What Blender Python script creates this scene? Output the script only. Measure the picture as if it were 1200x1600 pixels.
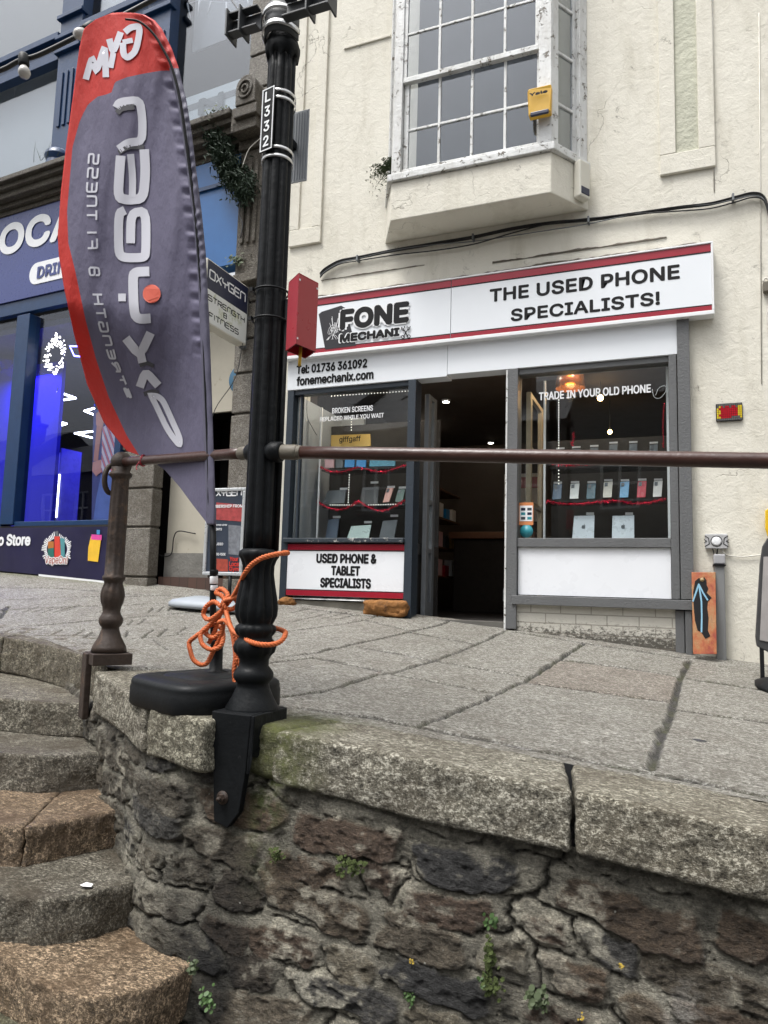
import bpy, math, random
import numpy as np
from mathutils import Vector, Matrix, noise
R = math.radians
random.seed(7)
for o in list(bpy.data.objects): bpy.data.objects.remove(o)
scene = bpy.context.scene
COL = scene.collection

# ---------------------------------------------------------------- camera
YAW, PITCH, ROLL, FPX = 0.38424858, 0.10724673, 0.02810884, 1115.21   # focal length for a 1200 x 1600 frame
def cam_axes():
    cy, sy = math.cos(YAW), math.sin(YAW)
    f = Vector((-sy, cy, 0)); r = Vector((cy, sy, 0)); u = Vector((0, 0, 1))
    f2 = math.cos(PITCH)*f + math.sin(PITCH)*u
    u2 = math.cos(PITCH)*u - math.sin(PITCH)*f
    r3 = math.cos(ROLL)*r + math.sin(ROLL)*u2
    u3 = math.cos(ROLL)*u2 - math.sin(ROLL)*r
    return r3, u3, f2
CR, CU, CF = cam_axes()
cam = bpy.data.cameras.new('camera'); camo = bpy.data.objects.new('camera', cam); COL.objects.link(camo)
camo.matrix_world = Matrix(((CR.x, CU.x, -CF.x, 0), (CR.y, CU.y, -CF.y, 0), (CR.z, CU.z, -CF.z, 0), (0, 0, 0, 1)))
cam.sensor_fit = 'VERTICAL'; cam.sensor_height = 36; cam.lens = 36*FPX/1600
cam.clip_start = .05; cam.clip_end = 500
scene.camera = camo

# ---------------------------------------------------------------- sky, sun, exposure
w = bpy.data.worlds.new('World'); scene.world = w; w.use_nodes = True
nt = w.node_tree; bg = nt.nodes['Background']
sky = nt.nodes.new('ShaderNodeTexSky'); sky.sky_type = 'NISHITA'; sky.sun_disc = False
sky.sun_elevation = R(66); sky.sun_rotation = R(215); sky.dust_density = 3.0; sky.air_density = 1.0
hs = nt.nodes.new('ShaderNodeHueSaturation'); hs.inputs['Saturation'].default_value = .12
nt.links.new(sky.outputs[0], hs.inputs['Color'])
tcw = nt.nodes.new('ShaderNodeTexCoord'); sep = nt.nodes.new('ShaderNodeSeparateXYZ'); nt.links.new(tcw.outputs['Generated'], sep.inputs[0])
cl = nt.nodes.new('ShaderNodeTexNoise'); cl.inputs['Scale'].default_value = 2.2; cl.inputs['Detail'].default_value = 6; nt.links.new(tcw.outputs['Generated'], cl.inputs['Vector'])
mr = nt.nodes.new('ShaderNodeMapRange'); mr.inputs['From Min'].default_value = 0; mr.inputs['From Max'].default_value = 1; mr.inputs['To Min'].default_value = .32; mr.inputs['To Max'].default_value = 2.5; nt.links.new(sep.outputs['Z'], mr.inputs[0])   # cloud cover: brighter overhead
mc = nt.nodes.new('ShaderNodeMath'); mc.operation = 'MULTIPLY_ADD'; mc.inputs[1].default_value = .35; mc.inputs[2].default_value = .82; nt.links.new(cl.outputs['Fac'], mc.inputs[0])
mm_ = nt.nodes.new('ShaderNodeMath'); mm_.operation = 'MULTIPLY'; nt.links.new(mr.outputs[0], mm_.inputs[0]); nt.links.new(mc.outputs[0], mm_.inputs[1])
vm = nt.nodes.new('ShaderNodeVectorMath'); vm.operation = 'SCALE'; nt.links.new(hs.outputs[0], vm.inputs[0]); nt.links.new(mm_.outputs[0], vm.inputs['Scale']); nt.links.new(vm.outputs[0], bg.inputs[0])
bg.inputs[1].default_value = .13
sl = bpy.data.lights.new('sun', 'SUN'); sl.energy = 1.5; sl.angle = R(16); sl.color = (1, .97, .93)
so = bpy.data.objects.new('sun', sl); COL.objects.link(so)
so.rotation_euler = (R(24), 0, R(-35))
vs = scene.view_settings
vs.view_transform = 'Standard'; vs.look = 'None'; vs.gamma = 1; vs.exposure = 0.6; vs.use_curve_mapping = False
scene.cycles.use_denoising = True

# ---------------------------------------------------------------- measuring helpers (photo pixel -> point on a real plane)
def ray(x, y): return CR*((x-600)/FPX) - CU*((y-800)/FPX) + CF
def F(x, y, Y=5.6):
    r = ray(x, y); return r*(Y/r.y)
def ZP(x, y, z):
    r = ray(x, y); return r*(z/r.z)
def ZC(x, y, zc): return ray(x, y)*zc
LA = R(4.2); L0 = Vector((-3.35, 5.6, 0)); LU = Vector((-math.cos(LA), math.sin(LA), 0)); LO = Vector((-math.sin(LA), -math.cos(LA), 0))
def LQ(s, z, off=0): return L0 + LU*s + LO*off + Vector((0, 0, z))
def LX(x, y, off=0):
    r = ray(x, y); t = (L0.dot(LO)+off)/r.dot(LO); p = r*t
    return (p-L0).dot(LU), p.z

# ---------------------------------------------------------------- object helpers
def tag(o, label=None, cat=None, group=None, kind=None):
    if label: o['label'] = label
    if cat: o['category'] = cat
    if group: o['group'] = group
    if kind: o['kind'] = kind
    return o
def thing(name, loc, label, cat, group=None):
    o = bpy.data.objects.new(name, None); COL.objects.link(o); o.location = loc; o.empty_display_size = .1
    return tag(o, label, cat, group)
def wloc(o):
    v = Vector((0, 0, 0))
    while o: v += o.location; o = o.parent
    return v
class MB:
    def __init__(s): s.v = []; s.f = []; s.m = []; s.sm = []
    def add(s, vs, fs, mi=0, smooth=False):
        b = len(s.v); s.v += [tuple(p) for p in vs]
        for f in fs: s.f.append([b+i for i in f]); s.m.append(mi); s.sm.append(smooth)
        return s
    def hexa(s, p, mi=0):   # p: 8 points, bottom ring 0-3, top ring 4-7
        return s.add(p, [(0,3,2,1),(4,5,6,7),(0,1,5,4),(1,2,6,5),(2,3,7,6),(3,0,4,7)], mi)
    def bx(s, x0, x1, y0, y1, z0, z1, mi=0):
        x0, x1 = min(x0,x1), max(x0,x1); y0, y1 = min(y0,y1), max(y0,y1); z0, z1 = min(z0,z1), max(z0,z1)
        return s.hexa([(x0,y0,z0),(x1,y0,z0),(x1,y1,z0),(x0,y1,z0),(x0,y0,z1),(x1,y0,z1),(x1,y1,z1),(x0,y1,z1)], mi)
    def lb(s, s0, s1, o0, o1, z0, z1, mi=0):   # box in the left building's frame
        s0, s1 = max(s0,s1), min(s0,s1); o0, o1 = min(o0,o1), max(o0,o1); z0, z1 = min(z0,z1), max(z0,z1)
        q = [(s0,o1),(s1,o1),(s1,o0),(s0,o0)]
        return s.hexa([LQ(a,z0,b) for a,b in q]+[LQ(a,z1,b) for a,b in q], mi)
    def ob(s, c, ax, ay, az, hx, hy, hz, mi=0):  # oriented box
        c = Vector(c); q = [(-1,-1),(1,-1),(1,1),(-1,1)]
        return s.hexa([c+ax*(hx*a)+ay*(hy*b)-az*hz for a,b in q]+[c+ax*(hx*a)+ay*(hy*b)+az*hz for a,b in q], mi)
    def prism(s, pts, d, mi=0):   # polygon extruded along d
        d = Vector(d); n = len(pts); P = [Vector(p) for p in pts]
        return s.add(P+[p+d for p in P], [tuple(range(n))[::-1], tuple(range(n,2*n))]+[(i,(i+1)%n,(i+1)%n+n,i+n) for i in range(n)], mi)
    def tube(s, pts, r, n=8, mi=0, smooth=True, cap=True, flat=None):
        P = [Vector(p) for p in pts]; N = len(P); rs = r if hasattr(r,'__len__') else [r]*N
        up = None; V = []
        for i, p in enumerate(P):
            t = (P[min(i+1,N-1)]-P[max(i-1,0)]).normalized()
            if up is None: up = t.orthogonal().normalized()
            up = (up - t*up.dot(t)); up = up.normalized() if up.length > 1e-6 else t.orthogonal().normalized()
            b = t.cross(up)
            for k in range(n):
                a = 2*math.pi*k/n; V.append(p+(up*math.cos(a)+b*math.sin(a))*rs[i])
        fs = [(i*n+k, i*n+(k+1)%n, (i+1)*n+(k+1)%n, (i+1)*n+k) for i in range(N-1) for k in range(n)]
        if cap: fs += [tuple(range(n))[::-1], tuple(range((N-1)*n, N*n))]
        return s.add(V, fs, mi, smooth)
    def lathe(s, c, prof, n=32, mi=0, flute=0, nf=8, smooth=True, axis=None):
        c = Vector(c); V = []
        for q in prof:
            r, z = q[0], q[1]; fl = q[2] if len(q) > 2 else 0
            for k in range(n):
                a = 2*math.pi*k/n; rr = r*(1-fl*(.5+.5*math.cos(nf*a))**3)
                p = Vector((rr*math.cos(a), rr*math.sin(a), z))
                V.append(c+(axis @ p if axis else p))
        N = len(prof)
        fs = [(i*n+k, i*n+(k+1)%n, (i+1)*n+(k+1)%n, (i+1)*n+k) for i in range(N-1) for k in range(n)]
        fs += [tuple(range(n))[::-1], tuple(range((N-1)*n, N*n))]
        return s.add(V, fs, mi, smooth)
    def ribbon(s, pts, wd, nrm, mi=0, th=.0015, closed=False):   # flat lettering stroke with mitred joints
        P = [Vector(p) for p in pts]; N = len(P); nrm = Vector(nrm).normalized(); A = []; B = []
        for i in range(N):
            a = P[i-1] if (i > 0 or closed) else None; b = P[(i+1) % N] if (i < N-1 or closed) else None
            d0 = (P[i]-a).normalized() if a is not None else (b-P[i]).normalized()
            d1 = (b-P[i]).normalized() if b is not None else d0
            n0 = nrm.cross(d0); n1 = nrm.cross(d1); m = n0+n1
            m = m.normalized() if m.length > 1e-5 else n0
            k = min(1/max(m.dot(n0), .4), 2)
            A.append(P[i]+m*(wd/2*k)); B.append(P[i]-m*(wd/2*k))
        V = A+B+[p-nrm*th for p in A]+[p-nrm*th for p in B]
        fs = []
        for i in range(N if closed else N-1):
            j = (i+1) % N
            fs += [(i, j, N+j, N+i), (2*N+i, 3*N+i, 3*N+j, 2*N+j), (i, 2*N+i, 2*N+j, j), (N+i, N+j, 3*N+j, 3*N+i)]
        if not closed: fs += [(0, N, 3*N, 2*N), (N-1, 3*N-1, 4*N-1, 2*N-1)]
        return s.add(V, fs, mi)
    def build(s, name, mat, parent=None, bevel=0, seg=2, origin=None):
        me = bpy.data.meshes.new(name)
        if parent is not None: o0 = wloc(parent)
        else:
            A = np.array(s.v); o0 = Vector((float((A[:,0].min()+A[:,0].max())/2), float((A[:,1].min()+A[:,1].max())/2), float(A[:,2].min())))
        me.from_pydata([(p[0]-o0.x, p[1]-o0.y, p[2]-o0.z) for p in s.v], [], s.f)
        for m in (mat if isinstance(mat, (list, tuple)) else [mat]): me.materials.append(m)
        me.polygons.foreach_set('material_index', s.m); me.polygons.foreach_set('use_smooth', s.sm)
        me.update()
        o = bpy.data.objects.new(name, me); COL.objects.link(o)
        if parent is not None: o.parent = parent
        else: o.location = o0
        if bevel:
            b = o.modifiers.new('bevel', 'BEVEL'); b.width = bevel; b.segments = seg; b.limit_method = 'ANGLE'; b.angle_limit = R(40)
        return o
def grid_faces(nu, nv): return [(i*nv+j, (i+1)*nv+j, (i+1)*nv+j+1, i*nv+j+1) for i in range(nu-1) for j in range(nv-1)]
def crom(pts, n=6):
    P = [Vector(p) for p in pts]; P = [P[0]*2-P[1]]+P+[P[-1]*2-P[-2]]; out = []
    for i in range(1, len(P)-2):
        for k in range(n):
            t = k/n; a, b, c, d = P[i-1:i+3]
            out.append(.5*((2*b)+(c-a)*t+(2*a-5*b+4*c-d)*t*t+(3*b-a-3*c+d)*t**3))
    out.append(P[-2]); return out

# ---------------------------------------------------------------- materials
class NT:
    def __init__(s, name):
        s.m = bpy.data.materials.new(name); s.m.use_nodes = True; s.t = s.m.node_tree; s.b = s.t.nodes['Principled BSDF']
        s.geo = None
    def n(s, typ, **kw):
        x = s.t.nodes.new('ShaderNode'+typ)
        for k, v in kw.items():
            if k in x.inputs: x.inputs[k].default_value = v
            else: setattr(x, k, v)
        return x
    def l(s, a, b): s.t.links.new(a, b); return s
    def pos(s, scale=(1,1,1), rot=(0,0,0)):
        if not s.geo: s.geo = s.n('NewGeometry')
        mp = s.n('Mapping'); mp.inputs['Scale'].default_value = scale; mp.inputs['Rotation'].default_value = rot
        s.l(s.geo.outputs['Position'], mp.inputs['Vector']); return mp.outputs[0]
    def noise(s, sc, det=4, rough=.6, scale=(1,1,1), rot=(0,0,0), dist=0):
        x = s.n('TexNoise'); x.inputs['Scale'].default_value = sc; x.inputs['Detail'].default_value = det; x.inputs['Roughness'].default_value = rough
        x.inputs['Distortion'].default_value = dist
        s.l(s.pos(scale, rot), x.inputs['Vector']); return x.outputs['Fac']
    def voro(s, sc, feature='F1', scale=(1,1,1), out='Distance', rot=(0,0,0)):
        x = s.n('TexVoronoi'); x.feature = feature; x.inputs['Scale'].default_value = sc
        s.l(s.pos(scale, rot), x.inputs['Vector']); return x.outputs[out]
    def ramp(s, src, stops, interp='LINEAR'):
        r = s.n('ValToRGB'); e = r.color_ramp.elements; r.color_ramp.interpolation = interp
        while len(e) < len(stops): e.new(.5)
        for el, (p, c) in zip(e, stops):
            el.position = p; el.color = (*c, 1) if hasattr(c, '__len__') else (c, c, c, 1)
        s.l(src, r.inputs[0]); return r.outputs[0]
    def mix(s, fac, a, b, mode='MIX'):
        x = s.n('Mix'); x.data_type = 'RGBA'; x.blend_type = mode
        for k, v in ((0, fac), (6, a), (7, b)):
            if isinstance(v, bpy.types.NodeSocket): s.l(v, x.inputs[k])
            else: x.inputs[k].default_value = v if k == 0 else ((*v, 1) if hasattr(v, '__len__') else (v, v, v, 1))
        return x.outputs[2]
    def math(s, op, a, b=0.0, c=None):
        x = s.n('Math'); x.operation = op
        for i, v in enumerate((a, b, c)):
            if v is None: continue
            if isinstance(v, bpy.types.NodeSocket): s.l(v, x.inputs[i])
            else: x.inputs[i].default_value = v
        return x.outputs[0]
    def bump(s, h, dist=.01, strength=1, prev=None):
        x = s.n('Bump'); x.inputs['Distance'].default_value = dist; x.inputs['Strength'].default_value = strength
        s.l(h, x.inputs['Height'])
        if prev is not None: s.l(prev, x.inputs['Normal'])
        return x.outputs[0]
    def out(s, col=None, rough=.6, nrm=None, metal=0, spec=.5, coat=0):
        b = s.b
        for k, v in (('Base Color', col), ('Roughness', rough), ('Metallic', metal), ('Specular IOR Level', spec), ('Coat Weight', coat)):
            if v is None: continue
            if isinstance(v, bpy.types.NodeSocket): s.l(v, b.inputs[k])
            else: b.inputs[k].default_value = (*v, 1) if hasattr(v, '__len__') else v
        if nrm is not None: s.l(nrm, b.inputs['Normal'])
        return s.m
def simple(name, col, rough=.5, metal=0, var=.25, sc=8, bump=0, bsc=60, spec=.5, coat=0, dirt=None):
    t = NT(name); nz = t.noise(sc, 5, .65)
    c = t.mix(nz, tuple(x*(1-var) for x in col), tuple(min(1, x*(1+var)) for x in col))
    if dirt: c = t.mix(t.ramp(t.noise(dirt[1], 8, .7), [(dirt[2], 0), (dirt[2]+.1, 1)]), c, dirt[0])
    n = t.bump(t.noise(bsc, 5, .6), bump) if bump else None
    rr = t.math('MULTIPLY_ADD', t.noise(sc*2.3, 3), .3, rough-.15)
    return t.out(c, rr, n, metal, spec, coat)
def emis(name, col, st):
    t = NT(name); t.b.inputs['Base Color'].default_value = (*col, 1); t.b.inputs['Emission Color'].default_value = (*col, 1)
    t.b.inputs['Emission Strength'].default_value = st; return t.m
def glassmat(name, tint=(.9,.92,.93), refl=1.4, base=.04, rough=.02):
    t = NT(name); t.t.nodes.remove(t.b); o = t.t.nodes['Material Output']
    tr = t.n('BsdfTransparent'); tr.inputs[0].default_value = (*tint, 1)
    gl = t.n('BsdfGlossy'); gl.inputs['Roughness'].default_value = rough; gl.inputs['Color'].default_value = (.95,.97,1,1)
    fr = t.n('Fresnel'); gb = t.n('NewGeometry'); t.l(t.math('MULTIPLY_ADD', gb.outputs['Backfacing'], 1/1.5-1.5, 1.5), fr.inputs[0])
    nz = t.bump(t.noise(1.2, 1, .5), .0025); t.l(nz, gl.inputs['Normal'])
    f = t.math('MULTIPLY_ADD', fr.outputs[0], refl, base); mx = t.n('MixShader')
    t.l(f, mx.inputs[0]); t.l(tr.outputs[0], mx.inputs[1]); t.l(gl.outputs[0], mx.inputs[2]); t.l(mx.outputs[0], o.inputs['Surface'])
    return t.m
def granite(name, lo=(.10,.085,.065), mid=(.25,.225,.185), hi=(.50,.48,.43), warm=None, stain=True, moss=0, pol=1.0, rgh=.34, st=.55):
    t = NT(name)
    a = t.noise(74, 4, .85, scale=(1,1.9,1.5)); b = t.noise(30, 5, .85, scale=(1,1.7,1.3), rot=(0,0,.5))
    g = t.math('ADD', t.math('MULTIPLY', a, .62), t.math('MULTIPLY', b, .38))
    c = t.ramp(g, [(.425, lo), (.47, mid), (.52, mid), (.565, hi)])
    big = t.noise(2.2, 5, .6)
    if stain: c = t.mix(t.ramp(t.noise(5, 7, .7), [(.42, .0), (.66, st)]), c, (.075,.058,.038))
    if warm: c = t.mix(t.ramp(t.noise(1.7, 5, .7), [(.42, 0), (.62, .5)]), c, warm, 'MULTIPLY')
    at = t.n('Attribute'); at.attribute_name = 'tint'
    c = t.mix(1.0, c, at.outputs['Color'], 'MULTIPLY')
    if moss:
        am = t.n('Attribute'); am.attribute_name = 'moss'
        mm = t.math('MULTIPLY', am.outputs['Fac'], t.ramp(t.noise(14, 6, .75), [(.35, .1), (.6, 1)]))
        c = t.mix(mm, c, t.mix(t.noise(60, 4), (.05,.06,.015), (.16,.17,.05)))
    h = t.math('ADD', t.math('MULTIPLY', a, 1.2), t.math('MULTIPLY', b, 1.4))
    n = t.bump(h, .010*pol, 1.0)
    return t.out(c, t.math('MULTIPLY_ADD', t.noise(30, 3), .45, rgh), n, spec=.45)
def tintattr(o, col=(1,1,1)):   # constant tint attribute so the shared granite shader reads it
    me = o.data; a = me.attributes.new('tint', 'FLOAT_COLOR', 'POINT'); a.data.foreach_set('color', list((*col, 1))*len(me.vertices))

M = {}
def wallmat():
    t = NT('cream_render'); base = t.mix(t.noise(1.1, 5, .6), (.62,.59,.50), (.76,.735,.65))
    base = t.mix(t.ramp(t.noise(3.0, 8, .7, scale=(1.6,1,.35)), [(.50, 0), (.72, .42)]), base, (.40,.37,.28))
    mould = t.ramp(t.noise(9, 10, .78, dist=.6), [(.58, 0), (.65, 1)])
    low = t.ramp(t.noise(1.6, 5, .65), [(.48, 0.04), (.62, .75)])
    c = t.mix(t.math('MULTIPLY', mould, low), base, (.12,.105,.08))
    cr = t.n('TexVoronoi'); cr.feature = 'DISTANCE_TO_EDGE'; cr.inputs['Scale'].default_value = 1.05
    wv = t.n('TexNoise'); wv.inputs['Scale'].default_value = 3; wv.inputs['Detail'].default_value = 6; t.l(t.pos(), wv.inputs['Vector'])
    ad = t.n('VectorMath'); ad.operation = 'MULTIPLY_ADD'; ad.inputs[1].default_value = (.5,.5,.5); t.l(wv.outputs['Color'], ad.inputs[0]); t.l(t.pos(), ad.inputs[2]); t.l(ad.outputs[0], cr.inputs['Vector'])
    crack = t.ramp(cr.outputs['Distance'], [(.0, 1), (.0035, 0)])
    crack = t.math('MULTIPLY', crack, t.ramp(t.noise(1.7, 3, .5), [(.52, 0), (.62, .6)]))
    c = t.mix(crack, c, (.10,.085,.06))
    h = t.math('ADD', t.math('MULTIPLY', t.noise(11, 8, .66, dist=.5), .9), t.math('MULTIPLY', t.noise(60, 4, .6), .22))
    h = t.math('SUBTRACT', h, t.math('MULTIPLY', crack, .5))
    return t.out(c, .75, t.bump(h, .009, 1), spec=.3)
M['cream'] = wallmat()
def peel(name, paint, under, sc=14, th=.6, rough=.45, bump=.004, grime=None):
    t = NT(name); c = t.mix(t.noise(5, 5), tuple(x*.85 for x in paint), tuple(min(1, x*1.12) for x in paint))
    f = t.ramp(t.noise(sc, 9, .75, dist=.5), [(th, 0), (th+.02, 1)])
    if grime: c = t.mix(t.ramp(t.noise(6, 8, .7, scale=(1,1,.3)), [(.45, 0), (.8, .7)]), c, grime)
    c = t.mix(f, c, under)
    h = t.math('SUBTRACT', t.noise(60, 3), t.math('MULTIPLY', f, 1.2))
    return t.out(c, rough, t.bump(h, bump), spec=.4)
M['white_peel'] = peel('peeling_white_paint', (.68,.69,.68), (.17,.15,.12), 15, .58, grime=(.30,.28,.24))
M['slate'] = peel('slate_blue_frame_paint', (.028,.038,.050), (.30,.30,.28), 22, .675, .4)
M['slate_sill'] = peel('chipped_slate_sill_paint', (.03,.04,.05), (.42,.42,.40), 18, .56, .4)
M['grey'] = peel('grey_frame_paint', (.125,.128,.13), (.5,.5,.48), 20, .69, .45)
M['panel'] = simple('white_sign_panel', (.78,.80,.83), .3, var=.05, sc=3, dirt=((.5,.5,.49), 9, .72))
M['panel_grey'] = simple('white_sign_panel_upper', (.75,.78,.81), .4, var=.04, sc=2)
M['brickpaint'] = None
M['red'] = simple('dark_red_vinyl', (.30,.008,.024), .35, var=.12)
M['redbox'] = simple('red_painted_metal', (.32,.006,.016), .32, var=.1, coat=.2)
M['redbox_shade'] = simple('red_metal_shaded_inside', (.10,.004,.008), .5)  # darker copy of the red, painting in the shade inside the open case
M['black'] = simple('black_lettering', (.010,.010,.011), .6, var=.1, spec=.2)
M['white'] = simple('white_vinyl', (.78,.79,.8), .4, var=.04)
M['offwhite'] = simple('offwhite_plastic', (.62,.60,.52), .45, var=.08)
M['ironblack'] = simple('black_gloss_ironwork', (.008,.009,.010), .46, var=.5, sc=14, bump=.0035, bsc=24, spec=.13, dirt=((.05,.05,.048), 18, .66))
M['rust'] = simple('rusty_brown_ironwork', (.030,.018,.012), .62, var=.6, sc=16, bump=.004, bsc=40, dirt=((.08,.045,.025), 12, .55))
M['railbrown'] = simple('brown_painted_rail', (.050,.020,.014), .36, var=.4, sc=10, bump=.002, bsc=30, dirt=((.10,.065,.05), 22, .62))
M['collar'] = simple('grey_brown_pipe_collar', (.12,.105,.08), .6, var=.3, sc=20, bump=.002)
M['steel'] = simple('stainless_band', (.65,.65,.64), .3, metal=.9, var=.1)
M['galv'] = simple('galvanised_grey_metal', (.16,.17,.175), .45, metal=.3, var=.2, sc=6)
M['plastic_black'] = simple('black_plastic', (.009,.010,.011), .48, spec=.2, var=.25, sc=5, bump=.001, bsc=90)
M['plastic_grey'] = simple('grey_plastic', (.30,.33,.36), .45, var=.1)
M['cable'] = simple('black_cable', (.012,.012,.012), .5)
M['cable_white'] = simple('white_cable', (.6,.58,.52), .5)
M['conduit'] = simple('grey_conduit_paint', (.20,.205,.205), .45, var=.12, dirt=((.10,.09,.07), 7, .68))
M['yellow'] = simple('yellow_plastic', (.62,.36,.03), .4, var=.08, dirt=((.35,.22,.06), 10, .68))
M['gold'] = simple('gold_card', (.50,.34,.10), .35, metal=.4, var=.15)
M['navy'] = simple('navy_vinyl', (.012,.016,.045), .4, var=.2)
M['navy_sign'] = simple('deep_blue_sign_board', (.045,.062,.20), .3, var=.08)
M['bluepaint'] = simple('dark_blue_gloss_paint', (.008,.035,.10), .35, var=.3, sc=5, bump=.002, dirt=((.3,.3,.3), 16, .73))
M['bluepanel'] = simple('bright_blue_panel', (.022,.11,.30), .35, var=.15)
M['rope'] = simple('orange_polypropylene_rope', (.52,.12,.03), .6, var=.35, sc=90, bump=.001, bsc=300)
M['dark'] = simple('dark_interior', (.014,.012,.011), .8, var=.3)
M['interior_brown'] = simple('brown_interior_wood', (.12,.05,.022), .5, var=.3)
M['darkcloth'] = simple('dark_backdrop', (.035,.033,.032), .85, var=.3)
M['glass'] = glassmat('shop_glass', (.93,.95,.95), .75, .01)
M['glass_up'] = glassmat('upper_window_glass', (.80,.82,.84), .9, .03)
M['tinsel'] = simple('red_foil_tinsel', (.62,.01,.05), .25, metal=.75, var=.4, sc=80)
M['moss'] = simple('green_moss', (.055,.075,.018), .9, var=.6, sc=40, bump=.01, bsc=120)
M['leaf'] = simple('green_leaf', (.05,.10,.025), .6, var=.5, sc=30)
M['fern'] = simple('dull_green_fern', (.055,.075,.032), .7, var=.5, sc=30)
M['garland'] = simple('dark_artificial_pine', (.012,.028,.012), .7, var=.5, sc=30)
M['coir'] = simple('rusty_orange_stained_stone', (.24,.105,.028), .9, var=.5, sc=14, bump=.012, bsc=30, dirt=((.10,.045,.015), 16, .55))
M['blue_pack'] = simple('bright_blue_carton', (.01,.22,.55), .35, var=.1)
M['pink_pack'] = simple('pale_pink_carton', (.62,.40,.44), .4, var=.1)
M['teal'] = simple('teal_vinyl', (.03,.25,.30), .4)
M['tablet'] = simple('silver_tablet', (.55,.60,.64), .3, metal=.2, var=.04)
M['graph'] = simple('graphite_casing', (.07,.08,.09), .35, metal=.2)
M['label_white'] = simple('white_paper_label', (.7,.7,.7), .6, var=.05)
M['granite'] = granite('granite_coping', (.026,.023,.016), (.20,.188,.150), (.72,.70,.62), moss=1)
M['granite_pave'] = granite('granite_paving', (.045,.040,.031), (.205,.190,.168), (.62,.60,.56), moss=1, rgh=.26, st=.35)
M['granite_step'] = granite('granite_steps', (.025,.021,.015), (.145,.134,.108), (.56,.53,.46), moss=1, rgh=.3, st=.85)
M['quoin'] = granite('granite_quoins', (.06,.05,.04), (.16,.145,.12), (.32,.30,.26), pol=.8)
M['stonedark'] = granite('weathered_carved_granite', (.035,.03,.022), (.10,.085,.065), (.22,.20,.16), pol=1.3)
M['lead'] = simple('weathered_lead_flashing', (.10,.085,.065), .8, var=.5, sc=12, bump=.01, bsc=24)

# ---------------------------------------------------------------- lettering
SANS = None
try:    # the sans font that ships inside Blender; falls back to the built-in one
    import os
    _fp = os.path.join(bpy.utils.system_resource('DATAFILES'), 'fonts', 'Inter.woff2')
    if os.path.exists(_fp): SANS = bpy.data.fonts.load(_fp)
except Exception: SANS = None
def text_on(name, s, O, U, V, w, h, mat, parent, bold=.0, th=.002, spacing=1.0):
    cu = bpy.data.curves.new(name, 'FONT'); cu.body = s; cu.size = 1; cu.extrude = .0; cu.resolution_u = 3; cu.space_character = spacing
    if SANS: cu.font = SANS
    ob = bpy.data.objects.new(name+'_tmp', cu); COL.objects.link(ob)
    dg = bpy.context.evaluated_depsgraph_get(); me = bpy.data.meshes.new_from_object(ob.evaluated_get(dg))
    co = np.array([v.co for v in me.vertices]); fs = [list(p.vertices) for p in me.polygons]
    bpy.data.objects.remove(ob); bpy.data.curves.remove(cu); bpy.data.meshes.remove(me)
    mn = co.min(0); mx = co.max(0); q = (co-mn)/np.maximum(mx-mn, 1e-9)
    U = Vector(U).normalized(); V = Vector(V).normalized(); N = U.cross(V); O = Vector(O)
    mb = MB(); em = h/(mx[1]-mn[1]); rb_ = bold*em*.95; shifts = [(0,0)]+([(math.cos(k*math.pi/4), math.sin(k*math.pi/4)) for k in range(8)] if bold else [])
    for k, (dx, dy) in enumerate(shifts):
        mb.add([O+U*(rb_+a[0]*(w-2*rb_)+dx*rb_)+V*(rb_+a[1]*(h-2*rb_)+dy*rb_)+N*(th+.00006*k) for a in q], fs)
    return mb.build(name, mat, parent)
def ftext(s, bl, tr, mat, parent, Y=5.6, off=.0015, bold=.0, name='lettering', spacing=1.0):
    a = F(*bl, Y); b = F(*tr, Y)
    return text_on(name, s, (a.x, Y-off, a.z), (1,0,0), (0,0,1), b.x-a.x, b.z-a.z, mat, parent, bold, 0, spacing)
def ltext(s, bl, tr, mat, parent, off, bold=0, name='lettering'):
    s0, z0 = LX(*bl, off); s1, z1 = LX(*tr, off)
    return text_on(name, s, LQ(s0, z0, off), -LU, (0,0,1), s0-s1, z1-z0, mat, parent, bold, .003)
SF = {  # squared techno letters as strokes in a unit box
 'O': [[(.1,0),(.9,0),(1,.1),(1,.9),(.9,1),(.1,1),(0,.9),(0,.1),(.1,0)]],
 'X': [[(0,1),(.45,.5),(1,0)], [(1,1),(.58,.6)], [(.4,.4),(0,0)]],
 'Y': [[(0,1),(0,.62),(.12,.5),(.88,.5),(1,.62),(1,1)], [(.5,.5),(.5,0)]],
 'G': [[(1,1),(.12,1),(0,.88),(0,.12),(.12,0),(1,0),(1,.5),(.45,.5)]],
 'E': [[(1,1),(.12,1),(0,.88),(0,.12),(.12,0),(1,0)], [(.05,.52),(.9,.52)]],
 'N': [[(0,0),(0,.88),(.12,1),(.88,1),(1,.88),(1,0)]],
 'S': [[(1,1),(.1,1),(0,.9),(0,.6),(.1,.5),(.9,.5),(1,.4),(1,.1),(.9,0),(0,0)]],
 'T': [[(0,1),(1,1)], [(.5,.97),(.5,0)]],
 'R': [[(0,0),(0,1),(.9,1),(1,.9),(1,.6),(.9,.5),(.05,.5)], [(.5,.48),(1,0)]],
 'H': [[(0,0),(0,1)], [(1,0),(1,1)], [(.03,.5),(.97,.5)]],
 'F': [[(0,0),(0,.9),(.1,1),(1,1)], [(.03,.5),(.8,.5)]],
 'I': [[(.5,0),(.5,1)]],
 '&': [[(1,.55),(.1,.5),(.1,0),(.9,0),(.9,.75),(.8,1),(.1,1),(.1,.6)]],
 'A': [[(0,0),(0,.9),(.1,1),(.9,1),(1,.9),(1,0)], [(.03,.45),(.97,.45)]], ' ': []}
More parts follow.
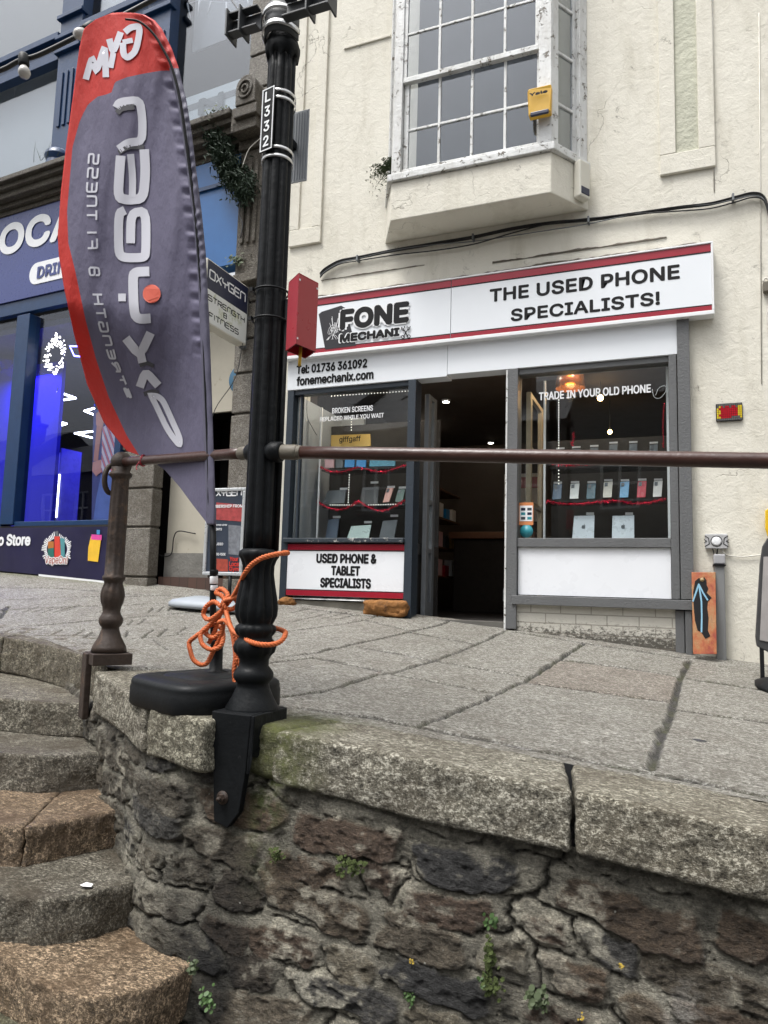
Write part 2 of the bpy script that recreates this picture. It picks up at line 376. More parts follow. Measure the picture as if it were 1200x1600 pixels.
def stroke_text(mb, s, O, U, V, w, h, wd, nrm, gap=.28, mi=0):
    O = Vector(O); U = Vector(U); V = Vector(V); n = len(s); cw = w/(n+(n-1)*gap); x = 0; j = 0
    for ch in s:
        k = .25 if ch == 'I' else 1
        for st in SF[ch]:
            j += 1
            mb.ribbon([O+U*(x+cw*a*k)+V*(h*b)+Vector(nrm).normalized()*(.0004*(j % 3)) for a, b in st], wd, nrm, mi)
        x += cw*(k+gap)

# ---------------------------------------------------------------- the ground: a pavement that falls to the right and to the road
GP = np.array([(.11,5.6,-.40),(-1.186,5.6,-.295),(-1.98,5.6,-.228),(-3.19,5.6,-.109),(.447,5.6,-.437),(-5.06,5.73,-.058),(-5.46,5.755,-.003),(-7.01,5.87,.08),
 (-1.215,2.108,-.49),(-.257,2.07,-.559),(.212,2.07,-.586),(-1.40,2.05,-.46),(-1.765,2.14,-.42),(-2.48,2.59,-.37),(-3.43,3.17,-.372),(-3.8,3.2,-.375),(1.5,2.07,-.68),(1.5,5.6,-.53),(-6.5,3.3,-.33)])
def _b(x, y): return np.stack([np.ones_like(x), x, y, x*x, x*y, y*y, x*x*y], -1)
GC, *_ = np.linalg.lstsq(_b(GP[:,0], GP[:,1]), GP[:,2], rcond=None)
def GZ(x, y):
    x = np.asarray(x, float); y = np.asarray(y, float)
    return _b(np.clip(x, -8, 3), np.clip(y, 1.5, 6.5)) @ GC + np.clip(x-3, 0, 99)*-.05 + np.clip(-8-x, 0, 99)*.03
def g(x, y): return float(GZ(x, y))
def GP2(px, py):    # pixel -> pavement
    r = ray(px, py); a, b = .5, 12.0
    for _ in range(40):
        m = (a+b)/2; p = r*m
        if p.z > g(p.x, p.y): a = m
        else: b = m
    return r*a
def fb(v, o=3, sc=1.0, off=0):
    return noise.fractal(Vector((v[0]*sc+off, v[1]*sc, v[2]*sc)), .6, 2.1, o)

# coping line in plan
A = Vector((-2.46,2.60)); B = Vector((-1.765,2.13)); Cc = Vector((-1.42,2.03)); D = Vector((-1.215,2.085)); Emid = Vector((-.262,2.065)); Eend = Vector((1.9,2.065))
COPH = .172
def setcolors(me, tint=None, moss=None):
    n = len(me.vertices)
    if tint is None: tint = np.ones((n,3))
    a = me.attributes.new('tint', 'FLOAT_COLOR', 'POINT'); a.data.foreach_set('color', np.concatenate([tint, np.ones((n,1))], 1).astype(np.float32).ravel())
    a = me.attributes.new('moss', 'FLOAT', 'POINT'); a.data.foreach_set('value', (np.zeros(n) if moss is None else moss).astype(np.float32))
def block(name, fn, n3, mat, parent=None, rnd=.012, amp=.006, nsc=14, tint=(1,1,1), mossf=None, seed=0, dims=(1,1,1), kind=None, edge=.0):
    """rough-hewn stone: fn(s,t,w) maps the unit cube to space; edges rounded and worn"""
    nx, ny, nz = n3; idx = {}; V = []; Fc = []
    def vid(i, j, k):
        key = (i, j, k)
        if key not in idx:
            idx[key] = len(V); q = [i/nx, j/ny, k/nz]; p = []
            c = [a*d for a, d in zip(q, dims)]; r = rnd*(1+.9*noise.noise(Vector((c[0]*5+seed, c[1]*5, c[2]*5)))) + .001
            inn = [min(max(cc, r), d-r) for cc, d in zip(c, dims)]
            dv = Vector([cc-ii for cc, ii in zip(c, inn)])
            if dv.length > 1e-9:
                cnt = sum(abs(x) > 1e-9 for x in dv)
                if cnt > 1: dv = dv.normalized()*r
            q = [(ii+x)/d for ii, x, d in zip(inn, dv, dims)]
            P = Vector(fn(*q)); V.append(P)
        return idx[key]
    for a, b, c, face in ((nx,ny,0,'z'),(nx,nz,0,'y'),(ny,nz,0,'x')):
        for side in (0, 1):
            for i in range(a):
                for j in range(b):
                    if face == 'z': q = [vid(i,j,side*nz), vid(i+1,j,side*nz), vid(i+1,j+1,side*nz), vid(i,j+1,side*nz)]; fl = side == 0
                    elif face == 'y': q = [vid(i,side*ny,j), vid(i+1,side*ny,j), vid(i+1,side*ny,j+1), vid(i,side*ny,j+1)]; fl = side == 1
                    else: q = [vid(side*nx,i,j), vid(side*nx,i+1,j), vid(side*nx,i+1,j+1), vid(side*nx,i,j+1)]; fl = side == 0
                    Fc.append(q[::-1] if fl else q)
    me = bpy.data.meshes.new(name); me.from_pydata(V, [], Fc); me.update()
    N = [v.normal.copy() for v in me.vertices]
    if parent is None:
        o0 = sum(V, Vector())/len(V); o0.z = min(v.z for v in V)
    else: o0 = wloc(parent)
    co = []
    for v, n_ in zip(V, N):
        side = 1 - abs(n_.z)*.65
        d = amp*side*(fb(v, 4, nsc, seed*3.1)*1.0 + .5*fb(v, 2, nsc*3.5, seed)) 
        co.append(v + n_*d - o0)
    me.vertices.foreach_set('co', np.array(co).ravel())
    me.materials.append(mat); me.polygons.foreach_set('use_smooth', [True]*len(me.polygons)); me.update()
    tv = np.array([[tint[0], tint[1], tint[2]]]*len(V))
    ms = np.array([mossf(v, n_) for v, n_ in zip(V, N)]) if mossf else None
    setcolors(me, tv, ms)
    o = bpy.data.objects.new(name, me); COL.objects.link(o)
    if parent is None: o.location = o0
    else: o.parent = parent
    if kind: o['kind'] = kind
    return o

# ---- pavement sheet with cut joints
def poly_px(l): return [tuple(GP2(*p))[:2] for p in l]
JT = []   # (polyline, half width, depth)
def J(l, wd=.006, dp=.012):
    P = poly_px(l); a = abs(P[-1][0]-P[0][0]); b = abs(P[-1][1]-P[0][1]); k = a/(a+b+1e-6)      # joints along the street are the wide worn ones
    short = math.hypot(P[-1][0]-P[0][0], P[-1][1]-P[0][1]) < .5
    JT.append((P, .006 if short and wd >= .006 else max(wd*1.25, .009+.009*k), dp*1.1))
J([(1077,1033),(1063,1060),(1055,1090)], .011, .016); J([(1055,1090),(1046,1120),(1028,1160),(1014,1203)], .013, .012)
J([(912,1006),(890,1020),(860,1040),(820,1065)], .010, .018); J([(820,1065),(790,1078),(755,1095),(730,1106),(700,1118),(650,1137)], .008, .014)
J([(790,986),(743,1008),(673,1035),(610,1053),(590,1055),(553,1067),(497,1083),(447,1089),(425,1092)], .007, .016)
J([(700,972),(687,977),(637,988),(553,1007),(477,1023)], .010, .02); J([(567,970),(503,980),(440,988),(380,995)], .006, .012)
J([(680,1033),(745,1045),(817,1057)], .005); J([(617,1055),(690,1068),(763,1082)], .005); J([(563,1012),(620,1022),(673,1032)], .005)
J([(487,1028),(550,1040),(607,1053)], .005); J([(637,988),(743,1007)], .004); J([(875,1032),(960,1042),(1060,1058)], .007, .016)
J([(823,1068),(930,1082),(1050,1099)], .007, .016); J([(1067,1060),(1200,1080),(1300,1095)], .006); J([(1060,1110),(1200,1131),(1330,1150)], .006)
J([(1077,1037),(1133,1043)], .006); J([(573,970),(647,987)], .004); J([(440,1028),(477,1023)], .006); J([(395,1040),(487,1028)], .005)
J([(805,988),(930,1008),(1077,1030)], .006); J([(470,950),(560,962),(640,966)], .005)
J([(0,919),(80,919),(180,926)], .007, .012); J([(-20,936),(35,937),(100,933),(150,933),(230,932)], .009, .014)
J([(-20,998),(60,994),(147,993)], .009, .014); J([(-40,979),(56,978),(123,972),(213,965),(315,955),(440,945)], .009, .014)
J([(187,928),(293,933),(400,930)], .006, .012); J([(195,999),(315,989),(400,984)], .009, .014); J([(0,955),(60,950),(200,946),(330,938)], .007, .012)
J([(240,1000),(262,1016)], .006)
J([(470,1108),(600,1126),(707,1148),(820,1169),(940,1195),(1200,1246),(1330,1272)], .004, .014)
for (x0,y0,x1,y1) in [(35,957,62,948),(50,957,84,949),(62,958,100,949),(73,960,118,947),(88,959,126,946),(114,995,134,983),(131,997,147,988),(184,976,192,968),(200,977,208,969),(216,976,226,968),
                      (196,996,200,986),(0,967,12,948),(232,958,240,950),(246,957,256,948),(262,955,272,946),(276,953,287,945),(80,994,98,984),(225,996,240,984),(248,994,262,983),(275,991,292,981),(470,962,500,955),(486,965,520,957),(504,967,545,957),(522,969,566,959),(455,958,486,951),(560,972,590,962),(460,972,480,966),(30,992,50,984),(5,990,20,984),(150,958,172,950),(165,960,186,951)]:
    J([(x0,y0),(x1,y1)], .006, .012)
def Yb(x):
    P = [(-9.5,3.40),(-4.6,3.36),(-3.79,3.33),(-3.46,3.26),(-2.90,2.98),(-2.48,2.72),(-2.30,2.70),(-1.70,2.38),(-1.35,2.34),(-1.10,2.40),(1.9,2.40),(8,2.4)]
    return np.interp(x, [p[0] for p in P], [p[1] for p in P])
def Yf(x): return np.where(x > -3.35, 5.72, 5.72+(-3.35-x)*math.tan(LA)) 
xs = np.concatenate([np.linspace(-9.4,-5.6,190), np.linspace(-5.585,1.9,760)]); nt_ = 330
XX = np.repeat(xs, nt_).reshape(len(xs), nt_); TT = np.tile(np.linspace(0,1,nt_)**1.15, (len(xs),1))
YY = Yb(XX)+(Yf(XX)-Yb(XX))*TT
ZZ = GZ(XX, YY)
wx = XX.copy(); wy = YY.copy()
nzv = np.array([[noise.noise(Vector((a*7, b*7, 0))), noise.noise(Vector((a*7, b*7, 9.)))] for a, b in zip(XX.ravel()[::1], YY.ravel()[::1])]).reshape(*XX.shape, 2)
nzf = np.array([noise.noise(Vector((a*38, b*38, 3.))) for a, b in zip(XX.ravel(), YY.ravel())]).reshape(XX.shape)
wx = XX+nzv[...,0]*.012+nzf*.004; wy = YY+nzv[...,1]*.012+nzf*.004
dep = np.zeros_like(XX); lab_d = np.full(XX.shape, 9.)
for pl, wd, dp in JT:
    for (ax, ay), (bx_, by_) in zip(pl[:-1], pl[1:]):
        dx, dy = bx_-ax, by_-ay; L2 = dx*dx+dy*dy+1e-12
        t_ = np.clip(((wx-ax)*dx+(wy-ay)*dy)/L2, 0, 1)
        d_ = np.hypot(wx-ax-dx*t_, wy-ay-dy*t_); wloc_ = wd*(1+.8*nzv[...,0])
        e = np.clip(1-(d_-wloc_*.6)/(wloc_*.9), 0, 1); dep = np.maximum(dep, dp*e*e*(3-2*e)); lab_d = np.minimum(lab_d, d_-wd)
# slab tint from a flood fill between joints
lab = np.full(XX.shape, -1, int); blocked = lab_d < .002; nl = 0
for i0 in range(0, XX.shape[0], 6):
    for j0 in range(0, XX.shape[1], 6):
        if lab[i0,j0] < 0 and not blocked[i0,j0]:
            st = [(i0,j0)]; lab[i0,j0] = nl
            while st:
                i, j = st.pop()
                for a, b in ((i+1,j),(i-1,j),(i,j+1),(i,j-1)):
                    if 0 <= a < XX.shape[0] and 0 <= b < XX.shape[1] and lab[a,b] < 0 and not blocked[a,b]: lab[a,b] = nl; st.append((a,b))
            nl += 1
rng = np.random.RandomState(4); tl = np.ones((nl+1,3))*(1+rng.uniform(-.17,.17,(nl+1,1))); tl[:,2] *= 1+rng.uniform(-.16,.08,nl+1); tl[:,1] *= 1+rng.uniform(-.03,.02,nl+1); tl[nl] = (.8,.8,.8)
tan = rng.uniform(0,1,nl+1); tl *= np.stack([1+.10*(tan-.4), 1+.02*(tan-.4), 1-.20*(tan-.35)], 1)
tint = tl[lab]*(1-np.clip(dep/.010,0,1)*.70)[...,None]
zoff = rng.uniform(-.004,.004,nl+1)[lab]
under = (XX > -2.42)&(XX < -1.1)&(YY < np.interp(XX, [-2.42,-2.28,-1.60,-1.36,-1.1],[2.85,2.875,2.455,2.365,2.40]))
ZZ2 = ZZ-dep-.03*under+zoff+nzv[...,0]*.003+nzf*.0007
mo = np.clip(dep/.014,0,1)*.55*np.clip(nzv[...,1]*2+.4,0,1)
mo = np.maximum(mo, np.clip(1-np.hypot((XX+1.18)/.35,(YY-2.30)/.22),0,1)*1.6)
mo = np.maximum(mo, np.where(XX < -5.0, np.clip(1-(Yf(XX)-.12-YY)/.22,0,1)*.9, 0))
V = np.stack([XX,YY,ZZ2],-1).reshape(-1,3)
me = bpy.data.meshes.new('pavement'); me.from_pydata(V.tolist(), [], grid_faces(len(xs), nt_)); me.materials.append(M['granite_pave'])
me.polygons.foreach_set('use_smooth', [True]*len(me.polygons)); me.update(); setcolors(me, tint.reshape(-1,3), mo.ravel())
o = bpy.data.objects.new('pavement', me); COL.objects.link(o); o['kind'] = 'structure'

# road far below the wall, one sheet, and the earth beneath the buildings
t = NT('wet_asphalt'); M['asphalt'] = t.out(t.mix(t.noise(90, 3, .8), (.03,.03,.03), (.075,.073,.07)), .6, t.bump(t.noise(120, 3, .7), .006))
mb = MB(); n = 60; P = []
for i in range(n):
    for j in range(n):
        x = -40+80*i/(n-1); y = -40+41.9*j/(n-1); P.append((x, y, -1.47-.05*max(min(x,14),-14) if True else 0))
mb.add(P, grid_faces(n, n)); o = mb.build('road', M['asphalt']); o['kind'] = 'structure'
mb = MB(); mb.bx(-40, 40, 1.9, 40, -3.2, -2.6); o = mb.build('ground', M['asphalt']); o['kind'] = 'structure'

# ---- retaining wall: coping blocks over rubble masonry
rw = thing('retaining_wall', (-1.0,2.1,-1.45), 'rubble stone retaining wall under thick granite coping beside the pavement', 'wall')
def mosscop(v, n_):
    d = math.hypot((v.x+1.19)/.16, (v.y-2.15)/.3)
    return max(0, 1.25-d)*1.2 if d < 1.25 else 0
def copblock(p0, p1, q0, q1, tint, seed, rnd=.011, name='coping_stone', bow=0):
    # p: front edge (left, right) and q: back edge, plan points
    L = (p1-p0).length; Dp = (q0-p0).length
    def fn(s, t_, w_):
        f = p0.lerp(p1, s); b_ = q0.lerp(q1, s)
        if bow: f = f + Vector((0,-1))*bow*math.sin(math.pi*s)
        p = f.lerp(b_, t_); z = g(p.x, p.y)+.003+(w_-1)*COPH*(1+.03*math.sin(7*s+seed))
        return (p.x, p.y, z)
    return block(name, fn, (max(8,int(L/.012)), max(6,int(Dp/.014)), 14), M['granite'], rw, rnd, .007, 16, tint, mosscop, seed, (L, Dp, COPH))
V2 = lambda a, b: Vector((a, b))
copblock(A, B+V2(-.015,.01), V2(-2.28,2.89), V2(-1.60,2.47), (.95,.92,.86), 1)
copblock(B+V2(.012,-.004), V2(-1.448,2.045), V2(-1.585,2.465), V2(-1.38,2.39), (.92,.90,.80), 2, bow=.012)
copblock(V2(-1.44,2.125), V2(-1.205,2.13), V2(-1.37,2.39), V2(-1.13,2.42), (.50,.50,.38), 3, .03)
copblock(D+V2(.01,0), Emid, V2(-1.115,2.425), V2(-.33,2.43), (1.0,.98,.93), 4, .012)
copblock(Emid+V2(.012,0), Eend, V2(-.305,2.43), V2(1.9,2.43), (1.0,.97,.90), 5, .012)

# masonry face as a displaced sheet along the plan path
path = [V2(-3.05,3.02), V2(-2.47,2.63), A*.5+B*.5+V2(.01,.02), B+V2(.0,.03), V2(-1.60,2.09), V2(-1.44,2.12), V2(-1.32,2.145), V2(-1.19,2.12), V2(-.9,2.112), V2(1.9,2.112)]
pp = [path[0]]
for a, b in zip(path[:-1], path[1:]):
    k = max(1, int((b-a).length/.02)); pp += [a.lerp(b, (i+1)/k) for i in range(k)]
for _ in range(14): pp = [pp[0]]+[(pp[i-1]+pp[i]*2+pp[i+1])/4 for i in range(1, len(pp)-1)]+[pp[-1]]
cum = [0]
for a, b in zip(pp[:-1], pp[1:]): cum.append(cum[-1]+(b-a).length)
cum = np.array(cum); PX_ = np.array([p.x for p in pp]); PY_ = np.array([p.y for p in pp]); Ltot = cum[-1]
sc0 = cum[np.argmin(np.hypot(PX_+1.40, PY_-2.06))]
ss = np.concatenate([np.arange(0, sc0+1.9, .0052), np.arange(sc0+1.9, Ltot, .012)]); dd = np.arange(0, 1.12, .0052)
sx = np.interp(ss, cum, PX_); sy = np.interp(ss, cum, PY_)
tx = np.gradient(sx, ss); ty = np.gradient(sy, ss); tn = np.hypot(tx, ty); nxv, nyv = ty/tn, -tx/tn
ztop = GZ(sx, sy+.1)-COPH+.012
S, Dm = np.meshgrid(ss, dd, indexing='ij')
# tilt the courses gently down to the right as in the photograph
nA = np.array([[fb((a*3.2, b*3.2, 1.), 4), fb((a*3.2, b*3.2, 7.), 4), fb((a*13, b*22, 3.), 4), fb((a*60, b*90, 5.), 2)] for a, b in zip(S.ravel(), Dm.ravel())]).reshape(*S.shape, 4)
U_ = S+nA[...,0]*.030+nA[...,2]*.011+nA[...,3]*.003; W_ = Dm+nA[...,1]*.022+nA[...,2]*.008+nA[...,3]*.002
seeds = []; rr = np.random.RandomState(21); y = -.01
while y < 1.25:
    h = rr.uniform(.065,.140); x = rr.uniform(-.3,0)
    while x < Ltot+.3:
        ln = rr.uniform(.13,.44)*(.62+h*3.6)
        seeds.append((x+ln/2, y+h/2+rr.uniform(-.022,.022), ln, h)); x += ln
    y += h
seeds = np.array(seeds); ns = len(seeds)
d1 = np.full(S.shape, 9.); d2 = np.full(S.shape, 9.); i1 = np.zeros(S.shape, int)
rs2 = np.random.RandomState(77)
for k, (cx, cy, ln, h) in enumerate(seeds):
    m = (np.abs(U_[:,0]-cx) < .6)
    if not m.any(): continue
    th_ = rs2.uniform(-.13,.13); sk = rs2.uniform(-.35,.35); ex = rs2.uniform(3.0,8.0)
    ru = U_[m]-cx; rw__ = W_[m]-cy; rw2 = rw__*math.cos(th_)-ru*math.sin(th_); ru2 = ru*math.cos(th_)+rw__*math.sin(th_)+sk*rw__
    du = np.abs(ru2)/(ln/2*np.clip(1+.25*np.sign(sk)*rw__/h,.5,1.5)); dw = np.abs(rw2)/(h/2*np.clip(1+.22*np.sin(cx*40)*ru/ln,.6,1.4))
    q = (du**ex+dw**ex)**(1/ex)
    dq = (q-1)*min(ln, h)/2        # signed distance-ish to the stone's edge
    a1, a2, ii = d1[m], d2[m], i1[m]
    lt = dq < a1; a2 = np.where(lt, a1, np.minimum(a2, dq)); ii = np.where(lt, k, ii); a1 = np.where(lt, dq, a1)
    d1[m], d2[m], i1[m] = a1, a2, ii
gap = rr.uniform(.002,.009,ns)[i1]+.007*np.clip(nA[...,1]*3,-.4,1)
inside = np.clip((-d1-gap+nA[...,2]*.006+nA[...,0]*.006)/.006, 0, 1); inside = inside*inside*(3-2*inside)
relief = rr.uniform(.000,.012,ns)[i1]; sl1 = rr.uniform(-.10,.10,ns)[i1]; sl2 = rr.uniform(-.12,.12,ns)[i1]
cu_ = seeds[i1,0]; cw_ = seeds[i1,1]
rid = 1-np.abs(nA[...,2])*2.2
disp = inside*(relief*.6+.004+sl1*.4*(U_-cu_)+sl2*.4*(W_-cw_)+rid*.0035) + nA[...,0]*.008 + nA[...,2]*.0035*(.3+inside) + nA[...,3]*.0014
edge = (d2-d1)
crk_shade = np.exp(-((-d1-gap*.6)/(.0025*(1+1.6*np.clip(nA[...,2]*3,-.5,1))))**2)*np.clip(nA[...,0]*6+nA[...,2]*7+.45,0,1)*np.clip(.45+(W_-seeds[i1,1])*14,.15,1)  # cracks, with shade painted in along the lower edge of each stone
strata = np.abs(np.sin((W_*1.0-U_*.16+nA[...,2]*.02)*95))*inside; disp = disp+strata*.0012-crk_shade*.008
deep = np.exp(-(edge/.006)**2)*(np.clip(nA[...,1]*4-.35, 0, 1)); disp = disp-deep*.02
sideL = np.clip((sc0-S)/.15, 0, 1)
bulge = .20*np.clip(Dm,0,1.1)**2*np.exp(-((S-sc0+.02)/.33)**2)+.02*Dm
disp = disp+bulge-.02*np.exp(-Dm/.02)
topl = np.clip(1-(Dm-.05-.03*nA[...,0])/.02, 0, 1)*(S > sc0)     # smear of mortar under the coping
pal = 1.5*np.array([(.082,.056,.038),(.092,.072,.050),(.062,.050,.037),(.045,.043,.040),(.110,.096,.070),(.080,.056,.040),(.042,.041,.040),(.098,.082,.060),(.088,.064,.044)])
pc = pal[rr.randint(0, len(pal), ns)]*rr.uniform(.7,1.2,(ns,1)); palL = 1.7*np.array([(.062,.054,.040),(.040,.038,.034),(.074,.064,.047),(.052,.045,.034)])
pcL = palL[rr.randint(0, 4, ns)]*rr.uniform(.75,1.2,(ns,1))
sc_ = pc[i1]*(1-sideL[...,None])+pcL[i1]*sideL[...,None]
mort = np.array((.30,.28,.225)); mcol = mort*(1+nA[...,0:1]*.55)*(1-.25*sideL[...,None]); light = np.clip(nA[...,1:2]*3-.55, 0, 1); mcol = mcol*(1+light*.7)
smear = np.clip(nA[...,2]*2.2+nA[...,1]*1.8-.38, 0, .7)
cI = (inside*(1-topl))[...,None]*(1-smear[...,None])
col = sc_*cI+mcol*(1-cI)
col = col*(1+nA[...,2:3]*.5)*(1-(crk_shade*.90+deep*.8)[...,None].clip(0,.9))
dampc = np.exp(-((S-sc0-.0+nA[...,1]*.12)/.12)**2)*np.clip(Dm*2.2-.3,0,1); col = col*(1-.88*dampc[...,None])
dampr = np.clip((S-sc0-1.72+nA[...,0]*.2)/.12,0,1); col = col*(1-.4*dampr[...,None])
white = np.exp(-((S-sc0-1.42-.10*Dm+nA[...,2]*.05)/.05)**2)*np.clip((Dm-.22)*6,0,1)*np.clip(nA[...,2]*6+.2,0,1); col = col*(1-white[...,None]*.8)+white[...,None]*.8*np.array((.5,.49,.45))
moss_ = np.exp(-((S-sc0-.17)/.07)**2)*np.exp(-(Dm/.24)**2)*1.3+np.clip(nA[...,0]*2-.75,0,1)*.35*(1-inside)
nx_, ny_ = np.broadcast_to(nxv[:,None], S.shape), np.broadcast_to(nyv[:,None], S.shape)
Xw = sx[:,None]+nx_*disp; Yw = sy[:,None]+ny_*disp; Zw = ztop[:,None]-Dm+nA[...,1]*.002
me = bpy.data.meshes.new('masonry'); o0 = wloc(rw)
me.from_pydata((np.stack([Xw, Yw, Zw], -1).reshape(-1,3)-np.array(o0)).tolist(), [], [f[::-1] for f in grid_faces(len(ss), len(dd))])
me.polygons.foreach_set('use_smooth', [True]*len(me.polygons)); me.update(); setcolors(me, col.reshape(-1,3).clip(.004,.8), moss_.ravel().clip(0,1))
t = NT('rubble_masonry'); at = t.n('Attribute'); at.attribute_name = 'tint'
a1_ = t.noise(120, 5, .75); a2_ = t.noise(38, 6, .8, scale=(1,1,2.2)); c = t.mix(1.0, at.outputs['Color'], t.ramp(t.math('ADD', t.math('MULTIPLY', a1_, .5), t.math('MULTIPLY', a2_, .5)), [(.38, .42), (.48, .88), (.54, 1.12), (.62, 1.9)]), 'MULTIPLY')
sp = t.ramp(t.voro(26), [(.0, 1), (.07, 1), (.09, 0)]); spm = t.math('MULTIPLY', sp, t.ramp(t.noise(9, 3), [(.56, 0), (.6, 1)])); c = t.mix(spm, c, (.42,.41,.36))
am = t.n('Attribute'); am.attribute_name = 'moss'; c = t.mix(t.math('MULTIPLY', am.outputs['Fac'], t.ramp(t.noise(20, 5, .7), [(.4, 0), (.58, 1)])), c, (.07,.085,.025))
M['masonry'] = t.out(c, t.math('MULTIPLY_ADD', t.noise(24, 4), .5, .3), t.bump(t.math('ADD', a1_, t.math('MULTIPLY', a2_, 1.8)), .016), spec=.4)
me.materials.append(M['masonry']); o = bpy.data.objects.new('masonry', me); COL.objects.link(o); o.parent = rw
mb = MB()   # solid core behind the face so nothing is paper thin
mb.prism([(-2.9,3.2,-3),(-2.3,2.75,-3),(-1.75,2.35,-3),(-1.35,2.25,-3),(1.9,2.25,-3),(1.9,2.5,-3),(-1.2,2.6,-3),(-2.7,3.4,-3)], (0,0,2.25)); mb.build('rubble_core', M['asphalt'], rw)

# ---- granite steps
st = thing('stone_steps', (-2.4,2.3,-1.45), 'worn curved granite steps climbing beside the retaining wall up to the pavement', 'steps')
STEPS = [(-.383, [(-8.5,3.30),(-4.6,3.25),(-3.79,3.20),(-3.46,3.155),(-3.1,3.04),(-2.62,2.86)], .21, (-.05,.40), (.9,.86,.74)),
 (-.575, [(-5.2,2.20),(-4.0,2.42),(-3.06,2.62),(-2.85,2.66),(-2.55,2.74)], .165, (-.3,.85), (.95,.93,.86)),
 (-.738, [(-4.6,1.75),(-3.4,2.13),(-2.7,2.335),(-2.53,2.375),(-2.40,2.47),(-2.24,2.62)], .17, (-.35,.65), (.95,.93,.88)),
 (-.895, [(-4.2,1.40),(-3.1,1.77),(-2.31,2.02),(-2.2,2.09),(-2.12,2.22),(-1.96,2.50)], .16, (-.35,.6), (1.25,.98,.76)),
 (-1.046, [(-4.2,1.18),(-3.0,1.52),(-2.1,1.85),(-1.95,1.885),(-1.84,1.97),(-1.78,2.10),(-1.66,2.30)], .16, (-.35,.55), (.88,.86,.80)),
 (-1.194, [(-4.0,2.15),(-2.6,1.88),(-2.01,1.79),(-1.79,1.735),(-1.62,1.72),(-1.52,1.77),(-1.45,1.88),(-1.43,2.1)], .16, (-.3,.6), (1.32,1.04,.80)),
 (-1.345, [(-3.6,1.6),(-2.4,1.60),(-2.02,1.66),(-1.86,1.60),(-1.7,1.56),(-1.55,1.56),(-1.45,1.7)], .16, (-.2,.5), (.8,.82,.66))]
for k, (z, pl, h, bk, tn_) in enumerate(STEPS):
    cp = [Vector((a, b, 0)) for a, b in pl]; sm = crom(cp, 8); cu2 = [0]
    for a, b in zip(sm[:-1], sm[1:]): cu2.append(cu2[-1]+(b-a).length)
    Lk = cu2[-1]; cA = np.array(cu2); cX = np.array([p.x for p in sm]); cY = np.array([p.y for p in sm]); bl = math.hypot(*bk)
    # cut each tread into stones along its length
    cuts = {0:[0,.52,.80,1], 1:[0,.55,1], 2:[0,.5,1], 3:[0,.45,.80,1], 4:[0,.5,1], 5:[0,.45,1], 6:[0,.4,1]}[k]
    for q, (c0, c1) in enumerate(zip(cuts[:-1], cuts[1:])):
        def fn(s, t_, w_, c0=c0, c1=c1, q=q):
            u = (c0+(c1-c0)*(s*.996+.002))*Lk; x = float(np.interp(u, cA, cX)); y_ = float(np.interp(u, cA, cY))
            if k == 0: zt = g(x+bk[0]*t_, y_+bk[1]*t_)+.002 if x > -9 else z
            else: zt = z+.006*math.sin(u*4+k)-.006*(1-t_)
            return (x+bk[0]*t_, y_+bk[1]*t_, zt+(w_-1)*h)
        Lq = (c1-c0)*Lk; tq = tuple(a*(1+.06*math.sin(q*5+k*3)) for a in tn_)
        block('step', fn, (max(8, int(Lq/.016)), max(6, int(bl/.018)), 12), M['granite_step'], st, .008, .007, 17, tq,
              (lambda v, n_: max(0, .9-abs(v.x+2.0)*3-abs(v.y-1.62)*4)) if k == 6 else None, 20+k*3+q, (Lq, bl, h))

# ================================================================ the cream building with the phone shop
cb = thing('cream_building', (-1.5, 5.7, -.45), 'cream rendered building with projecting sash bay above the phone shop', 'building')
mb = MB()
mb.bx(-3.35, -3.23, 5.6, 6.0, -2, 2.10); mb.bx(.13, 7, 5.6, 6.0, -2, 2.10); mb.bx(-3.35, 7, 5.6, 6.0, 2.10, 9.2)
mb.build('wall', M['cream'], cb)
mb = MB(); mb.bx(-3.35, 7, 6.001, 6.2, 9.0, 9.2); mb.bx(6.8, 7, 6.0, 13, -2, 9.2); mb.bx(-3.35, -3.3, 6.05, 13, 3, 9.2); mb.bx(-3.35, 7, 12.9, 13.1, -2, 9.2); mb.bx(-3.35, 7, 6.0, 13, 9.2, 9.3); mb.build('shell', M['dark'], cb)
# raised render panels (pilasters) beside the bay
def panel_strip(name, x0, x1, z0, z1, inner, mossy):
    m_ = MB(); w_ = .075
    m_.bx(x0, x1, 5.572, 5.602, z0, z0+.16); m_.bx(x0, x0+inner, 5.572, 5.602, z0+.16, z1); m_.bx(x1-inner, x1, 5.572, 5.602, z0+.16, z1)
    o = m_.build(name, M['cream'], cb, .006)
    m_ = MB(); m_.bx(x0+inner, x1-inner, 5.592, 5.603, z0+.16, z1); m_.build('recessed_face', mossy, o)
mossface = simple('greenish_stained_render', (.50,.50,.40), .8, var=.25, sc=6, bump=.012, bsc=20)
panel_strip('render_panel', -.04, .35, 3.225, 8.8, .115, mossface)
panel_strip('render_panel', -3.30, -2.965, 3.165, 8.8, .10, M['cream'])
mb = MB(); mb.bx(-2.80, -2.33, 5.585, 5.601, 5.05, 5.075); mb.build('string_course', M['cream'], cb, .004)
# hairline joint and wire down the render right of the sign
mb = MB(); mb.tube([F(1190,600,5.595), F(1188,300,5.595), F(1186,20,5.595)], .0035, 5); mb.tube([F(1116,300,5.596), F(1114,150,5.596), F(1113.5,0,5.596)], .004, 5)
mb.build('downwire', M['cable_white'], cb)
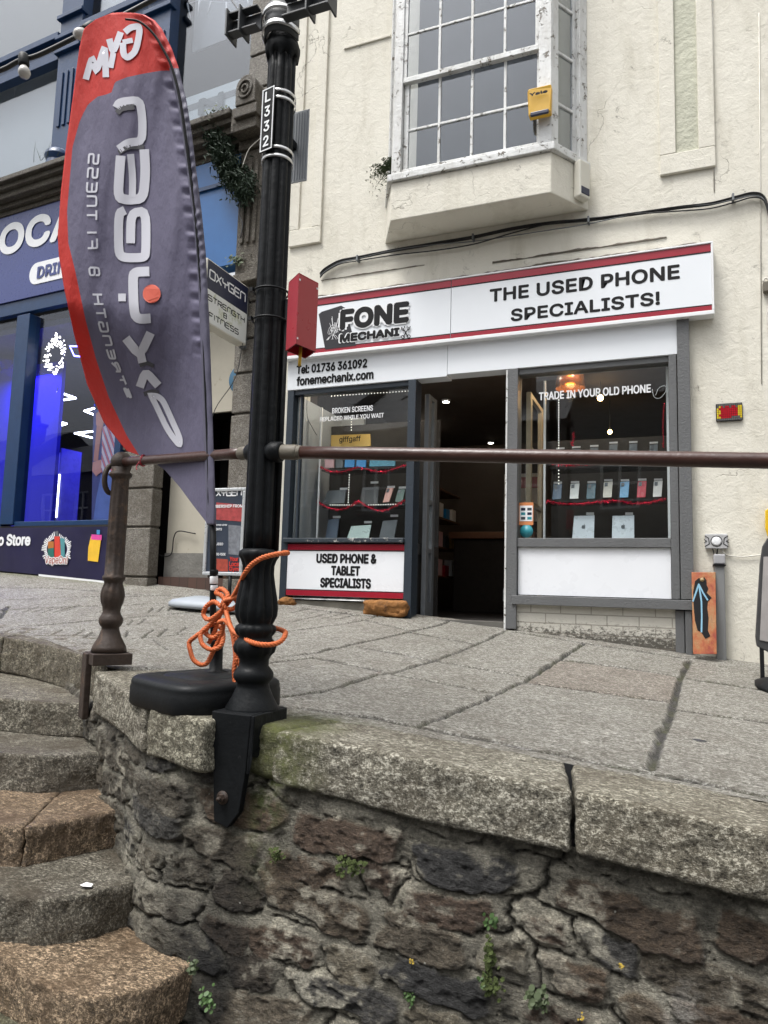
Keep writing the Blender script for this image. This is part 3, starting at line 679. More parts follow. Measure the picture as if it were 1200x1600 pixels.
# ragged old flashing and blown render over the fascia
def ragged(name, x0, x1, z0, z1, y, mat, parent, seed, th=.03, n=90, amp=.5):
    V = []; h = z1-z0
    for i in range(n+1):
        x = x0+(x1-x0)*i/n; a = noise.noise(Vector((x*5, seed, 0)))+.6*noise.noise(Vector((x*19, seed, 3)))
        zt = z1+h*amp*a; zb = z0
        V += [(x, y, zb), (x, y-.004-th*(.6+.4*a), zb), (x, y-th*.4, zt), (x, y, zt+.004)]
    fs = []
    for i in range(n):
        for k in range(4): fs.append((i*4+k, (i+1)*4+k, (i+1)*4+(k+1)%4, i*4+(k+1)%4))
    fs += [(0,1,2,3), (n*4+3,n*4+2,n*4+1,n*4)]
    m_ = MB(); m_.add(V, fs); return m_.build(name, mat, parent)
ragged('flashing', -3.0, .30, 2.600, 2.645, 5.6, M['lead'], cb, 4.2, .05)
ragged('blown_render', -2.95, -1.95, 2.80, 2.803, 5.601, M['lead'], cb, 9.2, .010, 90, 4)
ragged('blown_render', -1.35, .0, 2.725, 2.735, 5.601, M['lead'], cb, 2.2, .012, 90, 1.6)

# ---- bay window
YF = 5.24
bay = MB()
def bayring(z, off=0.0): return [(-2.326-off*.4, 5.601, z), (-2.135-off, YF-off, z), (-.815+off, YF-off, z), (-.575+off*.6, 5.601, z)]
def bayprism(m_, z0, z1, off, off0=None):
    a = bayring(z0, off if off0 is None else off0); b = bayring(z1, off)
    m_.add(a+b, [(0,1,2,3)[::-1], (4,5,6,7), (0,1,5,4), (1,2,6,5), (2,3,7,6), (3,0,4,7)])
m_ = MB(); bayprism(m_, 3.05, 3.385, 0); o = m_.build('bay_base', M['cream'], cb, .008)
m_ = MB(); bayprism(m_, 3.387, 3.45, .028); m_.build('bay_sill', M['white_peel'], cb, .006)
m_ = MB()   # corner posts and frame of the bay
x0, x1 = -2.06, -.915
m_.bx(-2.135, x0, YF+.003, YF+.11, 3.452, 6.4); m_.bx(x1, -.815, YF+.003, YF+.11, 3.452, 6.4)
m_.bx(x0, x1, YF+.02, YF+.09, 3.452, 3.50)
dr = Vector((-.575+.815, 5.601-YF, 0)).normalized(); nr = Vector((dr.y, -dr.x, 0)); LR = (Vector((-.575,5.601))-Vector((-.815,YF))).length
def rbox(m__, a, b, o0_, o1_, z0, z1, mi=0, base=(-.815, YF)):
    c = [Vector((base[0], base[1], 0))+dr*a_+nr*o_ for a_, o_ in ((a,o1_),(b,o1_),(b,o0_),(a,o0_))]
    m__.hexa([p+Vector((0,0,z0)) for p in c]+[p+Vector((0,0,z1)) for p in c], mi)
rbox(m_, .01, .085, -.09, -.003, 3.452, 6.4); rbox(m_, LR-.10, LR-.01, -.09, -.003, 3.452, 6.4); rbox(m_, .085, LR-.10, -.08, -.02, 3.452, 3.50)
# left cant, seen edge on
dl = Vector((-2.135+2.326, YF-5.601, 0)).normalized(); c0_ = Vector((-2.326,5.601,0)); nl_ = Vector((dl.y,-dl.x,0))
LL = .408
for a, b in ((.01,.09),(LL-.08,LL-.01)):
    c = [c0_+dl*a_+nl_*o_ for a_, o_ in ((a,-.003),(b,-.003),(b,-.09),(a,-.09))]
    m_.hexa([p+Vector((0,0,3.452)) for p in c]+[p+Vector((0,0,6.4)) for p in c])
m_.build('bay_frame', M['white_peel'], cb, .005)
zs_low = [F(660,258,YF).z, F(660,187,YF).z, F(660,117,YF).z]; rh = zs_low[1]-zs_low[0]
sash = MB(); xc = [x0+.035, F(684,150,YF).x, F(735,150,YF).x, F(787,150,YF).x, x1-.02]
zm = F(735,97,YF).z
zlow = [3.50, F(684,187,YF).z, zm]; zup = [zm, zm+rh*1.05, zm+rh*2.1, zm+rh*3.15]
for xq in (xc[0], xc[-1]): sash.bx(xq-.03 if xq == xc[0] else xq, xq+.012 if xq == xc[0] else xq+.02, YF+.045, YF+.075, 3.50, zm)
for xq in xc[1:-1]: sash.bx(xq-.011, xq+.011, YF+.048, YF+.072, 3.50, zm-.02)
sash.bx(xc[0], xc[-1], YF+.049, YF+.071, zlow[1]-.010, zlow[1]+.010)
lo = sash.build('lower_sash', M['white_peel'], cb, .003)
sash = MB(); sash.bx(x0, x1, YF+.012, YF+.06, zm-.025, zm+.02)
for xq in xc[1:-1]: sash.bx(xq-.011, xq+.011, YF+.022, YF+.044, zm+.02, 6.3)
for xq in (x0, x1-.03): sash.bx(xq, xq+.03, YF+.018, YF+.05, zm+.02, 6.3)
for z in zup[1:]: sash.bx(x0+.03, x1-.03, YF+.023, YF+.043, z-.010, z+.010)
up = sash.build('upper_sash', M['white_peel'], cb, .003)
m_ = MB(); m_.bx(x0+.01, x1-.01, YF+.060, YF+.063, 3.49, zm); m_.build('pane', M['glass_up'], lo)
m_ = MB(); m_.bx(x0+.01, x1-.01, YF+.032, YF+.035, zm, 6.3); m_.build('pane', M['glass_up'], up)
sd = MB(); rbox(sd, .085, .11, -.07, -.04, 3.5, 6.3); rbox(sd, LR-.135, LR-.10, -.07, -.04, 3.5, 6.3)
for z in (zlow[1], zm, zup[1], zup[2]): rbox(sd, .11, LR-.135, -.068, -.042, z-.012, z+.012)
so_ = sd.build('side_sash', M['white_peel'], cb, .003)
m_ = MB(); rbox(m_, .1, LR-.12, -.058, -.055, 3.5, 6.3); m_.build('pane', M['glass_up'], so_)
m_ = MB(); m_.bx(-2.3, -.6, 5.97, 5.99, 3.4, 6.4); m_.bx(-2.0, -.95, 5.46, 5.47, 3.46, 6.4); m_.build('bay_curtain', simple('grey_net_curtain', (.095,.10,.108), .9, var=.12, sc=3), cb)

# ---- shopfront joinery
sf = cb
FX = lambda x, y, Y=5.6: F(x, y, Y).x
m_ = MB()   # left frame in slate blue
m_.bx(-3.23, -3.165, 5.56, 5.70, -.16, 1.775); m_.bx(-2.055, -1.985, 5.55, 5.70, -.30, 1.775); m_.bx(-3.165, -2.055, 5.575, 5.66, 1.73, 1.775)
m_.bx(-3.165, -2.055, 5.58, 5.70, -.085, -.06); m_.bx(-3.165, -2.055, 5.585, 5.66, .374, .384)
m_.bx(-3.115, -3.095, 5.60, 5.64, .425, 1.73)
m_.build('window_frame', M['slate'], cb, .004)
m_ = MB(); m_.bx(-3.20, -2.056, 5.53, 5.70, .385, .425); m_.build('window_sill', M['slate_sill'], cb, .006)
m_ = MB()   # right frame in grey
m_.bx(-1.20, -1.12, 5.55, 5.72, -.28, 1.79); m_.bx(-1.12, .0, 5.575, 5.70, 1.742, 1.79)
m_.bx(-1.12, .0, 5.565, 5.72, .355, .425); m_.bx(-1.155, .145, 5.535, 5.70, -.09, -.02); m_.bx(0, .055, 5.555, 5.72, -.015, 2.075); m_.bx(.06, .145, 5.535, 5.70, -.015, 2.075)
m_.bx(.02, .08, 5.57, 5.70, -.50, -.095); m_.bx(.085, .13, 5.55, 5.70, -.50, -.095)
m_.build('window_frame', M['grey'], cb, .004)
m_ = MB(); m_.bx(-1.215, -1.20, 5.545, 5.68, -.30, 1.78); m_.build('door_jamb', M['white_peel'], cb, .003)
for i in (0,1): m_ = MB(); m_.bx(-1.224, -1.215, 5.56, 5.60, (.62,-.02)[i]-.05, (.62,-.02)[i]+.05); m_.build('hinge', M['galv'], cb)
# glazing
def pane(x0, x1, z0, z1, y, name='pane'):
    m__ = MB(); m__.bx(x0, x1, y, y+.006, z0, z1); return m__.build(name, M['glass'], cb)
pane(-3.165, -2.055, .42, 1.73, 5.617, 'left_pane'); pane(-1.12, 0, .42, 1.745, 5.625, 'right_pane')
# thin pale glazing strips seen inside the windows
m_ = MB()
for px_, yy in ((501,5.78),):
    p = F(500, 720, 5.80); m_.bx(p.x-.006, p.x+.006, 5.79, 5.81, .40, 1.66); m_.build('display_case_edge', M['white'], cb); m_ = MB()
    p = F(636, 760, 5.80); m_.bx(p.x-.005, p.x+.005, 5.79, 5.81, .40, 1.66)
m_.build('display_case_edge', M['white'], cb)
m_ = MB(); p = F(851, 700, 5.80); m_.bx(p.x-.008, p.x+.008, 5.79, 5.81, .40, 1.74); m_.build('display_case_edge', M['white'], cb); m_ = MB(); p = F(1044, 700, 5.72); m_.bx(p.x-.009, p.x+.009, 5.70, 5.73, .425, 1.74)
m_.build('display_case_edge', M['white'], cb)
# white return panel at the left end of the left window
m_ = MB(); m_.bx(-3.16, -3.15, 5.64, 6.6, .40, 1.74); m_.bx(-3.15, -2.9, 6.55, 6.6, .40, 1.74); m_.build('side_lining', simple('pale_grey_board', (.42,.45,.48), .5, var=.06), cb)
# stall riser of painted brick below the right window
t = NT('painted_brick'); br = t.n('TexBrick'); br.inputs['Scale'].default_value = 1; br.inputs['Brick Width'].default_value = .225; br.inputs['Row Height'].default_value = .075; br.inputs['Mortar Size'].default_value = .004
br.inputs['Color1'].default_value = (1,1,1,1); br.inputs['Color2'].default_value = (1,1,1,1); br.inputs['Mortar'].default_value = (0,0,0,1)
sw = t.n('SeparateXYZ'); cx = t.n('CombineXYZ'); t.l(t.pos(), sw.inputs[0]); t.l(sw.outputs['X'], cx.inputs['X']); t.l(sw.outputs['Z'], cx.inputs['Y']); t.l(cx.outputs[0], br.inputs['Vector'])
sepz = t.math('MULTIPLY_ADD', sw.outputs['Z'], -3.2, -.45)
gr = t.math('ADD', t.math('MULTIPLY', t.noise(24, 9, .8, scale=(1,1,1.8)), 1.2), t.math('MULTIPLY', sepz, .55))
c = t.mix(t.ramp(gr, [(.78, 0), (.92, .95)]), (.52,.50,.44), (.05,.045,.035)); c = t.mix(t.math('MULTIPLY', br.outputs['Fac'], .55), c, (.16,.14,.11))
M['brickpaint'] = t.out(c, .7, t.bump(t.math('SUBTRACT', t.noise(30, 5), t.math('MULTIPLY', br.outputs['Fac'], 1.5)), .008))
m_ = MB(); m_.bx(-1.15, .02, 5.585, 5.72, -.55, -.09); m_.build('stall_riser', M['brickpaint'], cb)
m_ = MB(); m_.bx(-3.23, -2.056, 5.60, 5.74, -.40, -.12); m_.build('stall_riser', simple('stained_cement_plinth', (.20,.19,.16), .9, var=.6, sc=9, bump=.01, bsc=30), cb)
ragged('broken_render_edge', -3.22, -2.06, -.108, -.098, 5.60, M['white_peel'], cb, 3.3, .035, 70, .6)
# soffit band of boards below the sign
m_ = MB(); m_.bx(-3.235, -1.715, 5.555, 5.70, 1.775, 2.075); m_.bx(-1.712, .075, 5.553, 5.70, 1.79, 2.075); m_.build('fascia_board', M['panel_grey'], cb, .003)
# interior room
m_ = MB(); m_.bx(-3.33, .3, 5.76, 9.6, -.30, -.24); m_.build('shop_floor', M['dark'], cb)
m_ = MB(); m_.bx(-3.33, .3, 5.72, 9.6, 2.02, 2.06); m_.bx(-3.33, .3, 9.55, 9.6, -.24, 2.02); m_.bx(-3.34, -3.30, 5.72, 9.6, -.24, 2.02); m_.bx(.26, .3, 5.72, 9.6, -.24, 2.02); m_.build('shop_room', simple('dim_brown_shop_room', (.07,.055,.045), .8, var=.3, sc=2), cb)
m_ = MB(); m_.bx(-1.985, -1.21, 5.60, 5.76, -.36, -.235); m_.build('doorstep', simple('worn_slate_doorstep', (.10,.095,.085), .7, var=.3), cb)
# window beds and dark backs behind the displays
m_ = MB(); m_.bx(-3.14, -2.0, 5.66, 6.3, .30, .395); m_.bx(-3.14, -2.0, 6.30, 6.32, -.24, 1.60); m_.bx(-2.03, -2.01, 5.70, 6.3, -.24, .395); m_.build('window_bed', M['darkcloth'], cb)
m_ = MB(); m_.bx(-1.12, .2, 5.73, 6.35, .32, .40); m_.bx(-.98, .2, 6.36, 6.38, -.24, 1.35); m_.build('window_bed', M['darkcloth'], cb)
# folded glazed door leaf seen through the left edge of the right window, and door on the left jamb
def doorleaf(x, y0, y1, z0, z1, mat, name):
    d_ = MB(); d_.bx(x, x+.04, y0, y0+.07, z0, z1); d_.bx(x, x+.04, y1-.07, y1, z0, z1)
    for q in (0, .30, .52, .76, 1): d_.bx(x+.002, x+.038, y0+.07, y1-.07, z0+(z1-z0)*q-(.04 if q > .1 else 0), z0+(z1-z0)*q+(.12 if q < .1 else .0))
    return d_.build(name, mat, cb, .004)
cream_wood = simple('cream_joinery', (.36,.30,.21), .5, var=.1)
doorleaf(-1.10, 5.80, 6.42, -.22, 1.66, cream_wood, 'door')
dl_ = doorleaf(-1.975, 5.765, 5.99, -.22, 1.70, simple('grey_white_door', (.12,.13,.14), .5), 'door')
m_ = MB(); m_.bx(-1.96, -1.955, 5.84, 5.92, .42, 1.6); m_.build('door_glass', M['glass'], dl_)
# counter deep in the shop
ct = thing('shop_counter', (-1.9, 8.3, -.24), 'dark shop counter with an orange brown wooden top inside the doorway', 'counter')
m_ = MB(); m_.bx(-2.35, -1.45, 8.0, 8.5, -.24, .60); m_.build('counter_body', M['dark'], ct, .01)
m_ = MB(); m_.bx(-2.40, -1.40, 7.95, 8.55, .60, .68); m_.build('counter_top', M['interior_brown'], ct, .01)
rk = thing('stock_rack', (-2.35, 7.3, -.24), 'dim wooden rack of small packets deep inside the shop doorway', 'rack')
m_ = MB(); m_.bx(-2.75, -2.72, 6.9, 8.6, -.24, 1.55); m_.bx(-2.5, -2.47, 6.6, 6.63, -.24, 1.5)
for z in (.15,.48,.82,1.15): m_.bx(-2.72, -2.45, 6.9, 8.6, z, z+.02)
m_.build('rack_frame', M['interior_brown'], rk)
rkr = random.Random(5)
for z in (.17,.50,.84):
    for i in range(6):
        m_ = MB(); y = 7.0+i*.26; h = rkr.uniform(.12,.22); m_.bx(-2.55, -2.46, y, y+.15, z, z+h); m_.build('packet', [M['blue_pack'],M['label_white'],M['gold'],M['red'],M['pink_pack'],M['graph']][rkr.randrange(6)], rk)
pz = thing('price_poster', (-1.6, 9.5, .6), 'pale poster on the back wall deep inside the shop', 'poster')
m_ = MB(); m_.bx(-2.1,-1.6,9.53,9.545,.95,1.6); m_.build('poster_sheet', M['label_white'], pz); m_ = MB(); m_.bx(-2.05,-1.65,9.525,9.53,1.4,1.55); m_.build('poster_band', M['red'], pz)
# small lights that are on inside
def downlight(x, y, z, st=14, r=.035, label=''):
    t_ = thing('ceiling_light', (x, y, z-.02), label, 'ceiling light', 'small round ceiling lights in the phone shop')
    m__ = MB(); m__.lathe((x,y,z-.02), [(r*1.35,0),(r*1.35,.02)], 20); m__.build('rim', M['plastic_grey'], t_)
    m__ = MB(); m__.lathe((x,y,z-.024), [(r,0),(r,.003)], 20); m__.build('lens', emis('downlight_lens', (1,.93,.8), st), t_)
def atz(px_, py_, z): return ZP(px_, py_, z)
p = atz(697,625,2.02); downlight(p.x, p.y, 2.02, label='small round ceiling light nearer the shop door')
p = atz(767,690,2.02); downlight(p.x, min(p.y,9.4), 2.02, label='small round ceiling light farther back in the shop')
def bulb(px_, py_, Y, st, r, label, shade=False):
    p = F(px_, py_, Y); t_ = thing('pendant_lamp', (p.x,p.y,p.z), label, 'pendant lamp', 'warm lamps glowing in the phone shop')
    m__ = MB(); m__.lathe((p.x,p.y,p.z-r), [(.001,0),(r*.7,r*.25),(r,r),(r*.75,r*1.7),(r*.3,r*2.1)], 16); m__.build('bulb', emis('warm_bulb', (1,.62,.25), st), t_)
    m__ = MB(); m__.tube([(p.x,p.y,p.z+r*1.1),(p.x,p.y,2.02)], .004, 6); m__.build('flex', M['cable'], t_)
    if shade:
        m__ = MB(); R0 = .13; V = []; n = 28
        for rr_, zz in ((.045,.13),(.09,.10),(.125,.02),(.13,-.10),(.126,-.10),(.121,.02),(.086,.095),(.04,.125)):
            for k in range(n): V.append((p.x+rr_*math.cos(2*math.pi*k/n), p.y+rr_*math.sin(2*math.pi*k/n), p.z+zz))
        m__.add(V, [(i*n+k, i*n+(k+1)%n, (i+1)*n+(k+1)%n, (i+1)*n+k) for i in range(7) for k in range(n)], 0, True)
        gs = NT('amber_glass_shade'); gs.b.inputs['Base Color'].default_value = (.55,.20,.03,1); gs.b.inputs['Transmission Weight'].default_value = .75; gs.b.inputs['Roughness'].default_value = .25
        m__.build('lamp_shade', gs.m, t_)
        L_ = bpy.data.lights.new('lamp_glow', 'POINT'); L_.energy = 2.2; L_.color = (1,.6,.25); L_.shadow_soft_size = .05
        lo_ = bpy.data.objects.new('lamp_glow', L_); COL.objects.link(lo_); lo_.parent = t_; lo_.location = (0,0,-.16)
bulb(891,590,6.3, 10, .025, 'amber glass pendant lamp glowing at the top left of the right window', True)
bulb(938,622,6.9, 26, .028, 'bright bare bulb hanging just under the words about old phones')
bulb(953,675,7.6, 26, .022, 'small bare bulb glowing lower in the right window behind the phone rows')

for x_, y_, z_, e_ in ((-2.6,5.73,1.93,11),(-.55,5.74,1.95,11),(-2.9,8.2,1.97,1)):  # unseen lamps added to brighten the window displays and the room
    L_ = bpy.data.lights.new('added_fill_light', 'POINT'); L_.energy = e_; L_.color = (1,.86,.68); L_.shadow_soft_size = .06
    o_ = bpy.data.objects.new('added_fill_light', L_); COL.objects.link(o_); o_.location = (x_, y_, z_)
# ---- signs on the shop
fs = thing('shop_sign', (-1.4, 5.56, 2.08), 'long white fascia sign with dark red stripes over the phone shop', 'sign')
m_ = MB(); m_.bx(-3.26, .315, 5.49, 5.598, 2.046, 2.076); m_.bx(-3.26, .315, 5.49, 5.598, 2.585, 2.598); m_.bx(.300, .315, 5.49, 5.598, 2.076, 2.585); m_.build('sign_frame', M['white'], fs, .003)
m_ = MB(); m_.bx(-3.26, -1.678, 5.503, 5.59, 2.077, 2.584); m_.bx(-1.672, .299, 5.500, 5.59, 2.077, 2.584); m_.build('sign_panel', M['panel_grey'], fs)
m_ = MB()
for x0_, x1_, yy in ((-3.26,-1.678,5.5015),(-1.672,.299,5.4985)):
    m_.bx(x0_, x1_, yy, yy+.002, 2.526, 2.583); m_.bx(x0_, x1_, yy, yy+.002, 2.079, 2.113)
m_.build('red_stripe', M['red'], fs)
m_ = MB()
for x0_, x1_, yy in ((-3.26,-1.678,5.5012),(-1.672,.299,5.4982)):
    m_.bx(x0_, x1_, yy, yy+.002, 2.516, 2.525); m_.bx(x0_, x1_, yy, yy+.002, 2.114, 2.122)
m_.build('black_line', M['black'], fs)
ftext('THE USED PHONE', (765,473), (1062,412.5), M['black'], fs, 5.5, .0015, .028, spacing=1.02)
ftext('SPECIALISTS!', (798,503), (1031,455), M['black'], fs, 5.5, .0015, .028, spacing=1.02)
ftext('FONE', (528.5,519), (642,468), M['white'], fs, 5.5, .0045, .095, 'letter_outline'); ftext('MECHANI', (529,537.5), (627,510), M['white'], fs, 5.5, .0046, .07, 'letter_outline')
ftext('FONE', (531,517), (640,470), M['black'], fs, 5.5, .0060, .045)
ftext('MECHANI', (531,536), (625,511.5), M['black'], fs, 5.5, .0060, .055)
# broken phone emblem behind the name, and the crossed-tool X
pc_ = [F(*q, 5.499) for q in ((498,491),(503,487),(533,477.5),(539,481),(556,540),(508,546))]
m_ = MB(); m_.prism(pc_, (0,.002,0)); m_.build('phone_emblem', simple('dark_grey_print', (.04,.04,.045), .5, spec=.2), fs)
m_ = MB(); rq = random.Random(3); hub = F(520,522,5.4965)
for i in range(26):
    a = rq.uniform(0, 6.28); l_ = rq.uniform(.05,.14); e_ = Vector((math.cos(a)*l_*.55, 0, abs(math.sin(a))*l_*1.3 if i % 4 else -.05))
    q = hub+e_; q.z = min(q.z, 2.47); q.x = max(q.x, F(501,500,5.5).x)
    m_.ribbon([hub, hub+(q-hub)*.5+Vector((rq.uniform(-.01,.01),0,rq.uniform(-.01,.01))), q], .0035, (0,-1,0), th=.0003+i*.00001)
for r_ in (.03,.06,.085):
    m_.ribbon([hub+Vector((math.cos(a)*r_*.6,-.0004,math.sin(a)*r_)) for a in np.linspace(.1,3.0,9)], .003, (0,-1,0), th=.0003)
m_.build('crack_lines', M['white'], fs)
m_ = MB(); a = lambda x, y: F(x, y, 5.492)
for l_ in ([(629,512),(633,518),(637,526)],[(639,511),(635,518),(630,527)],[(627,511),(628,515),(631,517)],[(632,509.5),(632.5,513)],[(636,509),(636,513)],[(641,509.5),(640,514),(637,516)]): m_.ribbon([a(*q) for q in l_], .008, (0,-1,0), th=.0015)
for cx_, cy_ in ((629.5,526.5),(638.5,525.5)):
    m_.ribbon([a(cx_+2.6*math.cos(q), cy_+2.4*math.sin(q)) for q in np.linspace(0, 6.28, 12)[:-1]], .006, (0,-1,0), th=.0019, closed=True)
m_.build('tool_emblem', M['black'], fs)
cs = thing('contact_lettering', (-2.9, 5.55, 1.8), 'black telephone number and web address lettering on the white board under the fascia sign', 'lettering')
ftext('Tel: 01736 361092', (463,585), (574,560), M['black'], cs, 5.552, .0005, .03)
ftext('fonemechanix.com', (463,603), (584,577), M['black'], cs, 5.552, .0005, .03)
up_ = thing('shop_sign', (-2.6, 5.575, -.06), 'white sign board about used phones and tablets between two red stripes under the left window', 'sign')
m_ = MB(); m_.bx(-3.163, -2.058, 5.568, 5.60, -.078, .373); m_.build('sign_panel', M['panel'], up_, .002)
m_ = MB(); m_.bx(-3.163, -2.058, 5.566, 5.569, .322, .372); m_.bx(-3.163, -2.058, 5.566, 5.569, -.077, -.030); m_.build('red_stripe', M['red'], up_)
m_ = MB(); m_.bx(-3.163, -2.058, 5.5655, 5.569, .313, .321); m_.bx(-3.163, -2.058, 5.5655, 5.569, -.029, -.022); m_.build('black_line', M['black'], up_)
ftext('USED PHONE &', (494,880), (589,865.5), M['black'], up_, 5.567, .001, .035)
ftext('TABLET', (517,899), (563,884.5), M['black'], up_, 5.567, .001, .035)
ftext('SPECIALISTS', (500,918), (580,904), M['black'], up_, 5.567, .001, .035)
bp_ = MB(); bp_.bx(-1.115, -.003, 5.59, 5.70, -.015, .354); tag(bp_.build('blank_panel', M['panel'], None, .002), 'plain white board set under the right shop window', 'panel')
w1 = thing('window_lettering', (-2.6,5.61,1.5), 'white lettering about broken screens on the left window glass', 'lettering')
ftext('BROKEN SCREENS', (519,646.5), (583,633), M['white'], w1, 5.612, .002, .015); ftext('REPLACED WHILE YOU WAIT', (500,659), (600,645), M['white'], w1, 5.612, .002, .015)
w2 = thing('window_lettering', (-.6,5.61,1.5), 'white lettering about trading in old phones on the right window glass', 'lettering')
ftext('TRADE IN YOUR OLD PHONE', (842,626), (1017,600), M['white'], w2, 5.62, .002, .02)

# ================================================================ the carved granite building on the left with the blue shop and the gym door
lbld = thing('granite_building', (-5.2, 5.8, -.1), 'dark weathered granite building with blue painted first floor windows above a blue shop', 'building')
S_ = lambda x, y, off=0: LX(x, y, off)[0]
Z_ = lambda x, y, off=0: LX(x, y, off)[1]
sQ1 = .52; sP0 = 1.45; sP1 = 1.90; SEND = 7.5; zc0 = 4.62
# quoins: rusticated courses right of the gym door, full height
rq = random.Random(5); z = -.3; k = 0
m_ = MB()
while z < 9.2:
    h = rq.uniform(.33,.40); m_.lb(.0, sQ1, -.12, .02, z, z+h-.022); m_.lb(.01, sQ1-.02, -.12, .0, z+h-.022, z+h); z += h
o = m_.build('quoin_stones', M['quoin'], lbld, .012); tintattr(o)
m_ = MB(); z = -.3
while z < 2.9:
    h = rq.uniform(.36,.52); m_.lb(sP0, sP1, -.12, .02, z, z+h-.02); m_.lb(sP0+.015, sP1-.01, -.12, -.0, z+h-.02, z+h); z += h
o = m_.build('pilaster_stones', M['quoin'], lbld, .012); tintattr(o)
# carved scroll bracket and its fluted pilaster
sb0, sb1 = .19, .43
m_ = MB()
m_.lb(.235, .50, -.05, .10, 2.95, 4.20)
for q in range(3): a = .27+q*.072; m_.lb(a, a+.038, .10, .122, 3.25, 4.08)
m_.lb(.225, .51, -.05, .13, 4.205, 4.30); m_.lb(sb0+.01, sb1+.06, -.05, .27, 4.305, 4.41); m_.lb(sb0-.01, sb1+.02, -.05, .31, 4.415, 4.52)
arch = [(-.115,0),(-.115,.17)]+[(.115*math.cos(a), .17+.125*math.sin(a)) for a in np.linspace(math.pi, 0, 14)]+[(.115,0)]
m_.prism([LQ((sb0+sb1)/2+a, 4.525+b, .32) for a, b in arch], -LO*.34)
m_.lb(.22, .50, -.05, .13, 2.86, 2.945)
o = m_.build('scroll_bracket', M['stonedark'], lbld, .009); tintattr(o)
m_ = MB(); ring = [LQ((sb0+sb1)/2+.075*math.cos(a), 4.67+.085*math.sin(a), .325) for a in np.linspace(0, 6.28, 20)[:-1]]
m_.tube(ring+[ring[0]], .012, 6); m_.tube([LQ((sb0+sb1)/2+.035*math.cos(a), 4.67+.04*math.sin(a), .325) for a in np.linspace(0, 6.28, 12)], .012, 6)
o2 = m_.build('carved_rosette', M['stonedark'], lbld); tintattr(o2)
# cornice with stepped mouldings
m_ = MB(); s1_ = SEND
for c0_, c1_, dz in ((.505, 1.75, 0), (1.752, s1_, .09)):
    for o0_, o1_, z0, z1 in ((-.1,.30,4.50,4.56),(-.1,.25,4.44,4.499),(-.1,.20,4.36,4.439),(-.1,.12,4.30,4.359),(-.1,.07,4.24,4.299)): m_.lb(c0_, c1_, o0_, o1_, z0+dz, z1+dz)
m_.lb(.432,.504,-.1,.27,4.31,4.555)
o = m_.build('cornice', M['stonedark'], lbld, .01); tintattr(o)
# carcass: side, back, floor of the upper room, shop ceiling, roof
m_ = MB(); m_.lb(.02, SEND, -5, -.9, 3.0, 3.1); m_.lb(.02, SEND, -.95, -.9, 4.5, 9.2); m_.lb(SEND, SEND+.2, -5, .3, -1, 9.2); m_.lb(.0, SEND, -5, .1, 9.2, 9.5); m_.lb(.02, SEND, -5, -4.9, -1, 4); m_.lb(.02,SEND,-.9,-.12,4.3,4.5); m_.lb(0.0,.04,-5,-.13,-1,9.2)
m_.build('carcass', M['dark'], lbld)
# blue timber first floor front: pilasters, transom and glazing
zT = Z_(25,95,.05); 
def bluecol(s0, s1, nm='window_column'):
    m__ = MB(); m__.lb(s0, s1, -.08, .06, 4.66, 9.0); w_ = abs(s1-s0)
    for q in (.18,.42,.66): m__.lb(s0+(s1-s0)*q, s0+(s1-s0)*(q+.13), .06, .078, 5.25, zT-.45)
    for z in (zT-.20, zT-.02, zT+.24): m__.lb(s0-.03*(1 if s0 < s1 else -1), s1+.03*(1 if s0 < s1 else -1), .0, .105, z, z+.05)
    m__.lathe(LQ((s0+s1)/2, 4.66, .09), [(.11,0),(.14,.05),(.12,.11),(.15,.17),(.13,.22),(.10,.25)], 16)
    m__.build(nm, M['bluepaint'], lbld, .006)
c1a, c1b = S_(126,60,.06), S_(84,60,.06)   # between upper panes
bluecol(c1a, c1a+.36)
c2a = S_(266,30,.06); bluecol(c2a, c2a+.34)
bluecol(6.2, 6.5)
m_ = MB()
for z0, z1, of in ((zT-.24,zT-.13,.06),(zT-.128,zT+.02,.03),(zT+.022,zT+.10,.09)):
    m_.lb(c2a+.345, c1a-.005, -.05, of, z0, z1); m_.lb(c1a+.365, 6.195, -.05, of, z0, z1)
m_.build('transom', M['bluepaint'], lbld, .006)
m_ = MB(); m_.lb(.56, SEND, -.06, .02, 4.52, 4.70); m_.build('window_sill', M['bluepaint'], lbld, .004)
m_ = MB(); m_.lb(.53, SEND, -.072, -.066, 4.58, 9.0); m_.build('upper_pane', M['glass_up'], lbld)
blind = simple('pale_grey_blind', (.60,.63,.64), .8, var=.06, sc=2)
m_ = MB(); m_.lb(c1a+.45, S_(12,250,-.12)+.5, -.16, -.14, 4.6, zT-.1); m_.build('blind', blind, lbld)
m_ = MB(); m_.lb(.56, c2a-.02, -.30, -.28, 5.9, 9.0); m_.build('blind', simple('mid_grey_blind', (.34,.35,.38), .8, var=.1, sc=2), lbld)
m_ = MB(); m_.lb(c2a+.4, c1a-.05, -.16, -.14, 4.9, 9); m_.build('blind', blind, lbld)
m_ = MB(); m_.lb(c1a+.4, 6.1, -.22, -.2, zT+.1, 9.0); m_.build('blind', simple('stone_grey_blind', (.26,.25,.235), .8, var=.1, sc=2), lbld)
# low banner inside the upper right window with the letter N
nb = thing('window_banner', LQ(1.1,4.86,-.12), 'white banner with a grey letter N low inside the first floor window', 'banner')
zn = Z_(345,134,-.12)
m_ = MB(); m_.lb(.56, c2a-.03, -.13, -.12, 4.57, zn); m_.build('banner_sheet', simple('white_banner', (.66,.72,.74), .6, var=.04), nb)
m_ = MB(); m_.lb(.56, c2a-.03, -.119, -.116, zn-.17, zn-.10); m_.build('grey_stripe', M['galv'], nb)
ltext('N', (309,182), (350,142), simple('grey_vinyl_letter', (.10,.115,.12), .5), nb, -.105, .04)
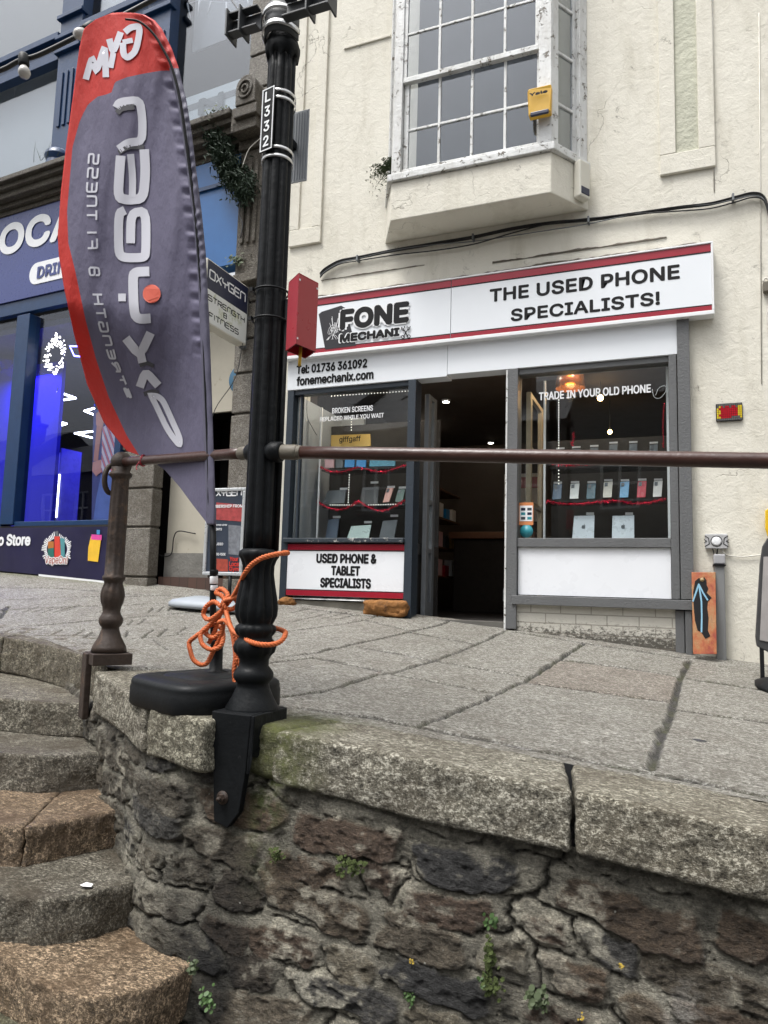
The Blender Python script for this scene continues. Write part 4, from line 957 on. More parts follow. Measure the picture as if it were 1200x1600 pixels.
# coloured paper low in the left upper window
m_ = MB(); a0 = c1a+.40
m_.prism([LQ(a0+.05,4.87,-.135), LQ(6.0,4.87,-.135), LQ(6.0,5.30,-.135)], LO*.004); m_.build('window_poster', simple('grey_poster', (.20,.23,.25), .6), lbld)
m_ = MB(); m_.prism([LQ(a0+.5,4.87,-.13), LQ(6.0,4.87,-.13), LQ(6.0,5.14,-.13)], LO*.004); m_.build('window_poster', simple('salmon_poster', (.5,.24,.19), .6), lbld)

# shop front of the blue shop
zS0, zS1 = Z_(20,470,.05), Z_(20,327,.05)
vs_ = thing('shop_sign', LQ(4.0, zS0, .05), 'deep blue shop sign with big white letters, left of the feather flag', 'sign')
m_ = MB(); m_.lb(sP0+.05, 6.8, -.05, .05, zS0, zS1); m_.build('sign_panel', M['navy_sign'], vs_)
a_ = LX(-38,403,.055); b_ = LX(92,340,.055); hh = Z_(52,341,.055)-Z_(52,389,.055)
sO = S_(0,372,.055); sC = S_(40,362,.055); pitch = sO-sC
text_on('lettering', 'LOCAL', LQ(sO+pitch*.72, Z_(20,396,.055), .055), -LU, (0,0,1), pitch*4.35, hh*1.02, M['white'], vs_, .035, .004)
s0_, z0_ = LX(46,430,.055); hp = .12
pill = [LQ(s0_-.10+.12*math.cos(a), z0_+.13*math.sin(a), .053) for a in np.linspace(-math.pi/2, -3*math.pi/2, 12)]
pill = [LQ(s0_-.12+(.12*math.cos(a)), z0_+.13*math.sin(a), .053) for a in np.linspace(-math.pi/2, math.pi/2, 12)]+[LQ(s0_-.98-.12*math.cos(a), z0_+.13*math.sin(a), .053) for a in np.linspace(math.pi/2, -math.pi/2, 12)]
m_ = MB(); m_.prism(pill, LO*.004); m_.build('white_pill', M['white'], vs_)
text_on('lettering', 'DRINKS', LQ(S_(58,430,.058), z0_-.075, .058), -LU, (0,0,1), .72, .15, M['navy_sign'], vs_, .03, .004)
m_ = MB(); m_.lb(sP0+.03, SEND, -.05, .06, zS1+.005, 4.42); m_.lb(sP0+.03, SEND, -.05, .03, Z_(20,492,.03), zS0-.004); m_.build('fascia_surround', M['bluepaint'], lbld, .006)
zw0 = .60; zw1 = Z_(20,497,.02)
m_ = MB(); m_.lb(S_(40,600,.03), S_(22,600,.03)+.02, -.10, .05, zw0, zw1); m_.lb(sP1, sP1+.09, -.1, .05, zw0, zw1); m_.lb(5.6, 5.8, -.1, .05, zw0, zw1); m_.lb(sP1+.09, S_(40,600,.03)-.003, -.1, .03, zw0-.03, zw0+.03); m_.lb(S_(22,600,.03)+.023, 5.6, -.1, .03, zw0-.03, zw0+.03)
m_.build('window_frame', M['bluepaint'], lbld, .006)
m_ = MB(); m_.lb(sP1+.05, 6.8, -.05, -.044, zw0, zw1); m_.build('shop_pane', glassmat('blue_shop_glass', (.88,.9,.97), .75, .0, .004), lbld)
# blue lit interior
blu = simple('blue_painted_wall', (.05,.05,.5), .5, var=.1)
m_ = MB(); m_.lb(sP1, SEND, -4.8, -4.7, -.1, 3.0); m_.lb(S_(96,600,-.7)+.0, 7.0, -.75, -.70, .2, 2.75); m_.build('blue_wall', blu, lbld)
m_ = MB(); m_.lb(sP1, SEND, -4.8, -.12, 2.92, 2.99); m_.build('shop_ceiling', simple('dark_ceiling', (.05,.05,.07), .6), lbld)
m_ = MB(); m_.lb(sP1, SEND, -4.8, -.12, -.1, -.02); m_.lb(.4,sP1-.01,-2,-.1,-.2,-.06); m_.build('shop_floor', M['dark'], lbld)
m_ = MB(); m_.lb(sP1-.02, sP1+.03, -4.8, -.13, -.1, 3.0); m_.build('party_wall', M['dark'], lbld)
L_ = bpy.data.lights.new('blue_strip_light', 'AREA'); L_.energy = 55; L_.color = (.03,.025,1); L_.size = 1.2
bl = bpy.data.objects.new('blue_strip_light', L_); COL.objects.link(bl); bl.location = LQ(3.4,2.7,-1.9)
L_ = bpy.data.lights.new('blue_strip_light', 'AREA'); L_.energy = 22; L_.color = (.05,.025,1); L_.size = .6
bl = bpy.data.objects.new('blue_strip_light', L_); COL.objects.link(bl); bl.location = LQ(4.3,2.6,-.35)
# zig-zag strip lights on the ceiling
def vlight(px, off, z, lab, flip=1):
    s0, _ = 0, 0; n = len(px); t_ = None
    pts = []
    for q in px:
        r = ray(*q); tt = z/r.z; p = r*tt; pts.append(p)
    t_ = thing('ceiling_light', pts[0], lab, 'light', 'pointed white strip lights on the blue shop ceiling')
    m__ = MB(); m__.tube([p for p in pts], .014, 6); m__.build('light_tube', emis('white_strip_light', (.85,.88,1), 7), t_)
    m__ = MB(); m__.tube([pts[0]+Vector((0,0,.01)), pts[0]+Vector((0,0,.06))], .008, 6); m__.build('mount', M['galv'], t_)
vlight([(90,612),(118,622),(90,626)], 0, 2.35, 'pointed white ceiling light nearest the top of the blue shop window')
vlight([(147,638),(132,642),(147,648)], 0, 2.35, 'pointed white ceiling light beside the flag in the blue shop')
vlight([(88,658),(104,662),(88,667)], 0, 2.30, 'pointed white ceiling light at the left, level with the poster hand')
vlight([(145,674),(117,677),(144,684)], 0, 2.25, 'wide pointed ceiling light lowest in the blue shop')
# neon hexagon outline hanging in the window
ng = thing('neon_sign', LQ(3.0,2.4,-.2), 'blue neon outline hanging high in the blue shop window behind the flag edge', 'neon sign')
m_ = MB(); nn = [LQ(*LX(*q,-.2), -.2) for q in ((152,541),(109,541),(116,556),(152,560))]
m_.tube(nn, .009, 6); m_.build('neon_tube', emis('blue_neon', (.15,.15,1), 9), ng)
# wreath of small lights
wr = thing('light_wreath', LQ(*LX(86,540,-.12), -.12), 'oval wreath of tiny white lights hanging in the blue shop window', 'wreath')
m_ = MB(); rw_ = random.Random(8); c0 = LX(86,555,-.12); hs_ = abs(Z_(86,532,-.12)-Z_(86,578,-.12))/2
ring = []
for i in range(170):
    a = rw_.uniform(0, 6.283); rr_ = rw_.gauss(1,.13); p = LQ(c0[0]+math.cos(a)*hs_*.80*rr_, c0[1]+math.sin(a)*hs_*rr_, -.12+rw_.uniform(-.02,.02))
    m_.ob(p, Vector((1,0,0)), Vector((0,1,0)), Vector((0,0,1)), .0055, .0055, .0055)
for i in range(14):
    p = LQ(c0[0]+rw_.uniform(-.02,.02), c0[1]+hs_*(1.05+i*.035), -.12); m_.ob(p, Vector((1,0,0)), Vector((0,1,0)), Vector((0,0,1)), .005,.005,.005)
m_.build('tiny_lights', emis('fairy_light', (1,.95,.8), 3.5), wr)
m_ = MB(); m_.tube([LQ(c0[0]+math.cos(a)*hs_*.8, c0[1]+math.sin(a)*hs_, -.12) for a in np.linspace(0, 6.283, 24)], .007, 5); m_.build('wreath_ring', M['galv'], wr)
# shelving with bottles, lit shelves
sh = thing('display_shelving', LQ(2.9,0,-1.2), 'lit glass shelves of small bottles inside the blue shop', 'shelves')
m_ = MB(); s_a, s_b = S_(82,770,-1.2), S_(106,770,-1.2); zz = [Z_(90,q,-1.2) for q in (757,775,793,811)]
for z in zz: m_.lb(s_a, s_b, -1.35, -1.05, z, z+.015)
m_.lb(s_b-.02, s_b, -1.36, -1.04, .1, zz[0]+.45); m_.lb(s_a, s_a+.02, -1.36, -1.04, .1, zz[0]+.45); m_.build('shelf_rack', simple('pale_lit_shelf', (.5,.5,.6), .3), sh)
m_ = MB()
for z in zz:
    x = s_b+.04
    while x < s_a-.03:
        h = rw_.uniform(.09,.15); m_.lb(x, x+.035, -1.30, -1.25, z+.016, z+.016+h); x += rw_.uniform(.05,.07)
bt = m_.build('bottle_rows', simple('mixed_dark_bottles', (.25,.25,.4), .3, var=.8, sc=30), sh)
m_ = MB(); m_.lb(s_b-.03, s_b-.022, -1.04, -1.02, zz[-1], zz[0]+.10); m_.build('light_strip', emis('shelf_strip', (.8,.8,1), 5), sh)
# printed picture of a person on the shop window (flat print in the window)
pp_ = thing('window_print', LQ(2.3,.6,-.09), 'window print of a person in striped shirt and jeans on the blue shop glass', 'window print')
def lprint(pts, off, mat, nm):
    m__ = MB(); m__.prism([LQ(*LX(*q,off), off) for q in pts], -LO*.003); return m__.build(nm, mat, pp_)
lprint([(146,640),(200,640),(200,812),(143,812)], -.095, simple('print_background', (.05,.06,.16), .5, var=.4), 'print_sheet')
lprint([(152,650),(158,648),(160,664),(155,700),(153,720),(146,720),(148,700),(151,668)], -.09, simple('print_skin', (.38,.17,.12), .5), 'printed_arm')
lprint([(150,646),(158,640),(164,652),(160,668),(150,664)], -.0895, simple('print_skin_hand', (.42,.20,.14), .5), 'printed_hand')
lprint([(145,722),(158,718),(160,736),(150,744),(144,736)], -.0885, simple('print_skin_hand2', (.45,.22,.17), .5), 'printed_hand')
t = NT('striped_print'); sw = t.n('TexWave'); sw.inputs['Scale'].default_value = 9; sw.bands_direction = 'DIAGONAL'; t.l(t.pos((1,1,.5)), sw.inputs['Vector'])
lprint([(160,668),(172,660),(196,700),(196,745),(158,738)], -.088, t.out(t.ramp(sw.outputs['Fac'], [(.0,(.55,.5,.48)),(.45,(.55,.5,.48)),(.5,(.10,.14,.35)),(.7,(.10,.14,.35)),(.75,(.5,.16,.14))], 'CONSTANT'), .6), 'printed_shirt')
lprint([(158,742),(196,745),(196,812),(146,812),(150,780)], -.087, simple('print_denim', (.10,.16,.36), .6, var=.3), 'printed_jeans')
# dark banner below the window
bn = thing('shop_banner', LQ(3.8,0,.05), 'dark navy printed banner with shop wording along the foot of the blue shop', 'banner')
zb1 = Z_(60,822,.05)
pts = [LQ(1.93, Z_(160,823,.05), .045), LQ(6.6, zb1, .045), LQ(6.6, Z_(0,893,.05)-.0, .045), LQ(S_(0,892,.05), Z_(0,892,.05), .045), LQ(1.93, Z_(155,905,.05)-.02, .045)]
m_ = MB(); m_.prism(pts, -LO*.006); m_.build('banner_sheet', simple('navy_banner', (.014,.012,.045), .4, var=.5, sc=2.2), bn)
m_ = MB(); m_.prism([LQ(1.93, Z_(155,905,.05)-.02, .047), LQ(S_(60,897,.05), Z_(60,897,.05)+.00, .047), LQ(S_(60,897,.05), Z_(60,900,.05), .047), LQ(1.93, Z_(155,911,.05)-.02, .047)], -LO*.004); m_.build('pale_edge', M['white'], bn)
m_ = MB(); m_.lb(sP1, 7, -.1, .03, -.6, .58); m_.build('stall_riser', M['dark'], lbld)
ltext('o Store', (-3,853), (49,834), M['white'], bn, .05, .035)
def bprint(pts, off, mat, nm):
    m__ = MB(); m__.prism([LQ(*LX(*q,off), off) for q in pts], -LO*.002); return m__.build(nm, mat, bn)
m_ = MB(); rg = random.Random(2)
for i in range(34):
    a = math.pi*(1.18-1.36*i/33); r0, r1 = 16, 21+rg.uniform(-1,4)
    q0 = (89+r0*math.cos(a), 858-r0*1.05*math.sin(a)); q1 = (89+r1*math.cos(a), 858-r1*1.1*math.sin(a))
    m_.ribbon([LQ(*LX(*q0,.052), .052), LQ(*LX(*q1,.052), .052)], .013, LO, th=.001+.00001*i)
m_.build('emblem_rays', M['white'], bn)
bprint([(75,857),(84,856),(84,872),(75,873)], .053, simple('emblem_green', (.02,.14,.11), .5), 'emblem_bottle'); bprint([(75,846),(84,846),(84,856),(75,857)], .0532, simple('emblem_tan', (.42,.15,.03), .5), 'emblem_bottle_top')
bprint([(85,838),(93,838),(95,872),(85,872)], .0545, simple('emblem_red', (.60,.05,.03), .5), 'emblem_device'); bprint([(87,830),(91,830),(91,838),(87,838)], .0546, M['galv'], 'emblem_mouthpiece')
bprint([(94,840),(101,842),(101,872),(95,872)], .0535, simple('emblem_teal', (.08,.26,.28), .5), 'emblem_device')
ltext('VapeOn!', (69,884.5), (107,868), M['white'], bn, .0555, .09); ltext('VapeOn!', (70,883.5), (106.3,869), simple('emblem_brown', (.38,.09,.05), .5), bn, .0565, .012)
bprint([(138,855),(142,838),(158,840),(153,878),(137,876)], .053, simple('print_yellow', (.75,.45,.03), .5), 'printed_device'); bprint([(143,835),(159,836),(158.5,844),(142,843)], .054, simple('print_pink', (.65,.06,.30), .5), 'printed_device_cap'); bprint([(151,828),(156,828),(156,835),(151,835)], .0542, simple('print_blue', (.05,.25,.5), .5), 'printed_device_tip')

# gym entrance recess between the pilaster and the quoins
creamw = simple('grubby_cream_wall', (.42,.39,.32), .8, var=.2, sc=3, dirt=((.22,.19,.14), 5, .62))
m_ = MB(); m_.lb(sQ1+.01, sP0-.01, -.34, -.30, Z_(350,643,-.3), 3.0); m_.lb(.93, sP0-.005, -.27, -.22, .30, 1.35); m_.build('recess_wall', creamw, lbld)
m_ = MB(); m_.lb(sQ1, sP0, -.30, -.2, 2.98, 3.1); m_.lb(sQ1+.01, sQ1+.05, -1.0, -.3, -.2, 1.85); m_.build('recess_soffit', M['bluepaint'], lbld)
m_ = MB(); m_.lb(sQ1+.01, sP0, -1.05, -1.0, -.2, 1.85); m_.lb(sQ1+.01, sP0, -1.0, -.34, 1.84, 1.88); m_.build('recess_dark', M['dark'], lbld)
m_ = MB(); m_.lb(.56, .80, -.36, -.33, -.05, Z_(350,660,-.3)); m_.build('gym_door', simple('brown_timber_door', (.085,.045,.025), .5, var=.3), lbld, .005)
m_ = MB(); m_.lb(.88, sP0-.003, -.27, -.20, .06, .30); m_.build('lower_render', simple('damp_grey_render', (.16,.155,.14), .85, var=.4, sc=5, bump=.008, bsc=25), lbld)
t = NT('brown_tile_plinth'); bk_ = t.n('TexBrick'); bk_.offset = 0; bk_.inputs['Scale'].default_value = 1; bk_.inputs['Brick Width'].default_value = .11; bk_.inputs['Row Height'].default_value = .5; bk_.inputs['Mortar Size'].default_value = .003
bk_.inputs['Color1'].default_value = (.085,.045,.032,1); bk_.inputs['Color2'].default_value = (.06,.035,.028,1); bk_.inputs['Mortar'].default_value = (.02,.017,.014,1); t.l(t.pos(), bk_.inputs['Vector'])
m_ = MB(); m_.lb(sQ1+.01, sP0-.003, -.27, -.13, -.3, .058); m_.build('tile_plinth', t.out(bk_.outputs['Color'], .55), lbld)
m_ = MB(); a0 = Z_(300,722,-.2); m_.lb(1.02, sP0-.01, -.22, -.19, 1.352, 1.50); gs_ = m_.build('gym_sign_strip', M['navy'], None); tag(gs_, 'narrow navy sign reading NUTRITION partly hidden by the handrail', 'sign')
gl = ltext('NUTRITION', (243,733), (262,725), M['white'], gs_, -.185, .02, 'lettering')
p_ = thing('wall_disc', LQ(.62,2.2,-.28), 'round blue plaque half hidden behind the granite quoins', 'plaque')
m_ = MB(); cs_, cz_ = LX(377,592,-.29); axm = Matrix((LU, Vector((0,0,1)), LO)).transposed().to_3x3(); rdi = abs(cz_-Z_(377,615,-.29))
m_.lathe(LQ(cs_, cz_, -.297), [(rdi,0),(rdi,.01),(rdi*.96,.014)], 36, axis=axm); m_.build('disc_face', simple('dusty_blue_disc', (.06,.15,.24), .5), p_)
# small service boxes and cables in the recess
jb = MB(); s0, z0 = LX(237,825,-.19); jb.lb(s0-.06, s0+.06, -.22, -.15, z0-.09, z0+.07); tag(jb.build('junction_box', M['galv'], None, .01), 'small grey junction box on the cream panel behind the rusty post', 'junction box')
m_ = MB(); m_.tube(crom([LQ(*LX(*q,-.19), -.185) for q in ((237,838),(238,858),(252,868),(268,866),(272,840),(280,830),(306,834))], 5), .006, 6); tag(m_.build('wall_cable', M['cable'], None), 'thin black cable looping down from the grey junction box', 'cable')
m_ = MB(); m_.lb(.51, sP0, -.1, .06, 3.1, 4.235); m_.build('blue_panel', M['bluepanel'], lbld)
m_ = MB(); m_.lb(.515, sP0-.01, .061, .085, 3.93, 3.97); m_.build('panel_rail', M['bluepaint'], lbld)

# projecting gym sign on the quoin
osn = thing('projecting_sign', (-3.7, 5.2, 2.2), 'projecting box sign for the gym, navy top half over grubby white, fixed to the quoins', 'sign')
XO = -3.70; y0, y1 = 4.905, 5.56; zb0, zt0 = 2.25, 2.82; zmid = 2.55
m_ = MB(); m_.bx(XO-.11, XO-.004, y0, y1, zb0, zt0); m_.build('sign_case', M['offwhite'], osn, .006)
m_ = MB(); m_.bx(XO-.004, XO-.001, y0+.012, y1-.012, zmid, zt0-.012); m_.build('navy_face', M['navy'], osn)
m_ = MB(); m_.bx(XO-.004, XO-.001, y0+.012, y1-.012, zb0+.012, zmid-.001); m_.build('white_face', simple('stained_white_face', (.68,.69,.66), .5, var=.1, dirt=((.40,.42,.24), 5, .55)), osn)
m_ = MB(); m_.bx(XO-.08, XO-.03, y1, 5.66, zb0-.02, zt0-.08); m_.build('wall_bracket', M['galv'], osn, .004)
m_ = MB(); Uo = Vector((0,1,0)); Vo = Vector((0,0,1)); No = Vector((1,0,0))
stroke_text(m_, 'OXYGEN', (XO, y0+.04, 2.655), Uo, Vo, .56, .075, .013, No, .22); m_.build('lettering', M['white'], osn)
m_ = MB(); stroke_text(m_, 'STRENGTH', (XO, y0+.035, 2.455), Uo, Vo, .57, .046, .009, No, .25); stroke_text(m_, '&', (XO, y0+.27, 2.385), Uo, Vo, .055, .042, .008, No); stroke_text(m_, 'FITNESS', (XO, y0+.06, 2.305), Uo, Vo, .50, .046, .009, No, .25)
m_.build('lettering', M['black'], osn)
m_ = MB(); m_.tube(crom([Vector((XO,5.5,2.25)), Vector((XO-.03,5.45,1.9)), Vector((XO-.2,5.40,1.6)), Vector((XO-.25,5.4,1.3))], 5), .004, 5); m_.build('sign_cable', M['cable'], osn)

# A-board of the gym on its grey water base
ab = thing('a_board', (-3.78, 5.05, g(-3.78,5.05)), 'framed gym poster board on a grey plastic base beside the lamp post', 'pavement sign')
abp = lambda x, y: F(x, y, 5.05)
x0, x1 = abp(322,820).x, abp(383,820).x; z0b, z1b = abp(350,899).z, abp(350,757).z
zt_ = abp(383,762).z; zg = g(-3.78,5.05)
m_ = MB(); w_ = .028
m_.bx(x0, x1, 5.03, 5.07, z0b, z0b+w_); m_.bx(x0, x1, 5.03, 5.07, zt_-w_, zt_); m_.bx(x0, x0+w_, 5.03, 5.07, z0b+w_, zt_-w_); m_.bx(x1-w_, x1, 5.03, 5.07, z0b+w_, zt_-w_); m_.build('poster_frame', simple('silver_frame', (.55,.57,.58), .3, metal=.4), ab, .006)
m_ = MB(); m_.bx(x0+w_, x1-w_, 5.045, 5.055, z0b+w_, zt_-w_); m_.build('poster', simple('dark_grey_poster', (.035,.045,.065), .35, var=.3, sc=5), ab)
def posterbit(px, yy, mat, nm):
    m__ = MB(); m__.prism([F(*q, yy) for q in px], (0,.001,0)); m__.build(nm, mat, ab)
posterbit([(338,785),(380,789),(379,815),(338,812)], 5.043, simple('poster_photo_red', (.34,.05,.05), .5, var=.9, sc=22), 'poster_photo')
posterbit([(357,820),(379,822),(379,868),(357,866)], 5.0435, simple('poster_photo_grey', (.16,.17,.19), .5, var=.9, sc=25), 'poster_photo')
posterbit([(328,872),(356,874),(356,893),(328,892)], 5.0433, simple('poster_photo_dark', (.32,.05,.03), .5, var=.9, sc=26), 'poster_photo')
m_ = MB(); a = F(338,775,5.041); b = F(377,775,5.041); stroke_text(m_, 'XYGEN', a, Vector((1,0,0)), Vector((0,0,1)), b.x-a.x, .05, .010, Vector((0,-1,0)), .2); m_.build('lettering', M['white'], ab)
txp = (('MEMBERSHIP FROM', (326,794), (380,788)), ('EQUIPPED GYM', (330,822), (355,819)), ('WEIGHTS', (330,829), (347,825)), ('STUDIO', (332,852), (349,848)), ('CLASSES', (332,859), (346,856)), ('UP TO 5KG', (332,868), (353,864)))
for s_, bl_, tr_ in txp:
    if s_ in ('UP TO 5KG',): s_ = 'UP TO £50K'
    if s_ == 'CLASSES': continue
    ftext(s_, bl_, tr_, M['white'], ab, 5.043, .003, .02)
for s_, bl_, tr_ in (('Your', (359,877), (373,870)), ('Local', (358,885), (376,877.5)), ('Gym', (358,894), (374,885.5))): ftext(s_, bl_, tr_, simple('poster_red', (.5,.03,.02), .5), ab, 5.043, .003, .03)
m_ = MB(); gx = (x0+x1)/2
for xx in (x0+.12, x1-.12): m_.tube([(xx,5.05,z0b+.01), (xx,5.05,zg+.06)], .016, 8)
m_.build('support_springs', M['plastic_black'], ab)
m_ = MB(); n = 28; V = []
for rr_, zz in ((1,0),(1,.03),(.92,.055),(.45,.085)):
    for k in range(n):
        a = 2*math.pi*k/n; ce, se = math.cos(a), math.sin(a); e = .55
        V.append((gx-.06+.36*rr_*math.copysign(abs(ce)**e, ce), 5.03+.24*rr_*math.copysign(abs(se)**e, se), g(gx-.06+.36*ce, 5.03)+.004+zz))
m_.add(V, [(i*n+k, i*n+(k+1)%n, (i+1)*n+(k+1)%n, (i+1)*n+k) for i in range(3) for k in range(n)]+[tuple(range(n))[::-1], tuple(range(3*n,4*n))], 0, True)
m_.build('water_base', M['plastic_grey'], ab)

# ================================================================ window display of the phone shop
def ctr(o): return o
def prop(name, pts, th, mat, label, cat, group, Y, extra=None):
    """flat-backed gadget leaning in the window: outline from its four corners, real thickness"""
    t_ = thing(name, F(sum(p[0] for p in pts)/len(pts), max(p[1] for p in pts), Y), label, cat, group)
    top = min(p[1] for p in pts); bot = max(p[1] for p in pts)
    P = [F(*q, Y+.05*(bot-q[1])/(bot-top+1e-6)) for q in pts]
    m__ = MB(); m__.prism(P, (0, th, 0)); m__.build('casing', mat, t_, .0015)
    if extra: extra(t_, P, Y)
    return t_
def camera_bump(t_, P, Y):
    a, b, c, d = P; u = (b-a); v = (d-a)
    q = [a+u*i+v*j for i, j in ((.10,.06),(.46,.06),(.46,.30),(.10,.30))]
    m__ = MB(); m__.prism([p+Vector((0,-.004,0)) for p in q], (0,.0035,0)); m__.build('camera_block', M['graph'], t_, .001)
def logo(t_, P, Y):
    a, b, c, d = P; m0 = (a+b+c+d)/4; s_ = (b-a).length*.095
    m__ = MB(); U_ = (b-a).normalized(); W_ = (a-d).normalized()
    body = [(0,.75),(.35,.95),(.8,.75),(1,.35),(.72,.15),(.70,-.25),(1,-.5),(.7,-1.0),(.35,-1.15),(0,-1.02),(-.35,-1.15),(-.75,-.9),(-1,-.2),(-.95,.5),(-.6,.9),(-.25,.9)]
    m__.prism([m0+U_*(x*s_)+W_*(y_*s_)+Vector((0,-.0025,0)) for x, y_ in body], (0,.002,0))
    m__.prism([m0+U_*(x*s_)+W_*(y_*s_)+Vector((0,-.0025,0)) for x, y_ in ((0,1.05),(.1,1.5),(.45,1.75),(.4,1.3))], (0,.002,0))
    m__.build('fruit_emblem', M['graph'], t_)
GT = 'labelled price cards in the phone shop window'
def card(x0, y0, x1, y1, Y, lab):
    m__ = MB(); a = F(x0, y1, Y); b = F(x1, y0, Y); m__.bx(a.x, b.x, Y, Y+.002, a.z, b.z); tag(m__.build('price_card', M['label_white'], None), lab, 'price card', 'white price cards standing over the phones on show')
YD = 5.86
pcol = {'navy phone': (.03,.07,.13), 'white phone': (.62,.64,.62), 'dark teal phone': (.03,.09,.12), 'cream phone': (.55,.52,.45), 'light blue phone': (.13,.32,.52), 'red phone': (.42,.01,.03), 'pale silver phone': (.60,.58,.56)}
row = [(871,756,780),(898,755,779),(924,755,779),(950,752,777),(976,752,777),(1003,751,777),(1028,751,776)]
where = ['first from the left', 'second from the left', 'third from the left', 'middle one', 'third from the right', 'second from the right', 'at the right end']
for (x, ya, yb), (nm, c), wh in zip(row, pcol.items(), where):
    prop('phone', [(x-6.5,ya+1),(x+7.5,ya),(x+5.5,yb),(x-8,yb+.5)], .008, simple(nm.replace(' ','_'), c, .25, var=.05), nm+' on the lower row, '+wh, 'phone', 'phones standing in a row in the right window', YD, camera_bump)
    card(x-6, ya-3.5, x+7, ya, YD+.06, 'white price card above the '+nm)
toprow = [(875,701,'beside the white case edge'),(900,699,'second along from the left'),(928,697,'third along from the left'),(958,692,'fourth along, below the bare bulb'),(989,691,'fifth along'),(1021,692,'at the right end')]
for x, y_, wh in toprow:
    prop('phone', [(x-6,y_+3),(x+7,y_+2),(x+6,y_+27),(x-7,y_+28)], .008, M['graph'], 'dark phone on the upper row, '+wh, 'phone', 'dark phones on the upper row of the right window', YD, camera_bump)
    card(x-6, y_-2, x+7, y_+1.2, YD+.06, 'white price card over the upper phone '+wh)
for pts, wh in (([(897,806),(929,805),(928,841),(894,841)], 'left'), ([(957,806),(991,805),(991,841),(956,841)], 'right')):
    prop('tablet', pts, .008, M['tablet'], 'silver tablet standing at the foot of the right window, '+wh+' of the two', 'tablet', 'silver tablets in the right window', YD, logo)
for x, wh in ((922,'left'), (983,'right')): card(x-6, 800.5, x+6, 804.5, YD+.06, 'grey white price card above the '+wh+' silver tablet')
YL = 5.90
prop('network_sign', [(517,680),(578,678),(579,697),(517,699)], .02, M['gold'], 'gold card sign with black lettering in the left window just above the rail', 'sign', None, YL)
gg = [o for o in COL.objects if o.name.startswith('network_sign')][0]; ftext('giffgaff', (530,693.5), (564,680.5), M['black'], gg, YL-.006, .004, .02)
for pts, mat, lab in (([(508,709),(522,709),(521,731),(507,731)], M['pink_pack'], 'pale pink phone pack on the upper shelf of the left window'), ([(525,709),(537,709),(536,731),(524,731)], M['graph'], 'dark phone pack beside the pink one in the left window'),
    ([(540,707),(555,707),(553,730),(538,730)], M['blue_pack'], 'bright blue carton nearest the pink pack in the left window'), ([(558,707),(573,707),(571,730),(556,730)], M['blue_pack'], 'bright blue carton beside the blister pack in the left window'),
    ([(578,707),(618,707),(617,728),(577,729)], simple('teal_blister_card', (.04,.25,.38), .4, var=.9, sc=60), 'wide teal blister pack on the upper shelf of the left window')):
    prop('packet', pts, .02, mat, lab, 'packet', 'packets on the upper shelf of the left window', YL)
for pts, mat, lab, ex in (([(512,767),(541,765),(538,786),(503,788)], M['graph'], 'dark tablet leaning on the middle shelf at the left of the left window', None), ([(566,762),(592,760),(590,787),(562,788)], simple('dark_slab', (.035,.035,.035), .4), 'large dark tablet in the middle of the left window', None),
    ([(604,763),(615,762),(608,784),(598,785)], simple('rose_gold', (.45,.24,.20), .3, metal=.3), 'rose pink phone on the middle shelf of the left window', camera_bump), ([(622,765),(633,764),(629,784),(617,784)], simple('deep_green', (.03,.09,.07), .3), 'dark green phone beside the rose pink phone', camera_bump),
    ([(513,812),(530,810),(526,841),(508,841)], simple('slate_blue_case', (.06,.09,.14), .4), 'slate blue tablet at the foot of the left window', None), ([(549,822),(580,820),(576,841),(542,841)], simple('pale_green_silver', (.33,.42,.40), .3, metal=.2), 'pale silver green tablet at the foot of the left window', None),
    ([(598,814),(621,812),(616,841),(592,841)], M['graph'], 'tall graphite tablet at the foot of the left window', None)):
    prop('tablet' if 'tablet' in lab else 'phone', pts, .01, mat, lab, 'tablet' if 'tablet' in lab else 'phone', None, YL, ex)
for x, y_, lab in ((537,764,'left dark tablet'), (585,754,'large dark tablet'), (611,761,'rose pink phone'), (629,762,'dark green phone'), (526,808,'slate blue tablet'), (575,816,'pale silver green tablet'), (616,806,'tall graphite tablet')):
    card(x-6, y_-2, x+6, y_+1.6, YL+.07, 'white price card above the '+lab)
# shelves, pegboard edge dots
m_ = MB()
for px_, a_, b_ in ((731,503,634),(788,501,633)):
    z = F(570, px_+1, YL).z; x0 = F(a_, 760, YL).x; x1 = F(b_, 760, YL).x; m_.bx(x0, x1, YL-.02, YL+.25, z-.012, z)
m_.build('glass_shelf', simple('smoked_shelf', (.06,.065,.065), .2), cb)
m_ = MB()
for px_, a_, b_ in ((728,858,1042),(781,856,1042)):
    z = F(950, px_, YD).z; x0 = F(a_, 760, YD).x; x1 = F(b_, 760, YD).x; m_.bx(x0, x1, YD-.02, YD+.25, z-.012, z)
m_.build('glass_shelf', simple('smoked_shelf2', (.045,.045,.045), .2), cb)
def dots(lines, label):
    m__ = MB()
    for (x0,y0),(x1,y1),n,Y in lines:
        for i in range(n):
            p = F(x0+(x1-x0)*i/(n-1), y0+(y1-y0)*i/(n-1), Y); m__.lathe(p, [(.004,-.004),(.0045,0),(.004,.004)], 6)
    return tag(m__.build('dot_row', emis('glowing_white_dot', (1,.98,.9), .8), None), label, 'dot row')  # pegboard dots given a weak glow of their own, no lamps
dots([((518,619),(638,611),26,5.70), ((549,655),(549,672),5,5.80), ((546,742),(544,785),12,5.80), ((516,789),(553,789),11,5.82), ((576,789),(618,788),12,5.82)], 'rows of tiny white dots, made to glow, around the left window display')
dots([((873,625),(873,700),20,5.80), ((873,735),(873,756),5,5.80)], 'row of tiny white dots, made to glow, down the left side of the right window')
